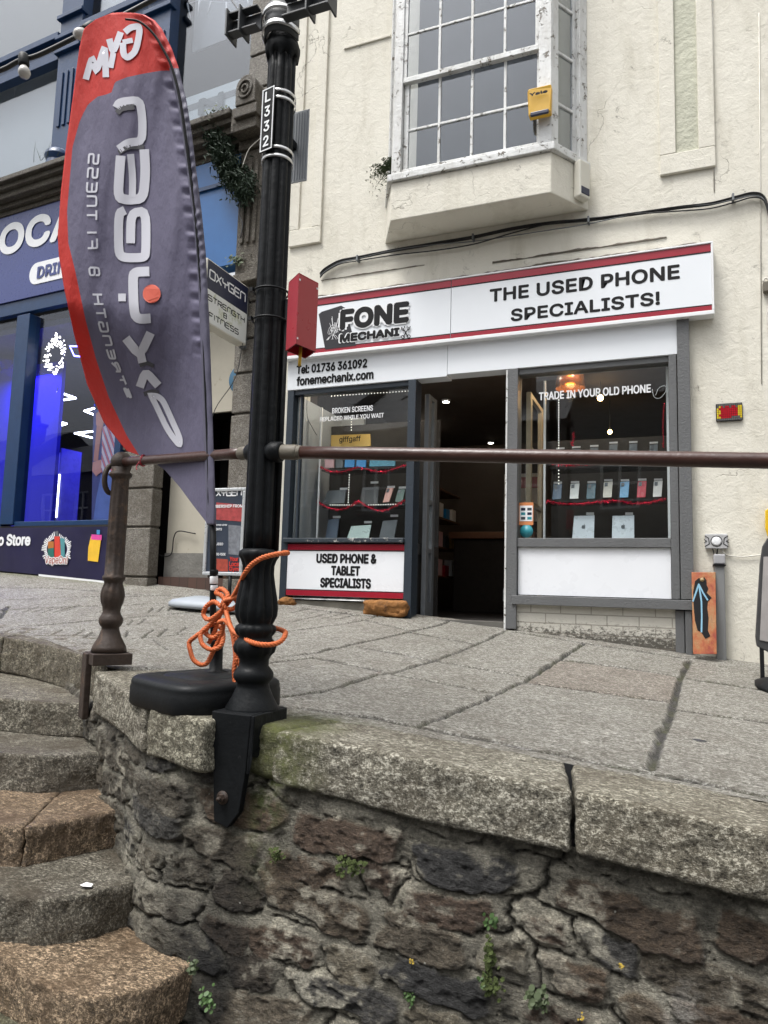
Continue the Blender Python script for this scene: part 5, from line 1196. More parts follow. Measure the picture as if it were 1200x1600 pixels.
# tinsel garlands
def tinsel(pts, Y, label, n=620, r=.020, seed=1):
    rt = random.Random(seed); P = crom([F(*q, Y) for q in pts], 16); m__ = MB()
    for i in range(n):
        u = rt.random()*(len(P)-1.01); k = int(u); p = P[k].lerp(P[k+1], u-k)
        d = Vector((rt.gauss(0,1), rt.gauss(0,1), rt.gauss(0,1))).normalized(); l_ = r*rt.uniform(.5,1.3); s_ = d.cross(Vector((rt.gauss(0,1),rt.gauss(0,1),rt.gauss(0,1)))).normalized()*.0018
        m__.add([p-s_, p+s_, p+d*l_+s_*.6, p+d*l_-s_*.6], [(0,1,2,3)])
    m__.tube(P, .003, 5)
    return tag(m__.build('tinsel_garland', M['tinsel'], None), label, 'tinsel', 'red tinsel garlands in the phone shop windows')
tinsel([(498,728),(512,735),(528,738),(550,733),(560,730),(580,735),(600,737),(620,731),(634,727)], 5.80, 'red tinsel along the upper shelf of the left window', seed=1)
tinsel([(497,784),(510,792),(530,796),(548,791),(560,784),(575,792),(595,798),(615,792),(633,781)], 5.80, 'red tinsel sagging along the lower shelf of the left window', 700, seed=2)
tinsel([(857,721),(875,726),(900,726),(925,724),(940,722),(958,721)], 5.80, 'short red tinsel just under the handrail in the right window', 480, seed=3)
tinsel([(855,783),(880,787),(910,787),(940,784),(965,782),(990,787),(1015,785),(1041,779)], 5.80, 'long red tinsel along the phone row in the right window', 900, seed=4)
tinsel([(897,676),(896,685),(893,696)], 5.82, 'little bunch of red tinsel hanging above the rail in the right window', 110, .016, seed=5)
tinsel([(1038,630),(1036,660),(1037,700)], 5.82, 'thin red tinsel hanging down the right edge of the right window', 90, .012, seed=6)
m_ = MB(); m_.tube(crom([F(*q, 5.64) for q in ((1019,608),(1022,620),(1031,622),(1040,612),(1040,603),(1030,606),(1024,618)) ], 6), .0022, 5)
tag(m_.build('loose_wire', M['white'], None), 'loose white wire curled at the top right corner of the right window', 'wire')
m_ = MB(); m_.tube(crom([F(*q, 5.66) for q in ((480,614),(480,650),(488,668),(495,680))], 6), .0025, 5)
tag(m_.build('loose_wire', M['cable'], None), 'thin dark wire hanging in the left end of the left window', 'wire')
# stickers by the door
s1_ = thing('door_sticker', F(822,815,5.62), 'orange and white sticker of small icons low on the right window beside the door', 'sticker')
m_ = MB(); a = F(811,820.5,5.622); b = F(833.5,785,5.622); m_.bx(a.x, b.x, 5.618, 5.6215, a.z, b.z); m_.build('orange_backing', simple('orange_paper', (.6,.22,.08), .5), s1_)
m_ = MB(); h_ = b.z-a.z; m_.bx(a.x+.006, b.x-.006, 5.6165, 5.618, a.z+h_*.17, b.z-h_*.14); m_.build('white_field', M['white'], s1_)
for i in range(3):
    for j in range(2):
        m_ = MB(); xx = a.x+.016+j*.050; zz_ = a.z+h_*(.24+.2*i); m_.bx(xx, xx+.034, 5.6155, 5.6165, zz_, zz_+h_*.12); m_.build('icon', [M['graph'], M['teal'], M['navy']][(i+j)%3], s1_)
m_ = MB(); p = F(822.5,830,5.62); rd = .052; m_.lathe((p.x, 5.6215, p.z), [(rd,0),(rd,.003)], 28, axis=Matrix(((1,0,0),(0,0,-1),(0,1,0)))); tag(m_.build('round_sticker', M['teal'], None), 'round teal sticker under the orange icon sticker', 'sticker')

# ================================================================ fittings on the cream wall
al = thing('alarm_box', F(843,180,5.2), 'bright yellow alarm box with dark lens fixed to the bay window corner', 'alarm box')
m_ = MB(); a = F(824,186,5.17); b = F(862,131,5.17)
fr = [(a.x+.02,0),(b.x-.02,0)]
m_.prism([(a.x+.008,5.17,a.z+.02),(b.x-.006,5.17,a.z+.02),(b.x,5.155,b.z-.03),(b.x-.004,5.165,b.z),(a.x+.004,5.165,b.z),(a.x,5.155,b.z-.03)], (0,.065,0)); m_.build('housing', M['yellow'], al, .012, 3)
ftext('Yale', (827,152), (856,140), M['black'], al, 5.150, .006, .07)
m_ = MB(); a2 = F(826,183,5.155); b2 = F(860,165,5.155); m_.bx(a2.x+.012, b2.x-.012, 5.150, 5.17, a2.z, b2.z-.02); m_.build('dark_lens', M['navy'], al, .008)
al = thing('alarm_box', F(905,310,5.35), 'pale cream alarm box with dark lens on the side of the bay base', 'alarm box')
cc = Vector((-.815,YF,0))+dr*(LR*.72); m_ = MB(); zc1, zc2 = F(907,312,5.48).z, F(907,255,5.48).z
m_.ob(cc+nr*.035+Vector((0,0,(zc1+zc2)/2)), dr, nr, Vector((0,0,1)), .062, .034, (zc2-zc1)/2); m_.build('housing', M['offwhite'], al, .014, 3)
m_ = MB(); m_.ob(cc+nr*.069+Vector((0,0,zc1+.055)), dr, nr, Vector((0,0,1)), .048, .004, .030); m_.build('dark_lens', M['navy'], al, .004)
# cable bundle sagging across the wall
ca = thing('cable_bundle', F(800,365,5.56), 'bundle of black and grey cables sagging across the cream wall above the fascia sign', 'cables')
base = [(500,428),(508,420),(530,408),(560,402),(620,390),(680,380),(740,370),(800,357),(860,348),(920,343),(990,334),(1060,324),(1110,318),(1150,308),(1175,302),(1192,306),(1200,325),(1204,350)]
rc = random.Random(4)
for i in range(5):
    off_ = [0,2.2,4.0,5.6,-1.6][i]; P = [F(x, y_+off_+(8*math.sin(x*.013+i*1.7)*math.sin((x-500)/700*3.14) if i in (2,3) else 0), 5.575-.004*i) for x, y_ in base]
    m_ = MB(); m_.tube(crom(P, 6), [.009,.0055,.0045,.0055,.004][i], 6); m_.build('cable', [M['cable'],M['cable'],M['galv'],M['cable'],M['cable']][i], ca)
for x, y_ in ((1145,309),(920,344),(740,371),(560,404)):
    m_ = MB(); p = F(x, y_, 5.58); m_.bx(p.x-.008, p.x+.008, 5.545, 5.601, p.z-.035, p.z+.02); m_.build('cable_clip', M['galv'], ca, .003)
m_ = MB(); m_.tube(crom([F(*q, 5.585) for q in ((1192,440),(1196,435),(1202,440),(1203,470),(1199,490),(1202,520))], 6), .006, 6); tag(m_.build('wall_cable', M['cable_white'], None), 'pale cable curling down the wall at the right edge above the rail', 'cable')
m_ = MB(); p = F(1199,448,5.59); m_.bx(p.x-.03, p.x+.06, 5.55, 5.598, p.z-.05, p.z+.03); tag(m_.build('junction_box', M['collar'], None, .008), 'small brownish junction box at the right edge of the wall', 'junction box')
# mosaic tile square
mo_ = thing('mosaic_plaque', F(1139,658,5.6), 'small mosaic plaque of red tiles with yellow ends on the cream wall', 'mosaic')
a = F(1119,659,5.585); b = F(1160,628.5,5.585); m_ = MB(); m_.bx(a.x, b.x, 5.582, 5.60, a.z, b.z); m_.build('black_backing', M['black'], mo_, .006)
nx_, nz_ = 12, 8; tm = {'r': MB(), 'y': MB(), 'k': MB()}; W_ = (b.x-a.x-.008)/nx_; H_ = (b.z-a.z-.008)/nz_
for i in range(nx_):
    for j in range(nz_):
        k = 'k' if (j in (0,7) or (j == 1 and 6 < i < 11) or (j == 6 and (i+j) % 3 == 0)) else ('y' if i in (0,1,10,11) else 'r')
        if k == 'y' and i in (1,10) : k = 'r' if j in (2,5) and i == 1 else 'y'
        x = a.x+.004+i*W_; z = a.z+.004+j*H_; tm[k].bx(x+.001, x+W_-.001, 5.578, 5.5815, z+.001, z+H_-.001)
tm['r'].build('red_tiles', simple('red_glass_tile', (.40,.01,.02), .2, var=.4, sc=60), mo_); tm['y'].build('yellow_tiles', simple('yellow_tile', (.6,.45,.03), .2, var=.2, sc=60), mo_); tm['k'].build('dark_tiles', simple('dark_tile', (.10,.10,.10), .25, var=.9, sc=70), mo_)
# painted junction box, trunking, white cable
jx = thing('junction_box', F(1119,856,5.6), 'electric junction box painted in a black and white pattern above the grey trunking', 'junction box')
a = F(1102,857,5.56); b = F(1137,834,5.56); m_ = MB(); m_.bx(a.x, b.x, 5.56, 5.60, a.z, b.z); m_.build('box_body', simple('patterned_grey_white', (.42,.42,.42), .5, var=.5, sc=60), jx, .005)
m_ = MB(); cx_, cz_ = (a.x+b.x)/2, (a.z+b.z)/2; A3 = Matrix(((1,0,0),(0,0,-1),(0,1,0)))
m_.lathe((cx_,5.560,cz_), [(.030,0),(.030,.004),(.024,.006)], 24, axis=A3); m_.build('painted_disc', M['white'], jx)
m_ = MB(); j = 0
for sx_ in (-1,1):
    j += 1; m_.ribbon([(cx_+sx_*.075,5.5585,cz_+.038),(cx_+sx_*.050,5.5585,cz_+.02),(cx_+sx_*.046,5.5585,cz_-.02),(cx_+sx_*.075,5.5585,cz_-.038)], .006, (0,-1,0), th=.001)
    m_.ribbon([(cx_+sx_*.080,5.5582,cz_+.012),(cx_+sx_*.064,5.5582,cz_),(cx_+sx_*.080,5.5582,cz_-.012)], .005, (0,-1,0), th=.001)
m_.ribbon([(cx_+.037*math.cos(q),5.558,cz_+.037*math.sin(q)) for q in np.linspace(0,6.28,18)[:-1]], .004, (0,-1,0), th=.001, closed=True); m_.build('painted_pattern', M['black'], jx)
td = thing('cable_trunking', F(1127,1032,5.56), 'grey painted cable trunking running down to the pavement beside the painted board', 'trunking')
zb3, zt3, zj = g(.39,5.55)-.02, F(1124,866,5.53).z, F(1124,884,5.53).z
xa, xb = F(1116,900,5.53).x, F(1133,900,5.53).x
m_ = MB(); m_.bx(xa+.004, xb-.002, 5.53, 5.60, zb3, zj); m_.build('lower_cover', M['conduit'], td, .006)
m_ = MB(); m_.bx(xa-.002, xb+.004, 5.522, 5.60, zj+.012, zt3); m_.build('upper_cover', simple('pale_grey_cover', (.34,.34,.35), .45, var=.1), td, .008)
m_ = MB(); m_.bx(xa-.006, xb+.007, 5.516, 5.60, zj, zj+.010); m_.build('band', M['black'], td)
m_ = MB(); m_.tube(crom([F(*q, 5.57) for q in ((1113,857),(1115,862),(1116,868))], 4), .004, 6); m_.tube(crom([F(*q, 5.575) for q in ((1121,857),(1120,868))], 4), .005, 6); m_.build('cable_tail', M['cable'], td)
m_ = MB(); m_.tube(crom([F(*q, 5.585) for q in ((1128,857),(1131,864),(1139,868),(1160,870),(1180,868),(1215,864),(1260,860))], 6), .004, 6); tag(m_.build('wall_cable', M['cable_white'], None), 'thin white cable running right from the patterned junction box', 'cable')
# painted board leaning by the corner
pb = thing('painted_board', F(1098,1022,5.5), 'narrow board painted orange with a black shape and pale blue arrow, leaning by the shopfront', 'board')
t = NT('abstract_orange_paint'); n1 = t.noise(5, 6, .7, scale=(1.4,1,1)); c = t.ramp(n1, [(.35,(.26,.045,.03)),(.48,(.38,.12,.045)),(.58,(.36,.20,.09)),(.70,(.20,.08,.07))]); M['artboard'] = t.out(c, .5, t.bump(t.noise(30,5,.7), .004))
PB = lambda x, y: F(x, y, 5.42+.10*(1024-y)/130)
q4 = [PB(1080.5,894), PB(1118,894), PB(1120,1022), PB(1083,1022)]
m_ = MB(); m_.prism(q4, (0,.022,0)); m_.build('board_panel', M['artboard'], pb, .002)
m_ = MB(); bl_ = [(1086,908),(1092,903),(1098,906),(1100,901),(1104,907),(1104,914),(1107,920),(1104,926),(1112,934),(1106,940),(1105,950),(1107,965),(1106,985),(1110,994),(1102,998),(1096,988),(1090,985),(1086,970),(1084,950),(1083,925)]
m_.prism([PB(*q)+Vector((0,-.003,0)) for q in bl_], (0,.0025,0)); m_.build('black_paint', M['black'], pb)
m_ = MB()
for i, l_ in enumerate(([(1092,913),(1096,940),(1096.5,965),(1096,988)], [(1092,912),(1086,930),(1082.5,940)], [(1092,913),(1099,927),(1106,938)])): m_.ribbon([PB(*q)+Vector((0,-.005-.0003*i,0)) for q in l_], .010, (0,-1,0), th=.0015)
m_.build('pale_blue_paint', simple('pale_blue_paint', (.22,.42,.55), .4), pb)
m_ = MB(); c_ = PB(1097,906); m_.lathe(c_+Vector((0,-.006,0)), [(.014,0),(.014,.002)], 16, axis=A3); m_.build('bead', simple('gold_bead', (.35,.25,.12), .4), pb)
# pavement sign cut by the right edge
ra = thing('a_board', F(1205,1040,5.0), 'black framed pavement sign on a black rubber base at the right edge of the photo', 'pavement sign')
RA = lambda x, y: F(x, y, 4.98)
m_ = MB(); out_ = [(1183,1010),(1181,995),(1188,880),(1192,853),(1200,840),(1230,836),(1290,840),(1296,860),(1290,1030),(1240,1040)]
P = [RA(*q) for q in out_]; m_.prism(P, (0,.05,0)); m_.build('sign_body', simple('grey_black_body', (.05,.05,.052), .4), ra, .006)
m_ = MB(); m_.prism([RA(*q)+Vector((0,-.006,0)) for q in ((1187,1000),(1193,870),(1288,866),(1284,1018))], (0,.004,0)); m_.build('poster', simple('greyed_poster', (.34,.32,.31), .4, var=.3, sc=9), ra)
m_ = MB(); gx_, gy_ = .95, 4.85; n = 40; V = []
for rr_, zz in ((1,0.0),(1,.022),(.80,.055),(.3,.095)):
    for k in range(n):
        a_ = 2*math.pi*k/n; ce, se = math.cos(a_), math.sin(a_); e = .8; X_ = gx_+.50*rr_*math.copysign(abs(ce)**e, ce); Y_ = gy_+.30*rr_*math.copysign(abs(se)**e, se)
        V.append((X_, Y_, g(gx_+.50*ce, gy_+.3*se)+.003+zz))
m_.add(V, [(i*n+k, i*n+(k+1)%n, (i+1)*n+(k+1)%n, (i+1)*n+k) for i in range(3) for k in range(n)]+[tuple(range(n))[::-1], tuple(range(3*n,4*n))], 0, True); m_.build('rubber_base', M['plastic_black'], ra)
m_ = MB(); m_.bx(RA(1188,1020).x, RA(1194,1020).x, 4.985, 5.025, g(.7,5)+.03, RA(1188,1000).z); m_.build('sign_leg', M['black'], ra)
ys = MB(); ys.prism([F(*q, 5.53) for q in ((1196,797),(1200,795),(1260,795),(1260,842),(1200,838),(1196,826))], (0,.03,0)); tag(ys.build('hanging_sign', simple('bright_yellow_sign', (.75,.48,.02), .4), None, .004), 'bright yellow plate at the right edge above the black framed pavement sign', 'sign')
# orange stained stones at the doorstep
def roughstone(nm, c, sz, seed, label, mat):
    def fn(s, t_, w_): return (c[0]+(s-.5)*sz[0], c[1]+(t_-.5)*sz[1], c[2]+w_*sz[2])
    o = block(nm, fn, (18,12,10), mat, None, .035, .018, 16, (1,1,1), None, seed, sz); return tag(o, label, 'stone')
p = F(602,966,5.52); roughstone('loose_stone', (p.x, 5.55, g(p.x,5.55)-.01), (.38,.17,.135), 3, 'orange brown stained stone under the corner of the left shop window', M['coir'])
p = F(447,944,5.56); roughstone('loose_stone', (p.x+.02, 5.55, g(p.x,5.55)-.01), (.15,.12,.07), 5, 'small orange stained stone at the foot of the shopfront beside the lamp post', M['coir'])

# ================================================================ lamp post, rail, flag
def projy(p): 
    p = Vector(p); return 800-FPX*p.dot(CU)/p.dot(CF)
def zy(X, Y, y):
    a, b = -2.0, 6.0
    for _ in range(40):
        m = (a+b)/2
        if projy((X,Y,m)) > y: a = m
        else: b = m
    return a
LCX, LCY = -1.375, 2.215
lamp = thing('lamp_post', (LCX, LCY, -.47), 'black cast iron lamp post with fluted vase base bolted over the wall corner', 'lamp post')
def pxr(r, y, X=LCX, Y=LCY): return r*Vector((X,Y,zy(X,Y,y))).dot(CF)/FPX
prof = [(42,1110,0),(41,1104,0),(33,1090,0),(26,1074,0),(24.5,1067,0),(27,1064,0),(31,1058,0),(31,1051,0),(27,1045,0),(23,1040,0),(23,1030,0),(26,1024,0),(32,1018,.06),(34,1010,.08),(31,1002,.06),(27,998,0),(26,994,0),(30,990,.05),(33,984,.08),(31,978,.05),(26,975,0),
        (28,972,.05),(33,962,.16),(34,950,.18),(32,935,.20),(28,915,.2),(25,897,.2),(25,884,.16),(28,875,.08),(32,869,.05),(31,862,0),(25,858,0)]
m_ = MB(); m_.lathe((LCX,LCY,0), [(pxr(r,y), zy(LCX,LCY,y), f) for r, y, f in prof], 64, nf=12); m_.build('vase_base', M['ironblack'], lamp)
zsh0, zsh1 = zy(LCX,LCY,862), zy(LCX,LCY,-60)
def octo(r0, r1, z0, z1, n=8):
    m__ = MB(); pr = []; N = 24
    for i in range(N+1):
        t_ = i/N; r = r0+(r1-r0)*t_; pr.append((r, z0+(z1-z0)*t_, .20))
    m__.lathe((LCX,LCY,0), pr, 64, nf=n, flute=.2); return m__
octo(pxr(25.5,850), pxr(21.5,90), zsh0, zy(LCX,LCY,90)).build('shaft', M['ironblack'], lamp)
octo(pxr(19.5,80), pxr(18.5,-60), zy(LCX,LCY,89), zsh1).build('upper_shaft', M['ironblack'], lamp)
m_ = MB(); n = 48; rows = [(20,112,0),(25.5,100,7),(27.5,88,5),(25,76,0),(22,66,0)]; V = []
for r, y, sc_w in rows:
    for k in range(n):
        a = 2*math.pi*k/n; yy = y+(sc_w*abs(math.sin(a*4))*-1 if sc_w else 0)+ (0 if y < 110 else -14*abs(math.cos(a*4)))
        V.append((LCX+pxr(r,y)*math.cos(a), LCY+pxr(r,y)*math.sin(a), zy(LCX,LCY,yy-5)))
m_.add(V, [(i*n+k, i*n+(k+1)%n, (i+1)*n+(k+1)%n, (i+1)*n+k) for i in range(4) for k in range(n)], 0, True); m_.build('scalloped_collar', M['ironblack'], lamp)
# plinth plate and the long bracket bolted to the wall
a0 = R(-2)
ux = Vector((math.cos(a0), math.sin(a0), 0)); uy = Vector((-math.sin(a0), math.cos(a0), 0)); zt = -.43
c_ = Vector((LCX,LCY,0)); UZ = Vector((0,0,1))
m_ = MB(); m_.ob(c_-uy*.015+UZ*(zt-.012), ux, uy, UZ, .080, .106, .013); m_.build('plinth_plate', M['ironblack'], lamp, .003)
m_ = MB(); bl0 = c_-ux*.079-uy*.122; W2 = .158
P = [bl0+Vector((0,0,zt)), bl0+ux*W2+Vector((0,0,zt)), bl0+ux*(W2-.012)+Vector((0,0,-.62)), bl0+ux*(W2-.030)+Vector((0,0,-.745)), bl0+ux*.085+Vector((0,0,-.80)), bl0+ux*.03+Vector((0,0,-.785)), bl0+ux*.012+Vector((0,0,-.56))]
m_.prism(P, uy*.028); m_.build('wall_bracket', M['ironblack'], lamp, .003)
m_ = MB(); br0 = bl0+ux*(W2+.001); 
P = [br0+Vector((0,0,zt)), br0+uy*.205+Vector((0,0,zt)), br0+uy*.205+Vector((0,0,zt-.045)), br0+uy*.11+Vector((0,0,zt-.07)), br0+uy*.03+Vector((0,0,zt-.14)), br0+Vector((0,0,-.56)), br0+Vector((0,0,-.62))-ux*.01]
m_.prism(P, ux*.014); m_.build('side_gusset', M['ironblack'], lamp, .003)
m_ = MB(); A4 = Matrix((ux, UZ, -uy)).transposed().to_3x3()
bp2 = bl0+ux*.062-uy*.0+Vector((0,0,-.705)); m_.lathe(bp2, [(.022,-.003),(.022,.004)], 20, axis=A4); m_.lathe(bp2, [(.013,.003),(.013,.016)], 6, axis=A4, smooth=False); m_.lathe(bp2, [(.007,.015),(.007,.028)], 12, axis=A4); m_.build('bolt', M['rust'], lamp)
# straps with crossarm
m_ = MB(); xx = Vector((1,0,0))
LZ = lambda y: zy(LCX,LCY,y)
zarm0, zarm1 = LZ(75), LZ(22); arm_y = LCY-.075
def atx(px, py, Y): return F(px, py, Y)
for s_ in (-1, 1):
    x0 = LCX+s_*.055; x1 = LCX+(-.185 if s_ < 0 else .25)
    m_.bx(x0, x1, arm_y-.0, arm_y+.012, (zarm0+zarm1)/2-.035, (zarm0+zarm1)/2+.035)
    m_.bx(x0, x1, arm_y-.035, arm_y-.0005, (zarm0+zarm1)/2-.043, (zarm0+zarm1)/2-.0352); m_.bx(x0, x1, arm_y-.035, arm_y-.0005, (zarm0+zarm1)/2+.0352, (zarm0+zarm1)/2+.043)
    for q in (.55, 1.0): xq = x0+(x1-x0)*q; m_.bx(xq-.004, xq+.004, arm_y-.045, arm_y+.03, (zarm0+zarm1)/2-.055, (zarm0+zarm1)/2+.055)
    m_.build('cross_arm', simple('dark_grey_bracket', (.045,.048,.052), .5), lamp, .002); m_ = MB()
m_ = MB(); zc_ = (zarm0+zarm1)/2; r_ = .062
n = 28; V = []
for zz in (-.062,.062):
    for k in range(n+1):
        a = math.pi+math.pi*k/n; V.append((LCX+r_*1.12*math.cos(a), LCY+r_*1.35*math.sin(a), zc_+zz))
m_.add(V, [(k, k+1, n+2+k, n+1+k) for k in range(n)], 0, True); o = m_.build('arm_saddle', simple('dark_grey_saddle', (.045,.048,.052), .5), lamp); sdm = o.modifiers.new('solid','SOLIDIFY'); sdm.thickness = .006
for zz in (-.033, .033):
    m_ = MB(); V = []
    for h in (-.010, .010):
        for k in range(n+1):
            a = math.pi*1.02+math.pi*.96*k/n; V.append((LCX+(r_+.004)*1.12*math.cos(a), LCY+(r_+.004)*1.35*math.sin(a), zc_+zz+h))
    m_.add(V, [(k, k+1, n+2+k, n+1+k) for k in range(n)], 0, True); o = m_.build('steel_strap', M['steel'], lamp); sdm = o.modifiers.new('solid','SOLIDIFY'); sdm.thickness = .004; sdm.offset = 1
# number plate and its bands
nd = Vector((-.19,-.98,0)).normalized(); nu = Vector((-nd.y, nd.x, 0)); nu = nu if nu.x > 0 else -nu
zp0, zp1 = LZ(250), LZ(153); pc0 = Vector((LCX,LCY,0))+nd*.064
npl = thing('number_plate', pc0+Vector((0,0,zp0)), 'black lamp number plate reading L 332 with a white border', 'sign')
m_ = MB(); m_.ob(pc0+Vector((0,0,(zp0+zp1)/2)), nu, nd, UZ, .031, .003, (zp1-zp0)/2); m_.build('plate', M['black'], npl, .002)
m_ = MB(); hw, hh_ = .0275, (zp1-zp0)/2-.004; cz = (zp0+zp1)/2
m_.ribbon([pc0+nd*.004+nu*a+UZ*(cz+b) for a, b in ((-hw,-hh_),(hw,-hh_),(hw,hh_),(-hw,hh_))], .0045, nd, th=.001, closed=True); m_.build('border', M['white'], npl)
for i, ch in enumerate('L332'):
    ch_h = (zp1-zp0)*.17; z = zp1-(zp1-zp0)*(.235*(i+1)-.005)
    text_on('lettering', ch, pc0+nd*.0035-nu*.014+UZ*z, nu, UZ, .028, ch_h, M['white'], npl, .02, .0015)
for y in (156, 167, 243, 256):
    m_ = MB(); z = LZ(y); V = []; n = 36
    for h in (-.006,.006):
        for k in range(n): a = 2*math.pi*k/n; V.append((LCX+.0605*math.cos(a), LCY+.0605*math.sin(a), z+h))
    m_.add(V, [(k, (k+1)%n, n+(k+1)%n, n+k) for k in range(n)], 0, True); o = m_.build('plate_band', M['steel'], npl); sdm = o.modifiers.new('s','SOLIDIFY'); sdm.thickness = .002
# dark cable conduit strapped to the post, and zip ties
m_ = MB(); cd = Vector((LCX+.062, LCY+.012, 0)); m_.tube([cd+UZ*zy(LCX,LCY,860), cd+UZ*zy(LCX,LCY,470)], .010, 8); m_.build('conduit', M['ironblack'], lamp)
for y in (458, 503):
    m_ = MB(); z = LZ(y); ring = [Vector((LCX+.064*math.cos(a), LCY+.064*math.sin(a), z)) for a in np.linspace(0, 6.283, 30)]; m_.tube(ring, .004, 6); m_.ob((LCX-.052,LCY-.052,z), nu, nd, UZ, .008, .006, .007); m_.build('cable_tie', M['plastic_black'], lamp)
# back of a street sign seen behind the post
sg = MB(); a = F(457,287,2.34); b = F(484,170,2.34); sg.bx(a.x-.10, b.x, 2.338, 2.342, a.z, b.z)
sp_ = thing('street_sign', (a.x, 2.34, a.z), 'pale grey ribbed back of a sign plate fixed behind the lamp post', 'sign')
sg.build('sign_plate', simple('pale_grey_plate', (.36,.38,.40), .45, var=.05), sp_, .01)
m_ = MB()
for i in range(9): xq = b.x-.008-i*.012; m_.bx(xq-.0012, xq+.0012, 2.3355, 2.338, a.z+.01, b.z-.01)
m_.build('ribs', simple('grey_ribs', (.24,.26,.28), .45), sp_)
m_ = MB(); m_.bx(LCX-.01, LCX+.01, 2.26, 2.337, (a.z+b.z)/2-.0148, (a.z+b.z)/2+.0148); m_.build('mounting_arm', M['ironblack'], sp_)
# red box on the post: open sheet metal case seen from below
rb = thing('red_box', ZC(475,560,2.5), 'dark red metal box strapped high on the side of the lamp post', 'box')
N0 = ZC(467,427.5,2.42); Nb = ZC(466,541,2.42)
R0 = ZC(498,440,2.50); L0_ = ZC(451,438,2.50)
ur = (R0-N0); ur.z = 0; ul = (L0_-N0); ul.z = 0; hgt = N0.z-Nb.z
def redcorner(u, v, z): return Vector((N0.x,N0.y,0))+ur*u+ul*v+UZ*z
m_ = MB(); z1 = N0.z; z0 = N0.z-hgt
th = .04
for (u0,u1,v0,v1) in ((0,1,0,th),(0,1,1-th,1),(0,th,th,1-th),(1-th,1,th,1-th)):
    m_.hexa([redcorner(u,v,z0) for u,v in ((u0,v0),(u1,v0),(u1,v1),(u0,v1))]+[redcorner(u,v,z1) for u,v in ((u0,v0),(u1,v0),(u1,v1),(u0,v1))])
m_.hexa([redcorner(u,v,z1+.0005) for u,v in ((0,0),(1,0),(1,1),(0,1))]+[redcorner(u,v,z1+.004) for u,v in ((0,0),(1,0),(1,1),(0,1))]); m_.build('case', M['redbox'], rb, .0012)
m_ = MB(); m_.hexa([redcorner(u,v,z0+.03) for u,v in ((th,th),(1-th,th),(1-th,1-th),(th,1-th))]+[redcorner(u,v,z0+.034) for u,v in ((th,th),(1-th,th),(1-th,1-th),(th,1-th))]); m_.build('inner_panel', M['redbox_shade'], rb)
m_ = MB()
for p in (redcorner(.06,-.02,z1-.02), redcorner(.93,-.02,z1-.02), redcorner(.06,-.02,z0+.02)): m_.ob(p, ur.normalized(), ul.normalized(), UZ, .003,.001,.003)
m_.build('rivets', M['white'], rb)
m_ = MB(); m_.tube([redcorner(.5,.5,z0+.03), redcorner(.45,.45,z0-.03), redcorner(.42,.42,z0-.055)], .006, 6); m_.build('yellow_tie', M['yellow'], rb)

# handrail, with collars, in two lengths, and its rusty end post
PXc, PYc = -2.475, 2.70
zr0 = zy(LCX,LCY,706); hr = thing('handrail', (LCX+.5, LCY, zr0), 'brown painted tubular handrail running right from the lamp post across the shopfront', 'handrail')
sl_ = -.062
def rp(x): return Vector((x, 2.19, zr0-.004+sl_*(x-LCX)))
m_ = MB(); m_.tube([rp(LCX+.14+(2.2-(LCX+.14))*i/20) for i in range(21)], [.0225]*21, 20); m_.build('rail_tube', M['railbrown'], hr)
m_ = MB(); m_.tube([rp(LCX+.085), rp(LCX+.155)], .027, 20); m_.tube([rp(LCX+.152), rp(LCX+.170)], .0245, 20); m_.build('pipe_collar', M['collar'], hr, .003)
m_ = MB(); m_.tube([rp(LCX+.03), rp(LCX+.05), rp(LCX+.085), rp(LCX+.092)], [.026,.037,.037,.030], 20); m_.build('socket', M['ironblack'], hr)
zr1 = zy(PXc,PYc,722); pA = Vector((LCX,LCY,zr0)); pB = Vector((PXc,PYc,zr1)); dd_ = (pB-pA)
hr2 = thing('handrail', (pA+pB)/2, 'short worn brown handrail between the lamp post and the rusty end post', 'handrail')
m_ = MB(); m_.tube([pA+dd_*(.11+.86*i/12) for i in range(13)], .0215, 20); m_.build('rail_tube', M['railbrown'], hr2)
m_ = MB(); m_.tube([pA+dd_*.075, pA+dd_*.125], .026, 20); m_.build('pipe_collar', M['collar'], hr2, .003)
m_ = MB(); m_.tube([pA+dd_*.02, pA+dd_*.04, pA+dd_*.07, pA+dd_*.078], [.026,.035,.035,.028], 20); m_.build('socket', M['ironblack'], hr2)
post = thing('railing_post', (PXc, PYc, -.38), 'rusty brown cast iron end post with a ring on its head beside the steps', 'post')
zpp = lambda y: zy(PXc,PYc,y); pr2 = lambda r, y: pxr(r, y, PXc, PYc)
prof = [(27,1018,0),(25,1010,0),(17,995,0),(13.5,984,0),(13,980,0),(16,977,0),(18,972,0),(18,966,0),(15,961,0),(13,956,0),(14,948,0),(17,941,.05),(18.5,930,.12),(17,920,.15),(14,912,.1),(14,909,0),(17,905,0),(17,901,0),(14.5,898,.06),(14.2,860,.12),(14,800,.12),(13,752,.12),(13,748,0),(17,744,0),(17,740,0),(13,737,0),(15,731,0)]
m_ = MB(); m_.lathe((PXc,PYc,0), [(pr2(r,y), zpp(y), f) for r, y, f in prof], 48, nf=10); m_.build('shaft', M['rust'], post)
m_ = MB(); hd = Vector((PXc,PYc,zpp(722))); V = []
m_.lathe(hd, [(.001,-.052),(.03,-.045),(.048,-.022),(.053,0),(.045,.026),(.026,.044),(.001,.05)], 24); m_.build('ball_head', M['rust'], post)
m_ = MB(); rc_ = hd+CR*-.045+Vector((0,0,-.085)); rd_ = Vector((.35,.9,0)).normalized()
m_.tube([rc_+rd_*(.034*math.cos(a))+UZ*(.068*math.sin(a)) for a in np.linspace(0, 6.283, 26)], .013, 10); m_.build('ring', M['rust'], post)
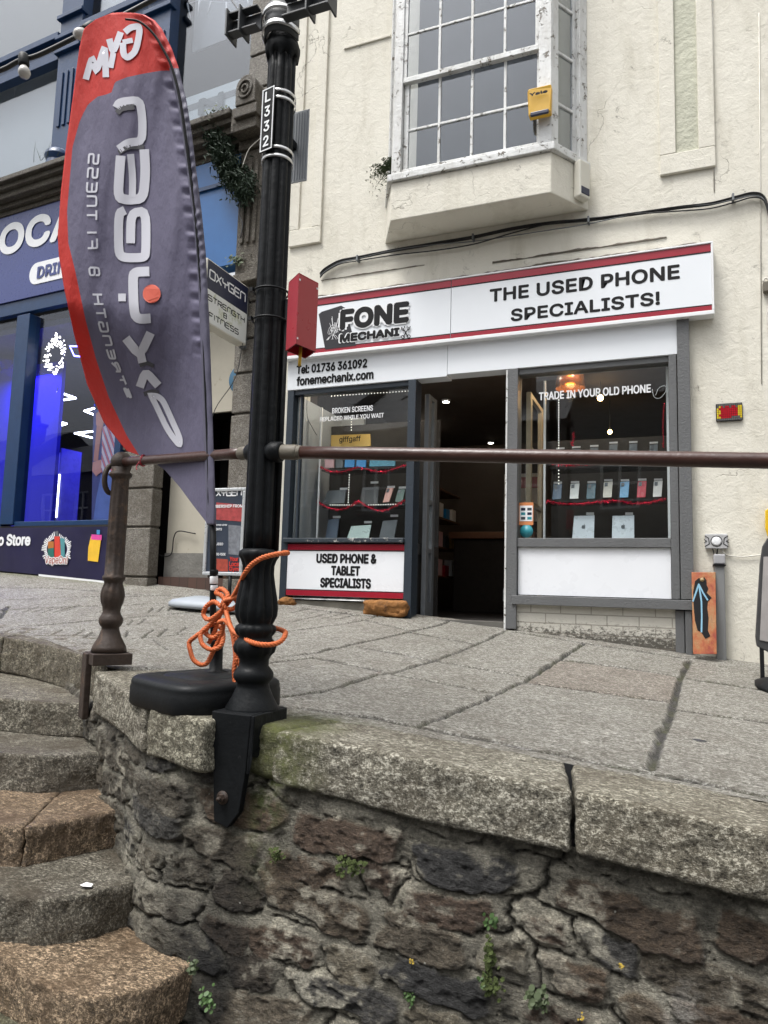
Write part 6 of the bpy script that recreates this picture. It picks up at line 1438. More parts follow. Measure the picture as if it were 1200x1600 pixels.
dB = (Vector((B.x,B.y,0))-Vector((A.x,A.y,0))).normalized(); nB = Vector((dB.y,-dB.x,0)); nB = nB if nB.y < 0 else -nB
zpl = zpp(1020)
m_ = MB(); m_.ob((PXc,PYc,zpl-.024), dB, nB, UZ, .088, .088, .026); m_.build('plinth_plate', M['rust'], post, .003)
m_ = MB(); m_.ob(Vector((PXc,PYc,zpl-.152))+nB*.085-dB*.045, dB, nB, UZ, .045, .014, .15); m_.build('wall_bracket', M['rust'], post, .004)
# red twist of tape on the rail by the flag
m_ = MB(); q = pA+dd_*.80; m_.tube([q+Vector((.018*math.cos(a)*.4,-.026*math.cos(a),.026*math.sin(a)))+dd_*(.0015*a) for a in np.linspace(0, 12, 30)], .0025, 5); m_.tube(crom([q+Vector((0,-.03,-.01)), q+Vector((-.012,-.035,-.035)), q+Vector((-.004,-.04,-.05))], 4), .003, 5)
tag(m_.build('red_tie', M['red'], None), 'thin red tie knotted round the short handrail under the flag', 'tie')

# ---- feather flag with its weighted base
FBX, FBY = -1.668, 2.408; zb = g(FBX,FBY)+.006
def fzc(x, y):
    k = min(max((y-470)/210, 0), 1); k = k*k*(3-2*k); sl2_ = .20+.33*k
    d = max(335-x, 0)
    w_ = min(d/60, 1)
    f = .015*math.sin(x*.045+y*.014)+.007*math.sin(x*.10-y*.012+1.0)+.002*math.sin(x*.21+y*.03)
    return 2.84+sl2_*d/120+f*w_*(1-.55*k)
def fs_(x, y): return ZC(x, y, fzc(x, y))
left_e = [(20,175),(30,150),(45,131),(75,124),(150,114),(230,103),(300,95),(370,90),(400,92),(450,100),(520,115),(600,136),(660,162),(705,198),(716,232),(735,258),(760,280),(790,302),(822,327)]
right_e = [(18,192),(22,222),(32,240),(45,251),(75,266),(105,277),(160,290),(210,298),(260,304),(330,313),(400,320),(500,325),(580,328),(680,331),(760,334),(822,336)]
lx = lambda y: float(np.interp(y, [q[0] for q in left_e], [q[1] for q in left_e])); rx = lambda y: float(np.interp(y, [q[0] for q in right_e], [q[1] for q in right_e]))
flag = thing('feather_flag', (FBX,FBY,zb), 'tall grey and red feather flag lettered in mirror writing, standing on the black base', 'flag')
nv, nu_ = 240, 90; V = []; sdist = []
bx_ = [(20,300),(104,292),(107,277),(112,240),(120,200),(128,180),(146,174),(150,154),(163,138),(178,130),(192,124),(230,113.5),(330,105),(380,107),(420,117),(500,134),(560,150),(620,170),(680,198),(712,218),(722,200),(830,200)]
def redb(y): return float(np.interp(y, [q[0] for q in bx_], [q[1] for q in bx_]))
for i in range(nv):
    y = 20+802*i/(nv-1); a_, b_ = lx(y), rx(y)
    for j in range(nu_):
        t_ = j/(nu_-1); x = a_+(b_-a_)*t_; p = fs_(x, y)
        edge_ = (b_-x)
        if edge_ < 26 and y < 560: gth = math.sin(y*.42+edge_*.05)*.5+math.sin(y*.23+1); p = p+CF*(.006*gth*(1-abs(edge_-15)/16 if edge_ < 30 else 0))
        V.append(p)
        # signed pixel distance to the red boundary (x for the sides, y along the cap)
        dcap = -99
        dside = redb(y)-x
        sdist.append(max(dcap, dside)/20)
m_ = MB(); m_.add(V, grid_faces(nv, nu_), 0, True); o = m_.build('flag_cloth', M['white'], flag)
at = o.data.attributes.new('red', 'FLOAT', 'POINT'); at.data.foreach_set('value', sdist)
t = NT('printed_flag_cloth'); an = t.n('Attribute'); an.attribute_name = 'red'
geo = t.n('NewGeometry')
c = t.mix(t.ramp(an.outputs['Fac'], [(.0,0),(.03,1)], 'LINEAR'), t.mix(t.noise(3,3), (.175,.165,.245), (.22,.205,.30)), t.mix(t.noise(4,3), (.62,.045,.035), (.72,.065,.05)))
t.out(c, .62, t.bump(t.noise(14, 4, .6, scale=(1,1,.5)), .010), spec=.35)
trn = t.n('BsdfTranslucent'); t.l(c, trn.inputs[0]); mx = t.n('MixShader'); mx.inputs[0].default_value = .3; t.l(t.b.outputs[0], mx.inputs[1]); t.l(trn.outputs[0], mx.inputs[2]); t.l(mx.outputs[0], t.t.nodes['Material Output'].inputs['Surface'])
o.data.materials.clear(); o.data.materials.append(t.m); sdm = o.modifiers.new('thickness', 'SOLIDIFY'); sdm.thickness = .0012
# the sleeve along the pole with gathers
V = []; ns_ = 10; ny_ = 260
for i in range(ny_):
    y = 20+800*i/(ny_-1); b_ = rx(y); wd = 15 if y > 60 else 6+9*(y-20)/40
    for j in range(ns_):
        t_ = j/(ns_-1); a = math.pi*t_; x = b_+2-wd*(1-t_)-(0)+0; gth = (.0045*math.sin(y*.38+1.6*math.sin(y*.031)+t_*2.5)*(.6+.4*math.sin(y*.07+2)) if y < 330 else .0045*math.sin(y*.38+1.6*math.sin(y*.031)+t_*2.5)*max(0,1-(y-330)/160))+.0012*math.sin(y*.11+t_)
        V.append(ZC(x, y, fzc(x,y)-.012-.022*math.sin(a)-gth))
m_ = MB(); m_.add(V, grid_faces(ny_, ns_), 0, True)
for i in range(ny_-1):
    y = 20+800*i/(ny_-1)
    if y < 106:
        for j in range(ns_-1): m_.m[i*(ns_-1)+j] = 1
sleeve = m_.build('pole_sleeve', [simple('grey_purple_sleeve', (.105,.10,.15), .6, var=.15, sc=3, bump=.004, bsc=20), simple('red_sleeve', (.58,.04,.035), .6, var=.1, sc=3, bump=.004, bsc=20)], flag); sdm = sleeve.modifiers.new('s','SOLIDIFY'); sdm.thickness = .001
# lettering printed on the cloth, following its folds
def fl(pts, wpx, mb_, mi=0, lift=.005, j=0):
    if len(pts) > 2:
        for _ in range(2 if wpx > 5 else 1):
            Q = [pts[0]]
            for a, b in zip(pts[:-1], pts[1:]): Q += [(a[0]*.8+b[0]*.2, a[1]*.8+b[1]*.2), (a[0]*.2+b[0]*.8, a[1]*.2+b[1]*.8)]
            pts = Q+[pts[-1]]
    P = []
    for a, b in zip(pts[:-1], pts[1:]):
        k = max(1, int(math.hypot(b[0]-a[0], b[1]-a[1])/4)); P += [(a[0]+(b[0]-a[0])*i/k, a[1]+(b[1]-a[1])*i/k) for i in range(k)]
    P.append(pts[-1]); P = [Vector(p) for p in P]; N = len(P); closed = (P[0]-P[-1]).length < .5; V = []
    for i in range(N):
        a = P[i-1] if i > 0 else (P[-2] if closed else None); b = P[i+1] if i < N-1 else (P[1] if closed else None)
        d0 = (P[i]-a).normalized() if a is not None else (b-P[i]).normalized(); d1 = (b-P[i]).normalized() if b is not None else d0
        n0 = Vector((-d0.y, d0.x)); n1 = Vector((-d1.y, d1.x)); m = n0+n1; m = m.normalized() if m.length > 1e-4 else n0
        k = min(1/max(m.dot(n0), .5), 1.6)
        for q in (-1,-.5,0,.5,1):
            e = P[i]+m*(wpx/2*k*q); V.append(ZC(e.x, e.y, fzc(e.x, e.y)-lift-.0005*j))
    mb_.add(V, grid_faces(N, 5), mi, True)
Zm = lambda l, s=3, ox=0, oy=0: [(a/s+ox, b/s+oy) for a, b in l]
wl = MB(); sh_ = MB()
big = [([(545,505),(560,478),(655,468),(668,560),(666,662),(600,668),(556,700)], 13), ([(566,730),(560,800),(553,925),(600,938),(672,930),(682,800),(676,700)], 15), ([(612,722),(622,830),(620,925)], 11),
 ([(612,1140),(614,1000),(684,988),(684,1190),(670,1208),(575,1208),(555,1180),(556,1000),(586,985)], 14)]
for j, (l, w_) in enumerate(big): fl(Zm(l), w_, wl, j=j)
low = [([(700,72),(640,74),(622,90),(628,270),(650,296),(706,292)], 15), ([(572,176),(572,212)], 12), ([(590,385),(655,468),(706,360)], 14), ([(660,462),(668,500)], 13), ([(655,615),(682,540),(742,608)], 13)]
for j, (l, w_) in enumerate(low): fl(Zm(l,3,0,400), w_, wl, j=j)
fl([(236,618),(247,640),(262,672),(277,692),(281,695),(281,684),(268,655),(255,626),(246,619),(236,618)], 9, wl, j=3)
gym = [([(402,372),(432,262),(452,345),(492,205),(496,362)], 10), ([(512,182),(530,250),(566,150)], 10), ([(531,248),(518,318)], 9), ([(575,198),(622,188)], 8), ([(576,200),(578,255),(600,272),(636,240),(655,150),(650,122),(612,128),(585,150)], 10)]
for j, (l, w_) in enumerate(gym): fl(Zm(l), w_, wl, j=j)
# the slim mirrored words up the left side
words = 'STRENGTH & FITNESS'; pth = [(203,622),(190,592),(176,560),(164,520),(155,480),(149,440),(145,400),(143,350),(143,300),(147,235)]
seg = [0]
for a, b in zip(pth[:-1], pth[1:]): seg.append(seg[-1]+math.hypot(b[0]-a[0], b[1]-a[1]))
tot = seg[-1]; nW = len(words); adv = tot/nW
def onp(s): return (float(np.interp(s, seg, [q[0] for q in pth])), float(np.interp(s, seg, [q[1] for q in pth])))
for i, ch in enumerate(words):
    for st_ in SF[ch]:
        pts = []
        for u, v in st_:
            s_ = adv*(i+.06+.68*u*(.3 if ch == 'I' else 1)); x, y = onp(s_); hgt_ = 15*min(1, .35+s_/tot*1.6)
            pts.append((x+(v-.5)*hgt_, y))
        fl(pts, 3.0, wl, j=i % 3)
wl.build('lettering', simple('silver_white_print', (.60,.60,.66), .5, var=.04), flag)
dk = MB()
for l, w_ in (([(548,530),(570,506),(630,500)], 9), ([(556,716),(600,688),(676,690)], 7)): fl(Zm(l), w_, dk, lift=.005)
fl([(218,571),(230,567),(240,572)], 6, dk, lift=.005); fl([(225,616),(238,611),(248,614)], 7, dk, lift=.005); fl([(263,676),(270,680),(277,678)], 9, dk, lift=.0045); fl(Zm([(600,392),(655,452),(694,370)],3,-1,403), 6, dk, lift=.004)
dk.build('letter_shadow', simple('dark_grey_print', (.055,.053,.062), .6), flag)
m_ = MB(); pc3 = [ZC(237+14*math.cos(a), 459+14.5*math.sin(a), fzc(237+14*math.cos(a), 459+14.5*math.sin(a))-.008) for a in np.linspace(0,6.283,26)[:-1]]
m_.prism(pc3, CF*.0008); m_.build('red_dot', simple('coral_print', (.72,.13,.08), .5), flag)
# pole, clamp and collar
pl_ = [(FBX,FBY,zb+.09)]; 
polep = [Vector((FBX,FBY,zb+.07))]+[ZC(x, y, 2.815 if y > 815 else 2.862) for x, y in ((333,960),(333,905),(333,860),(332,815),(328,760),(325,680),(321,580),(318,500),(311,400),(305,330),(296,260),(282,160),(269,107),(256,79),(240,53),(218,34),(196,30))]
pole = crom(polep, 4); m_ = MB(); m_.tube(pole, [.013 if i < 20 else .011-.007*(i/len(pole)) for i in range(len(pole))], 12); m_.build('pole', M['plastic_black'], flag)
def polebit(y0, y1, r, mat, nm):
    m__ = MB(); m__.tube([ZC(float(np.interp(y,[820,1040],[335,333])), y, 2.815) for y in (y0, (y0+y1)/2, y1)], r, 16); m__.build(nm, mat, flag, .002)
polebit(900, 912, .016, M['white'], 'white_clamp'); polebit(914, 922, .015, M['white'], 'white_clamp'); polebit(890, 898, .017, M['plastic_black'], 'black_clamp')
m_ = MB(); m_.lathe((FBX,FBY,0), [(.055,zb+.088),(.050,zb+.105),(.026,zb+.112),(.024,zb+.20),(.027,zb+.205),(.027,zb+.225),(.022,zb+.23)], 24); m_.build('base_socket', M['plastic_black'], flag)
wb = thing('flag_base', (FBX,FBY,zb), 'squat black plastic weighted base on the coping beside the lamp post', 'flag base')
ab_ = math.atan2(-.165,.39); c2, s2 = math.cos(ab_), math.sin(ab_); n = 72; V = []; cxb, cyb = FBX+.008, FBY-.072
tiltx = .0
rings = [(.97,.0),(1.0,.008),(1.0,.060),(.985,.068),(.99,.074),(.975,.086),(.93,.094),(.80,.098),(.60,.099),(.585,.096),(.56,.096),(.545,.101),(.25,.106)]
for rr_, zz in rings:
    for k in range(n):
        a = 2*math.pi*k/n; ce, se = math.cos(a), math.sin(a); e = .42
        x = .236*rr_*math.copysign(abs(ce)**e, ce); y = .232*rr_*math.copysign(abs(se)**e, se)
        V.append((cxb+x*c2-y*s2, cyb+x*s2+y*c2, zb-.012+zz*1.12))
m_ = MB(); N = len(rings); m_.add(V, [(i*n+k, i*n+(k+1)%n, (i+1)*n+(k+1)%n, (i+1)*n+k) for i in range(N-1) for k in range(n)]+[tuple(range(n))[::-1], tuple(range((N-1)*n, N*n))], 0, True); m_.build('base_shell', M['plastic_black'], wb)
m_ = MB()
for (ax_, ay_, a0_, a1_) in ((-.2,-.03,-1.1,.9),(.06,-.215,.35,2.3),(.2,.06,2.3,4.0)):
    m_.tube([(cxb+(ax_+.13*math.cos(a))*c2-(ay_+.10*math.sin(a))*s2, cyb+(ax_+.13*math.cos(a))*s2+(ay_+.10*math.sin(a))*c2, zb+.0935) for a in np.linspace(a0_, a1_, 18)], .0035, 6)
m_.build('moulded_ridges', M['plastic_black'], wb)

# ---- orange rope: three twisted strands along each path
def rope(mb_, pts, r=.0082, pitch=.035, n=9):
    P = crom(pts, 14); L = 0; last = P[0]; up = None; strands = [[], [], []]
    for i, p in enumerate(P):
        L += (p-last).length; last = p; t_ = (P[min(i+1,len(P)-1)]-P[max(i-1,0)]).normalized()
        if up is None: up = t_.orthogonal().normalized()
        up = (up-t_*up.dot(t_)).normalized(); b_ = t_.cross(up); 
        for k in range(3):
            a = 2*math.pi*(L/pitch+k/3); strands[k].append(p+(up*math.cos(a)+b_*math.sin(a))*r*.56)
    for s_ in strands: mb_.tube(s_, r*.62, 6)
rpz = thing('orange_rope', ZC(350,1000,2.7), 'orange twisted rope tying the flag pole to the lamp post in loops and knots', 'rope')
zl = Vector((LCX,LCY,-.1)).dot(CF)
def ar(px_, y_, fr, rpx=34):   # on the lamp surface: px offset from axis and front(+)/back(-)
    ax = 408+(1100-y_)*.0394; k = max(-1, min(1, px_/rpx)); dz = math.sqrt(max(0, 1-k*k))*rpx*zl/FPX
    return ZC(ax+px_, y_, zl-.016-dz if fr else zl+.012+dz)
m_ = MB(); rope(m_, [ar(26,863,0,30), ar(32,864,1,31), ar(22,865,1,31), ar(5,868,1,31), ar(-10,873,1,32), ar(-24,883,1,32), ZC(382,897,2.50), ZC(372,918,2.60), ZC(362,935,2.68), ZC(350,950,2.74), ZC(343,962,2.76), ZC(336,985,2.77), ZC(326,1005,2.78)]); m_.build('rope_length', M['rope'], rpz)
m_ = MB(); rope(m_, [ZC(352,948,2.72), ZC(356,965,2.66), ZC(364,985,2.56), ar(-32,996,1,34), ar(-20,1003,1,34), ar(-4,1007,1,34), ar(14,1007,1,34), ar(27,1002,1,34), ar(33,993,1,34), ar(31,986,0,33), ar(8,980,0,33), ar(-20,985,0,33), ZC(366,992,2.66), ZC(352,955,2.73)]); m_.build('rope_length', M['rope'], rpz)
m_ = MB(); rope(m_, [ZC(346,946,2.72), ZC(352,938,2.70), ZC(366,934,2.66), ZC(376,928,2.62), ZC(386,920,2.60), ZC(396,915,2.66)]); m_.build('rope_length', M['rope'], rpz)
m_ = MB(); rope(m_, [ZC(346,948,2.73), ZC(334,940,2.76), ZC(322,948,2.78), ZC(318,960,2.79), ZC(326,968,2.76), ZC(342,958,2.74), ZC(352,946,2.72), ZC(348,932,2.74), ZC(338,926,2.76), ZC(346,920,2.76), ZC(356,930,2.72), ZC(350,946,2.70), ZC(360,952,2.70), ZC(372,944,2.68), ZC(366,934,2.68)]); m_.build('rope_knot', M['rope'], rpz)
m_ = MB(); rope(m_, [ZC(350,950,2.72), ZC(336,966,2.75), ZC(322,982,2.76), ZC(306,994,2.77), ZC(296,1003,2.78), ZC(297,1015,2.77), ZC(302,1030,2.76), ZC(312,1038,2.75), ZC(322,1037,2.75), ZC(330,1024,2.75), ZC(346,990,2.74), ZC(349,975,2.73)]); m_.build('rope_length', M['rope'], rpz)
m_ = MB(); rope(m_, [ZC(340,975,2.77), ZC(326,978,2.77), ZC(314,990,2.76), ZC(316,1006,2.74), ZC(330,1015,2.72), ZC(344,1010,2.72), ZC(349,996,2.74), ZC(346,982,2.78), ZC(336,976,2.84), ZC(325,980,2.82), ZC(322,990,2.78), ZC(334,996,2.75), ZC(344,988,2.74)]); m_.build('rope_length', M['rope'], rpz)
m_ = MB(); rope(m_, [ZC(342,972,2.74), ZC(352,970,2.70), ZC(362,985,2.66), ZC(366,1005,2.63), ZC(368,1025,2.61), ZC(366,1045,2.60), ZC(367,1065,2.59), ZC(369,1085,2.57)]); m_.build('rope_length', M['rope'], rpz)
m_ = MB(); rope(m_, [ZC(352,968,2.73), ZC(366,990,2.66), ZC(374,1008,2.62), ZC(379,1020,2.60), ZC(372,1030,2.60), ZC(376,1042,2.60), ZC(382,1034,2.58), ZC(378,1024,2.57), ZC(371,1020,2.58), ZC(374,1010,2.60), ZC(380,1018,2.58), ZC(376,1034,2.56), ZC(380,1046,2.58)]); m_.build('rope_knot', M['rope'], rpz)
m_ = MB(); m_.tube([ZC(368.4,1079,2.571), ZC(369.3,1088,2.567)], .0072, 8); m_.build('blue_whipping', simple('blue_tape', (.03,.12,.45), .5), rpz)

# ================================================================ terrace across the street (seen reflected in the shop glass)
def house(x0, x1, zt, wallc, roofc, label, chim, Yh=-8.5):
    h_ = thing('terraced_house', ((x0+x1)/2, Yh, -1.5), label, 'house', 'houses across the street behind the viewer')
    wm = simple('render_'+label.split()[0], wallc, .8, var=.12, bump=.01)
    cols = 3; wdt = (x1-x0)/cols; m__ = MB(); holes = []
    zb_ = -2.0; zl_ = [(-.6, 1.1), (2.2, 3.7), (4.5, 5.7)] if zt > 6 else [(-.6, 1.2), (2.3, 3.7)]
    # wall built round its openings
    zcur = zb_
    for a, b in zl_:
        m__.bx(x0, x1, Yh-.25, Yh, zcur, a)
        for c in range(cols):
            xa = x0+wdt*c; m__.bx(xa, xa+wdt*.30, Yh-.25, Yh, a, b); m__.bx(xa+wdt*.70, xa+wdt, Yh-.25, Yh, a, b); holes.append((xa+wdt*.30, xa+wdt*.70, a, b))
        zcur = b
    m__.bx(x0, x1, Yh-.25, Yh, zcur, zt); m__.bx(x0, x1, Yh-7, Yh-6.8, zb_, zt); m__.build('wall', wm, h_)
    for xa, xb, a, b in holes:
        f_ = MB(); 
        for q in ((xa,xa+.07,a,b),(xb-.07,xb,a,b),(xa+.07,xb-.07,a,a+.07),(xa+.07,xb-.07,b-.07,b),((xa+xb)/2-.03,(xa+xb)/2+.03,a+.07,b-.07)): f_.bx(q[0], q[1], Yh-.12, Yh-.05, q[2], q[3])
        f_.bx(xa+.07, xb-.07, Yh-.115, Yh-.055, (a+b)/2-.03, (a+b)/2+.03); fo = f_.build('window', M['white'], h_)
        f_ = MB(); f_.bx(xa+.02, xb-.02, Yh-.16, Yh-.125, a, b); f_.build('pane', M['graph'], fo)
        f_ = MB(); f_.bx(xa-.08, xb+.08, Yh-.2, Yh+.08, a-.10, a-.002); f_.build('window_sill', wm, h_)
    m__ = MB(); m__.prism([(x0,Yh+.2,zt),(x0,Yh-3.5,zt+2.2),(x0,Yh-7.1,zt)], (x1-x0,0,0)); m__.build('roof', simple('slate_'+label.split()[0], roofc, .6, var=.3), h_, 0)
    for cx_ in chim:
        m__ = MB(); m__.bx(cx_-.5, cx_+.5, Yh-2.4, Yh-1.5, zt+.6, zt+2.3); m__.bx(cx_-.58, cx_+.58, Yh-2.48, Yh-1.42, zt+2.3, zt+2.45)
        for k in (-.3, .0, .3): m__.lathe((cx_+k, Yh-1.95, zt+2.45), [(.13,0),(.11,.4)], 12)
        m__.build('chimney', simple('chimney_brick', (.16,.11,.09), .8), h_)
house(-46, -38, 4.9, (.16,.155,.15), (.05,.05,.055), 'grey rendered house farthest left in the terrace across the street', [-44])
house(-37.9, -31, 5.3, (.12,.105,.09), (.045,.045,.05), 'dark stone house second from the left across the street', [-32.2])
house(-30.9, -24.1, 4.5, (.15,.14,.13), (.05,.05,.055), 'stone coloured house third from the left across the street', [-25.5])
house(-24, -16.5, 5.0, (.14,.135,.13), (.05,.05,.055), 'grey rendered house fourth from the left across the street', [-22])
house(-16.4, -9.5, 5.2, (.22,.21,.19), (.05,.05,.06), 'pale rendered house opposite the blue shop', [-13.8])
house(-9.4, -2.6, 4.8, (.18,.165,.14), (.045,.045,.05), 'brown stone house opposite the phone shop', [-4.4])
house(-2.5, 5.0, 5.4, (.25,.24,.22), (.05,.05,.055), 'cream house opposite the bay window', [3.6])
house(5.1, 13, 4.7, (.24,.235,.23), (.05,.05,.055), 'light stone house at the right end of the terrace across the street', [11])

# ================================================================ things hanging on the upper left
sl3 = thing('festoon_lights', ZC(60,90,3.6), 'black festoon cable with unlit glass bulbs strung across the upper left corner', 'festoon lights')
cab = [(-60,125),(0,110),(30,95),(60,86),(110,62),(145,44),(190,25),(260,-12)]
m_ = MB(); m_.tube(crom([ZC(x,y,3.7) for x, y in cab], 8), .012, 8); m_.build('cable', M['cable'], sl3)
bg_ = glassmat('bulb_glass', (.92,.90,.86), 1.5, .12, .06)
for x, y, dx, dy in ((37,90,1,24),(143,41,-9,6)):
    p = ZC(x,y,3.68); q = ZC(x+dx,y+dy,3.66); d_ = (q-p).normalized(); axm = Matrix((d_.orthogonal().normalized(), d_.cross(d_.orthogonal().normalized()), d_)).transposed().to_3x3()
    m_ = MB(); m_.lathe(p, [(.020,-.02),(.026,-.005),(.026,.045),(.020,.055)], 18, axis=axm); o = m_.build('lamp_holder', M['plastic_black'], sl3)
    m_ = MB(); m_.lathe(p+d_*.052, [(.015,0),(.021,.012),(.029,.030),(.030,.045),(.023,.062),(.001,.071)], 20, axis=axm); m_.build('glass_bulb', simple('pearly_bulb', (.42,.40,.37), .15, var=.3, sc=30, spec=.8), o)
# thin black wires
m_ = MB(); m_.tube(crom([ZC(355,-10,5.2), ZC(372,15,4.6), ZC(397,43,3.6)], 4), .005, 5); tag(m_.build('stay_wire', M['cable'], None), 'thin black wire running up left from the lamp post cross arm', 'wire')
# dark artificial garland over the blue panel
gd = thing('pine_garland', LQ(1.1,4.2,.15), 'dark green artificial pine garland hanging against the blue panel beside the carved bracket', 'garland')
gp = [(333,205),(345,225),(352,250),(362,272),(378,285),(386,300)]
gpts = crom([LQ(*LX(*q,.16), .16) for q in gp], 10); rg = random.Random(11)
m_ = MB()
for i in range(4600):
    k = rg.randrange(len(gpts)); p = gpts[k]+Vector((rg.gauss(0,.055), rg.gauss(0,.045), rg.gauss(0,.065))); d = Vector((rg.gauss(0,1), rg.gauss(0,1), rg.gauss(-.3,1))).normalized()*rg.uniform(.03,.07); s_ = d.orthogonal().normalized()*.008
    m_.add([p-s_, p+s_, p+d+s_*.3, p+d-s_*.3], [(0,1,2,3)])
m_.build('needles', M['garland'], gd)
m_ = MB(); m_.tube(gpts, .012, 6); m_.build('stem', M['cable'], gd)
m_ = MB(); m_.tube(crom([LQ(*LX(*q,.2), .2) for q in ((412,212),(400,222),(388,235),(378,262))], 5), .004, 5); tag(m_.build('pale_wire', M['cable_white'], None), 'thin pale wire curving from the lamp post towards the garland', 'wire')
m_ = MB(); m_.tube(crom([LQ(*LX(*q,.16), .16) for q in ((376,315),(374,335),(379,350),(376,372))], 5), .007, 5); tag(m_.build('hanging_cable', M['cable'], None), 'dark cable hanging below the pine garland on the edge of the blue panel', 'cable')
# icicle lights inside the upper windows
def icicles(lst, label):
    m__ = MB()
    for x0,y0,x1,y1 in lst:
        a = LQ(*LX(x0,y0,-.10), -.10); b = LQ(*LX(x1,y1,-.10), -.10); m__.tube([a, a.lerp(b,.5), b], [.012,.009,.003], 6)
    for (x0,y0,x1,y1),(x2,y2,_,_) in zip(lst[:-1], lst[1:]): m__.tube([LQ(*LX(x0,y0,-.10), -.10), LQ(*LX(x2,y2,-.10), -.10)], .002, 4)
    return tag(m__.build('icicle_lights', simple('frosted_tube', (.75,.76,.78), .3), None), label, 'icicle lights', 'icicle light strings inside the first floor windows')
icicles([(9,112,3,132),(25,118,22,153),(46,107,47,128),(67,84,66,120),(79,80,76,95)], 'icicle light tubes inside the window at the left edge above the cornice')
icicles([(293,6,298,28),(312,0,309,26),(330,2,324,25),(354,4,354,42),(387,0,390,12)], 'icicle light tubes at the top of the window with the letter N')
# ================================================================ small plants
def fern(loc, n, size, label, mat, seed, cat='plant', spread=(1,1,.6), name='wall_fern', tilt=(0,-1,0)):
    r_ = random.Random(seed); m__ = MB(); loc = Vector(loc)
    for i in range(n):
        d = Vector((r_.gauss(0,spread[0]), r_.gauss(0,.5)+tilt[1]*.5, r_.gauss(0,spread[2])+.15)).normalized(); L = size*r_.uniform(.5,1.1); side = d.cross(Vector((0,0,1))).normalized(); pts = []
        for k in range(6):
            t_ = k/5; pts.append(loc+d*(L*t_)+Vector((0,0,-L*.45*t_*t_)))
        for k in range(1,6):
            w_ = L*.22*(1-k/6.5); c_ = pts[k]
            for sg_ in (-1,1):
                e_ = c_+side*(w_*sg_)+d*(w_*.5); u_ = d*(L*.055)
                m__.add([c_-u_*.5, c_+u_*.5, e_+u_*.3+Vector((0,0,r_.uniform(-.3,.3)*w_)), e_-u_*.3], [(0,1,2,3)])
    return tag(m__.build(name, mat, None), label, cat)
fern(F(607,268,5.46), 110, .19, 'small fern growing from the left end of the bay window sill', M['fern'], 2)
def wallpt(px_, py_, Y=2.09): return F(px_, py_, Y)
def leafclump(p, n, r, label, mat, seed, leaf=.008, name='wall_weed', sc_=(1,.5,1)):
    r_ = random.Random(seed); m__ = MB(); p = Vector(p)
    for i in range(n):
        c_ = p+Vector((r_.gauss(0,r*sc_[0]), -abs(r_.gauss(0,r*sc_[1])), r_.gauss(0,r*sc_[2]))); nrm = Vector((r_.gauss(0,.5), -1, r_.gauss(.5,.5))).normalized(); a = nrm.orthogonal().normalized(); b = nrm.cross(a); s_ = leaf*r_.uniform(.5,1.2)
        m__.add([c_+a*s_*math.cos(q)+b*s_*math.sin(q)*.8 for q in (0,1.05,2.1,3.14,4.2,5.2)], [(0,1,2,3,4,5)])
    return tag(m__.build(name, mat, None), label, 'plant')
leafclump(wallpt(770,1440), 26, .010, 'tiny bright green weed in the wall crack below the coping joint', M['leaf'], 3, .007)
leafclump(wallpt(765,1500), 60, .016, 'dark moss clump trailing down the wall crack below the tiny bright weed', M['moss'], 4, .007, 'moss_clump', (.5,.4,1.9))
leafclump(wallpt(768,1535), 46, .015, 'green moss clump lower in the same wall crack', M['moss'], 5, .008, 'moss_clump')
leafclump(wallpt(755,1533), 14, .008, 'bright green sprig beside the lower moss clump', M['leaf'], 6, .007)
leafclump(wallpt(642,1560), 30, .009, 'small bright green weed near the foot of the wall, left of the moss crack', M['leaf'], 7, .006)
leafclump(wallpt(838,1560), 50, .015, 'dark green fern tuft low on the wall right of the moss crack', M['fern'], 8, .010)
leafclump(wallpt(545,1352), 70, .020, 'thick moss patch under the second row of stones near the lamp bracket', M['moss'], 9, .008, 'moss_clump', (1.7,.4,.6))
leafclump(wallpt(433,1336), 50, .010, 'round dark moss tuft in a wall hole right of the lamp bracket', M['moss'], 10, .006, 'moss_clump')
leafclump(ZC(325,1562,2.10), 40, .013, 'green weed where the lowest steps meet the wall', M['leaf'], 12, .008)
leafclump(ZC(300,1510,2.15), 30, .012, 'little green tuft on the wall above the lowest steps', M['fern'], 13, .008)
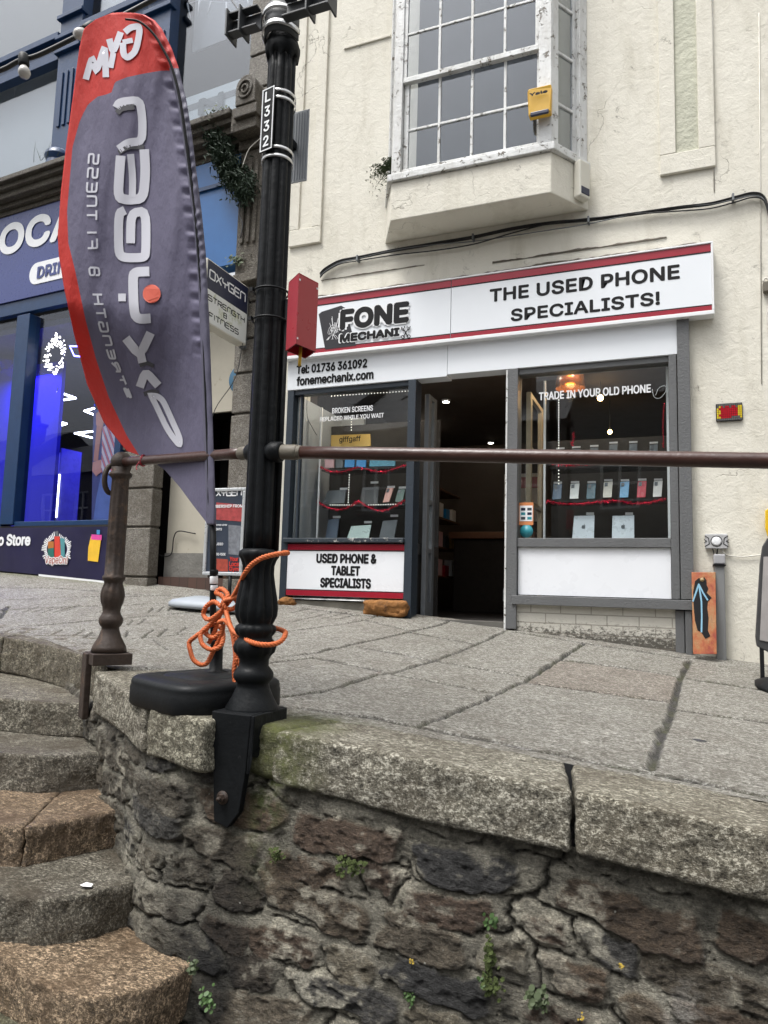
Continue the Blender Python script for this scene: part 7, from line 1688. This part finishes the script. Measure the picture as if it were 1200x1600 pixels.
for i, (x, y_, lb_) in enumerate(((643,1502,'yellow lichen spot on the wall left of the moss crack'),(970,1508,'yellow lichen ring on the large stone at the lower right'),(908,1591,'orange lichen patch at the foot of the wall'))):
    leafclump(wallpt(x,y_,2.085), 10, .004, lb_, simple('lichen_%d' % i, (.40,.28,.04), .9), 20+i, .003, 'lichen_patch')
def twigs(pts, label, seed, h=.12, n=18):
    r_ = random.Random(seed); m__ = MB()
    for p in pts:
        for i in range(n):
            q = Vector(p)+Vector((r_.gauss(0,.06), r_.gauss(0,.03), 0)); d = Vector((r_.gauss(0,.35), r_.gauss(0,.2), 1)).normalized()*h*r_.uniform(.3,1.1); m__.tube([q, q+d*.5+Vector((r_.gauss(0,.008),0,0)), q+d], [.003,.002,.001], 4)
    return tag(m__.build('dry_weeds', M['fern'], None), label, 'plant')
twigs([LQ(*LX(62,250,.22), .22), LQ(*LX(70,248,.22), .22)], 'dry weed stalks on the cornice at the foot of the blue window column', 4, .22, 5)
leafclump(LQ(*LX(340,176,.28), .28)+Vector((0,0,.0)), 60, .05, 'small weeds growing on the cornice under the letter N', M['fern'], 31, .014, 'ledge_weeds', (1.6,.5,.4))
leafclump(LQ(*LX(372,408,.10), .10), 70, .05, 'ivy sprigs behind the top of the projecting gym sign', M['fern'], 32, .018, 'ledge_weeds', (1.3,.5,.5))
# grit, leaves and litter on the steps and coping
m_ = MB(); r_ = random.Random(6)
tag((lambda q: (m_.add([q+Vector((-.022,-.008,.004)), q+Vector((.0,-.016,.006)), q+Vector((.024,-.004,.004)), q+Vector((.018,.012,.007)), q+Vector((-.012,.012,.008))], [(0,1,2,3,4)]), m_.build('paper_scrap', M['label_white'], None))[1])(ZP(135,1385,-1.040)), 'small white chip lying on the second step from the bottom', 'litter')
def ell(c, rx_, ry_, mat, nm, lab, cat, z=.004):
    m__ = MB(); m__.add([Vector((c.x+rx_*math.cos(a)*(1+.12*math.sin(3*a)), c.y+ry_*math.sin(a), g(c.x+rx_*math.cos(a), c.y+ry_*math.sin(a))+z)) for a in np.linspace(0,6.283,18)[:-1]], [tuple(range(17))]); return tag(m__.build(nm, mat, None), lab, cat)
ell(GP2(1093,1159), .028, .020, simple('old_chewing_gum', (.05,.05,.055), .8), 'gum_spot', 'dark flattened gum spot on the paving slab near the right edge', 'stain', .006)
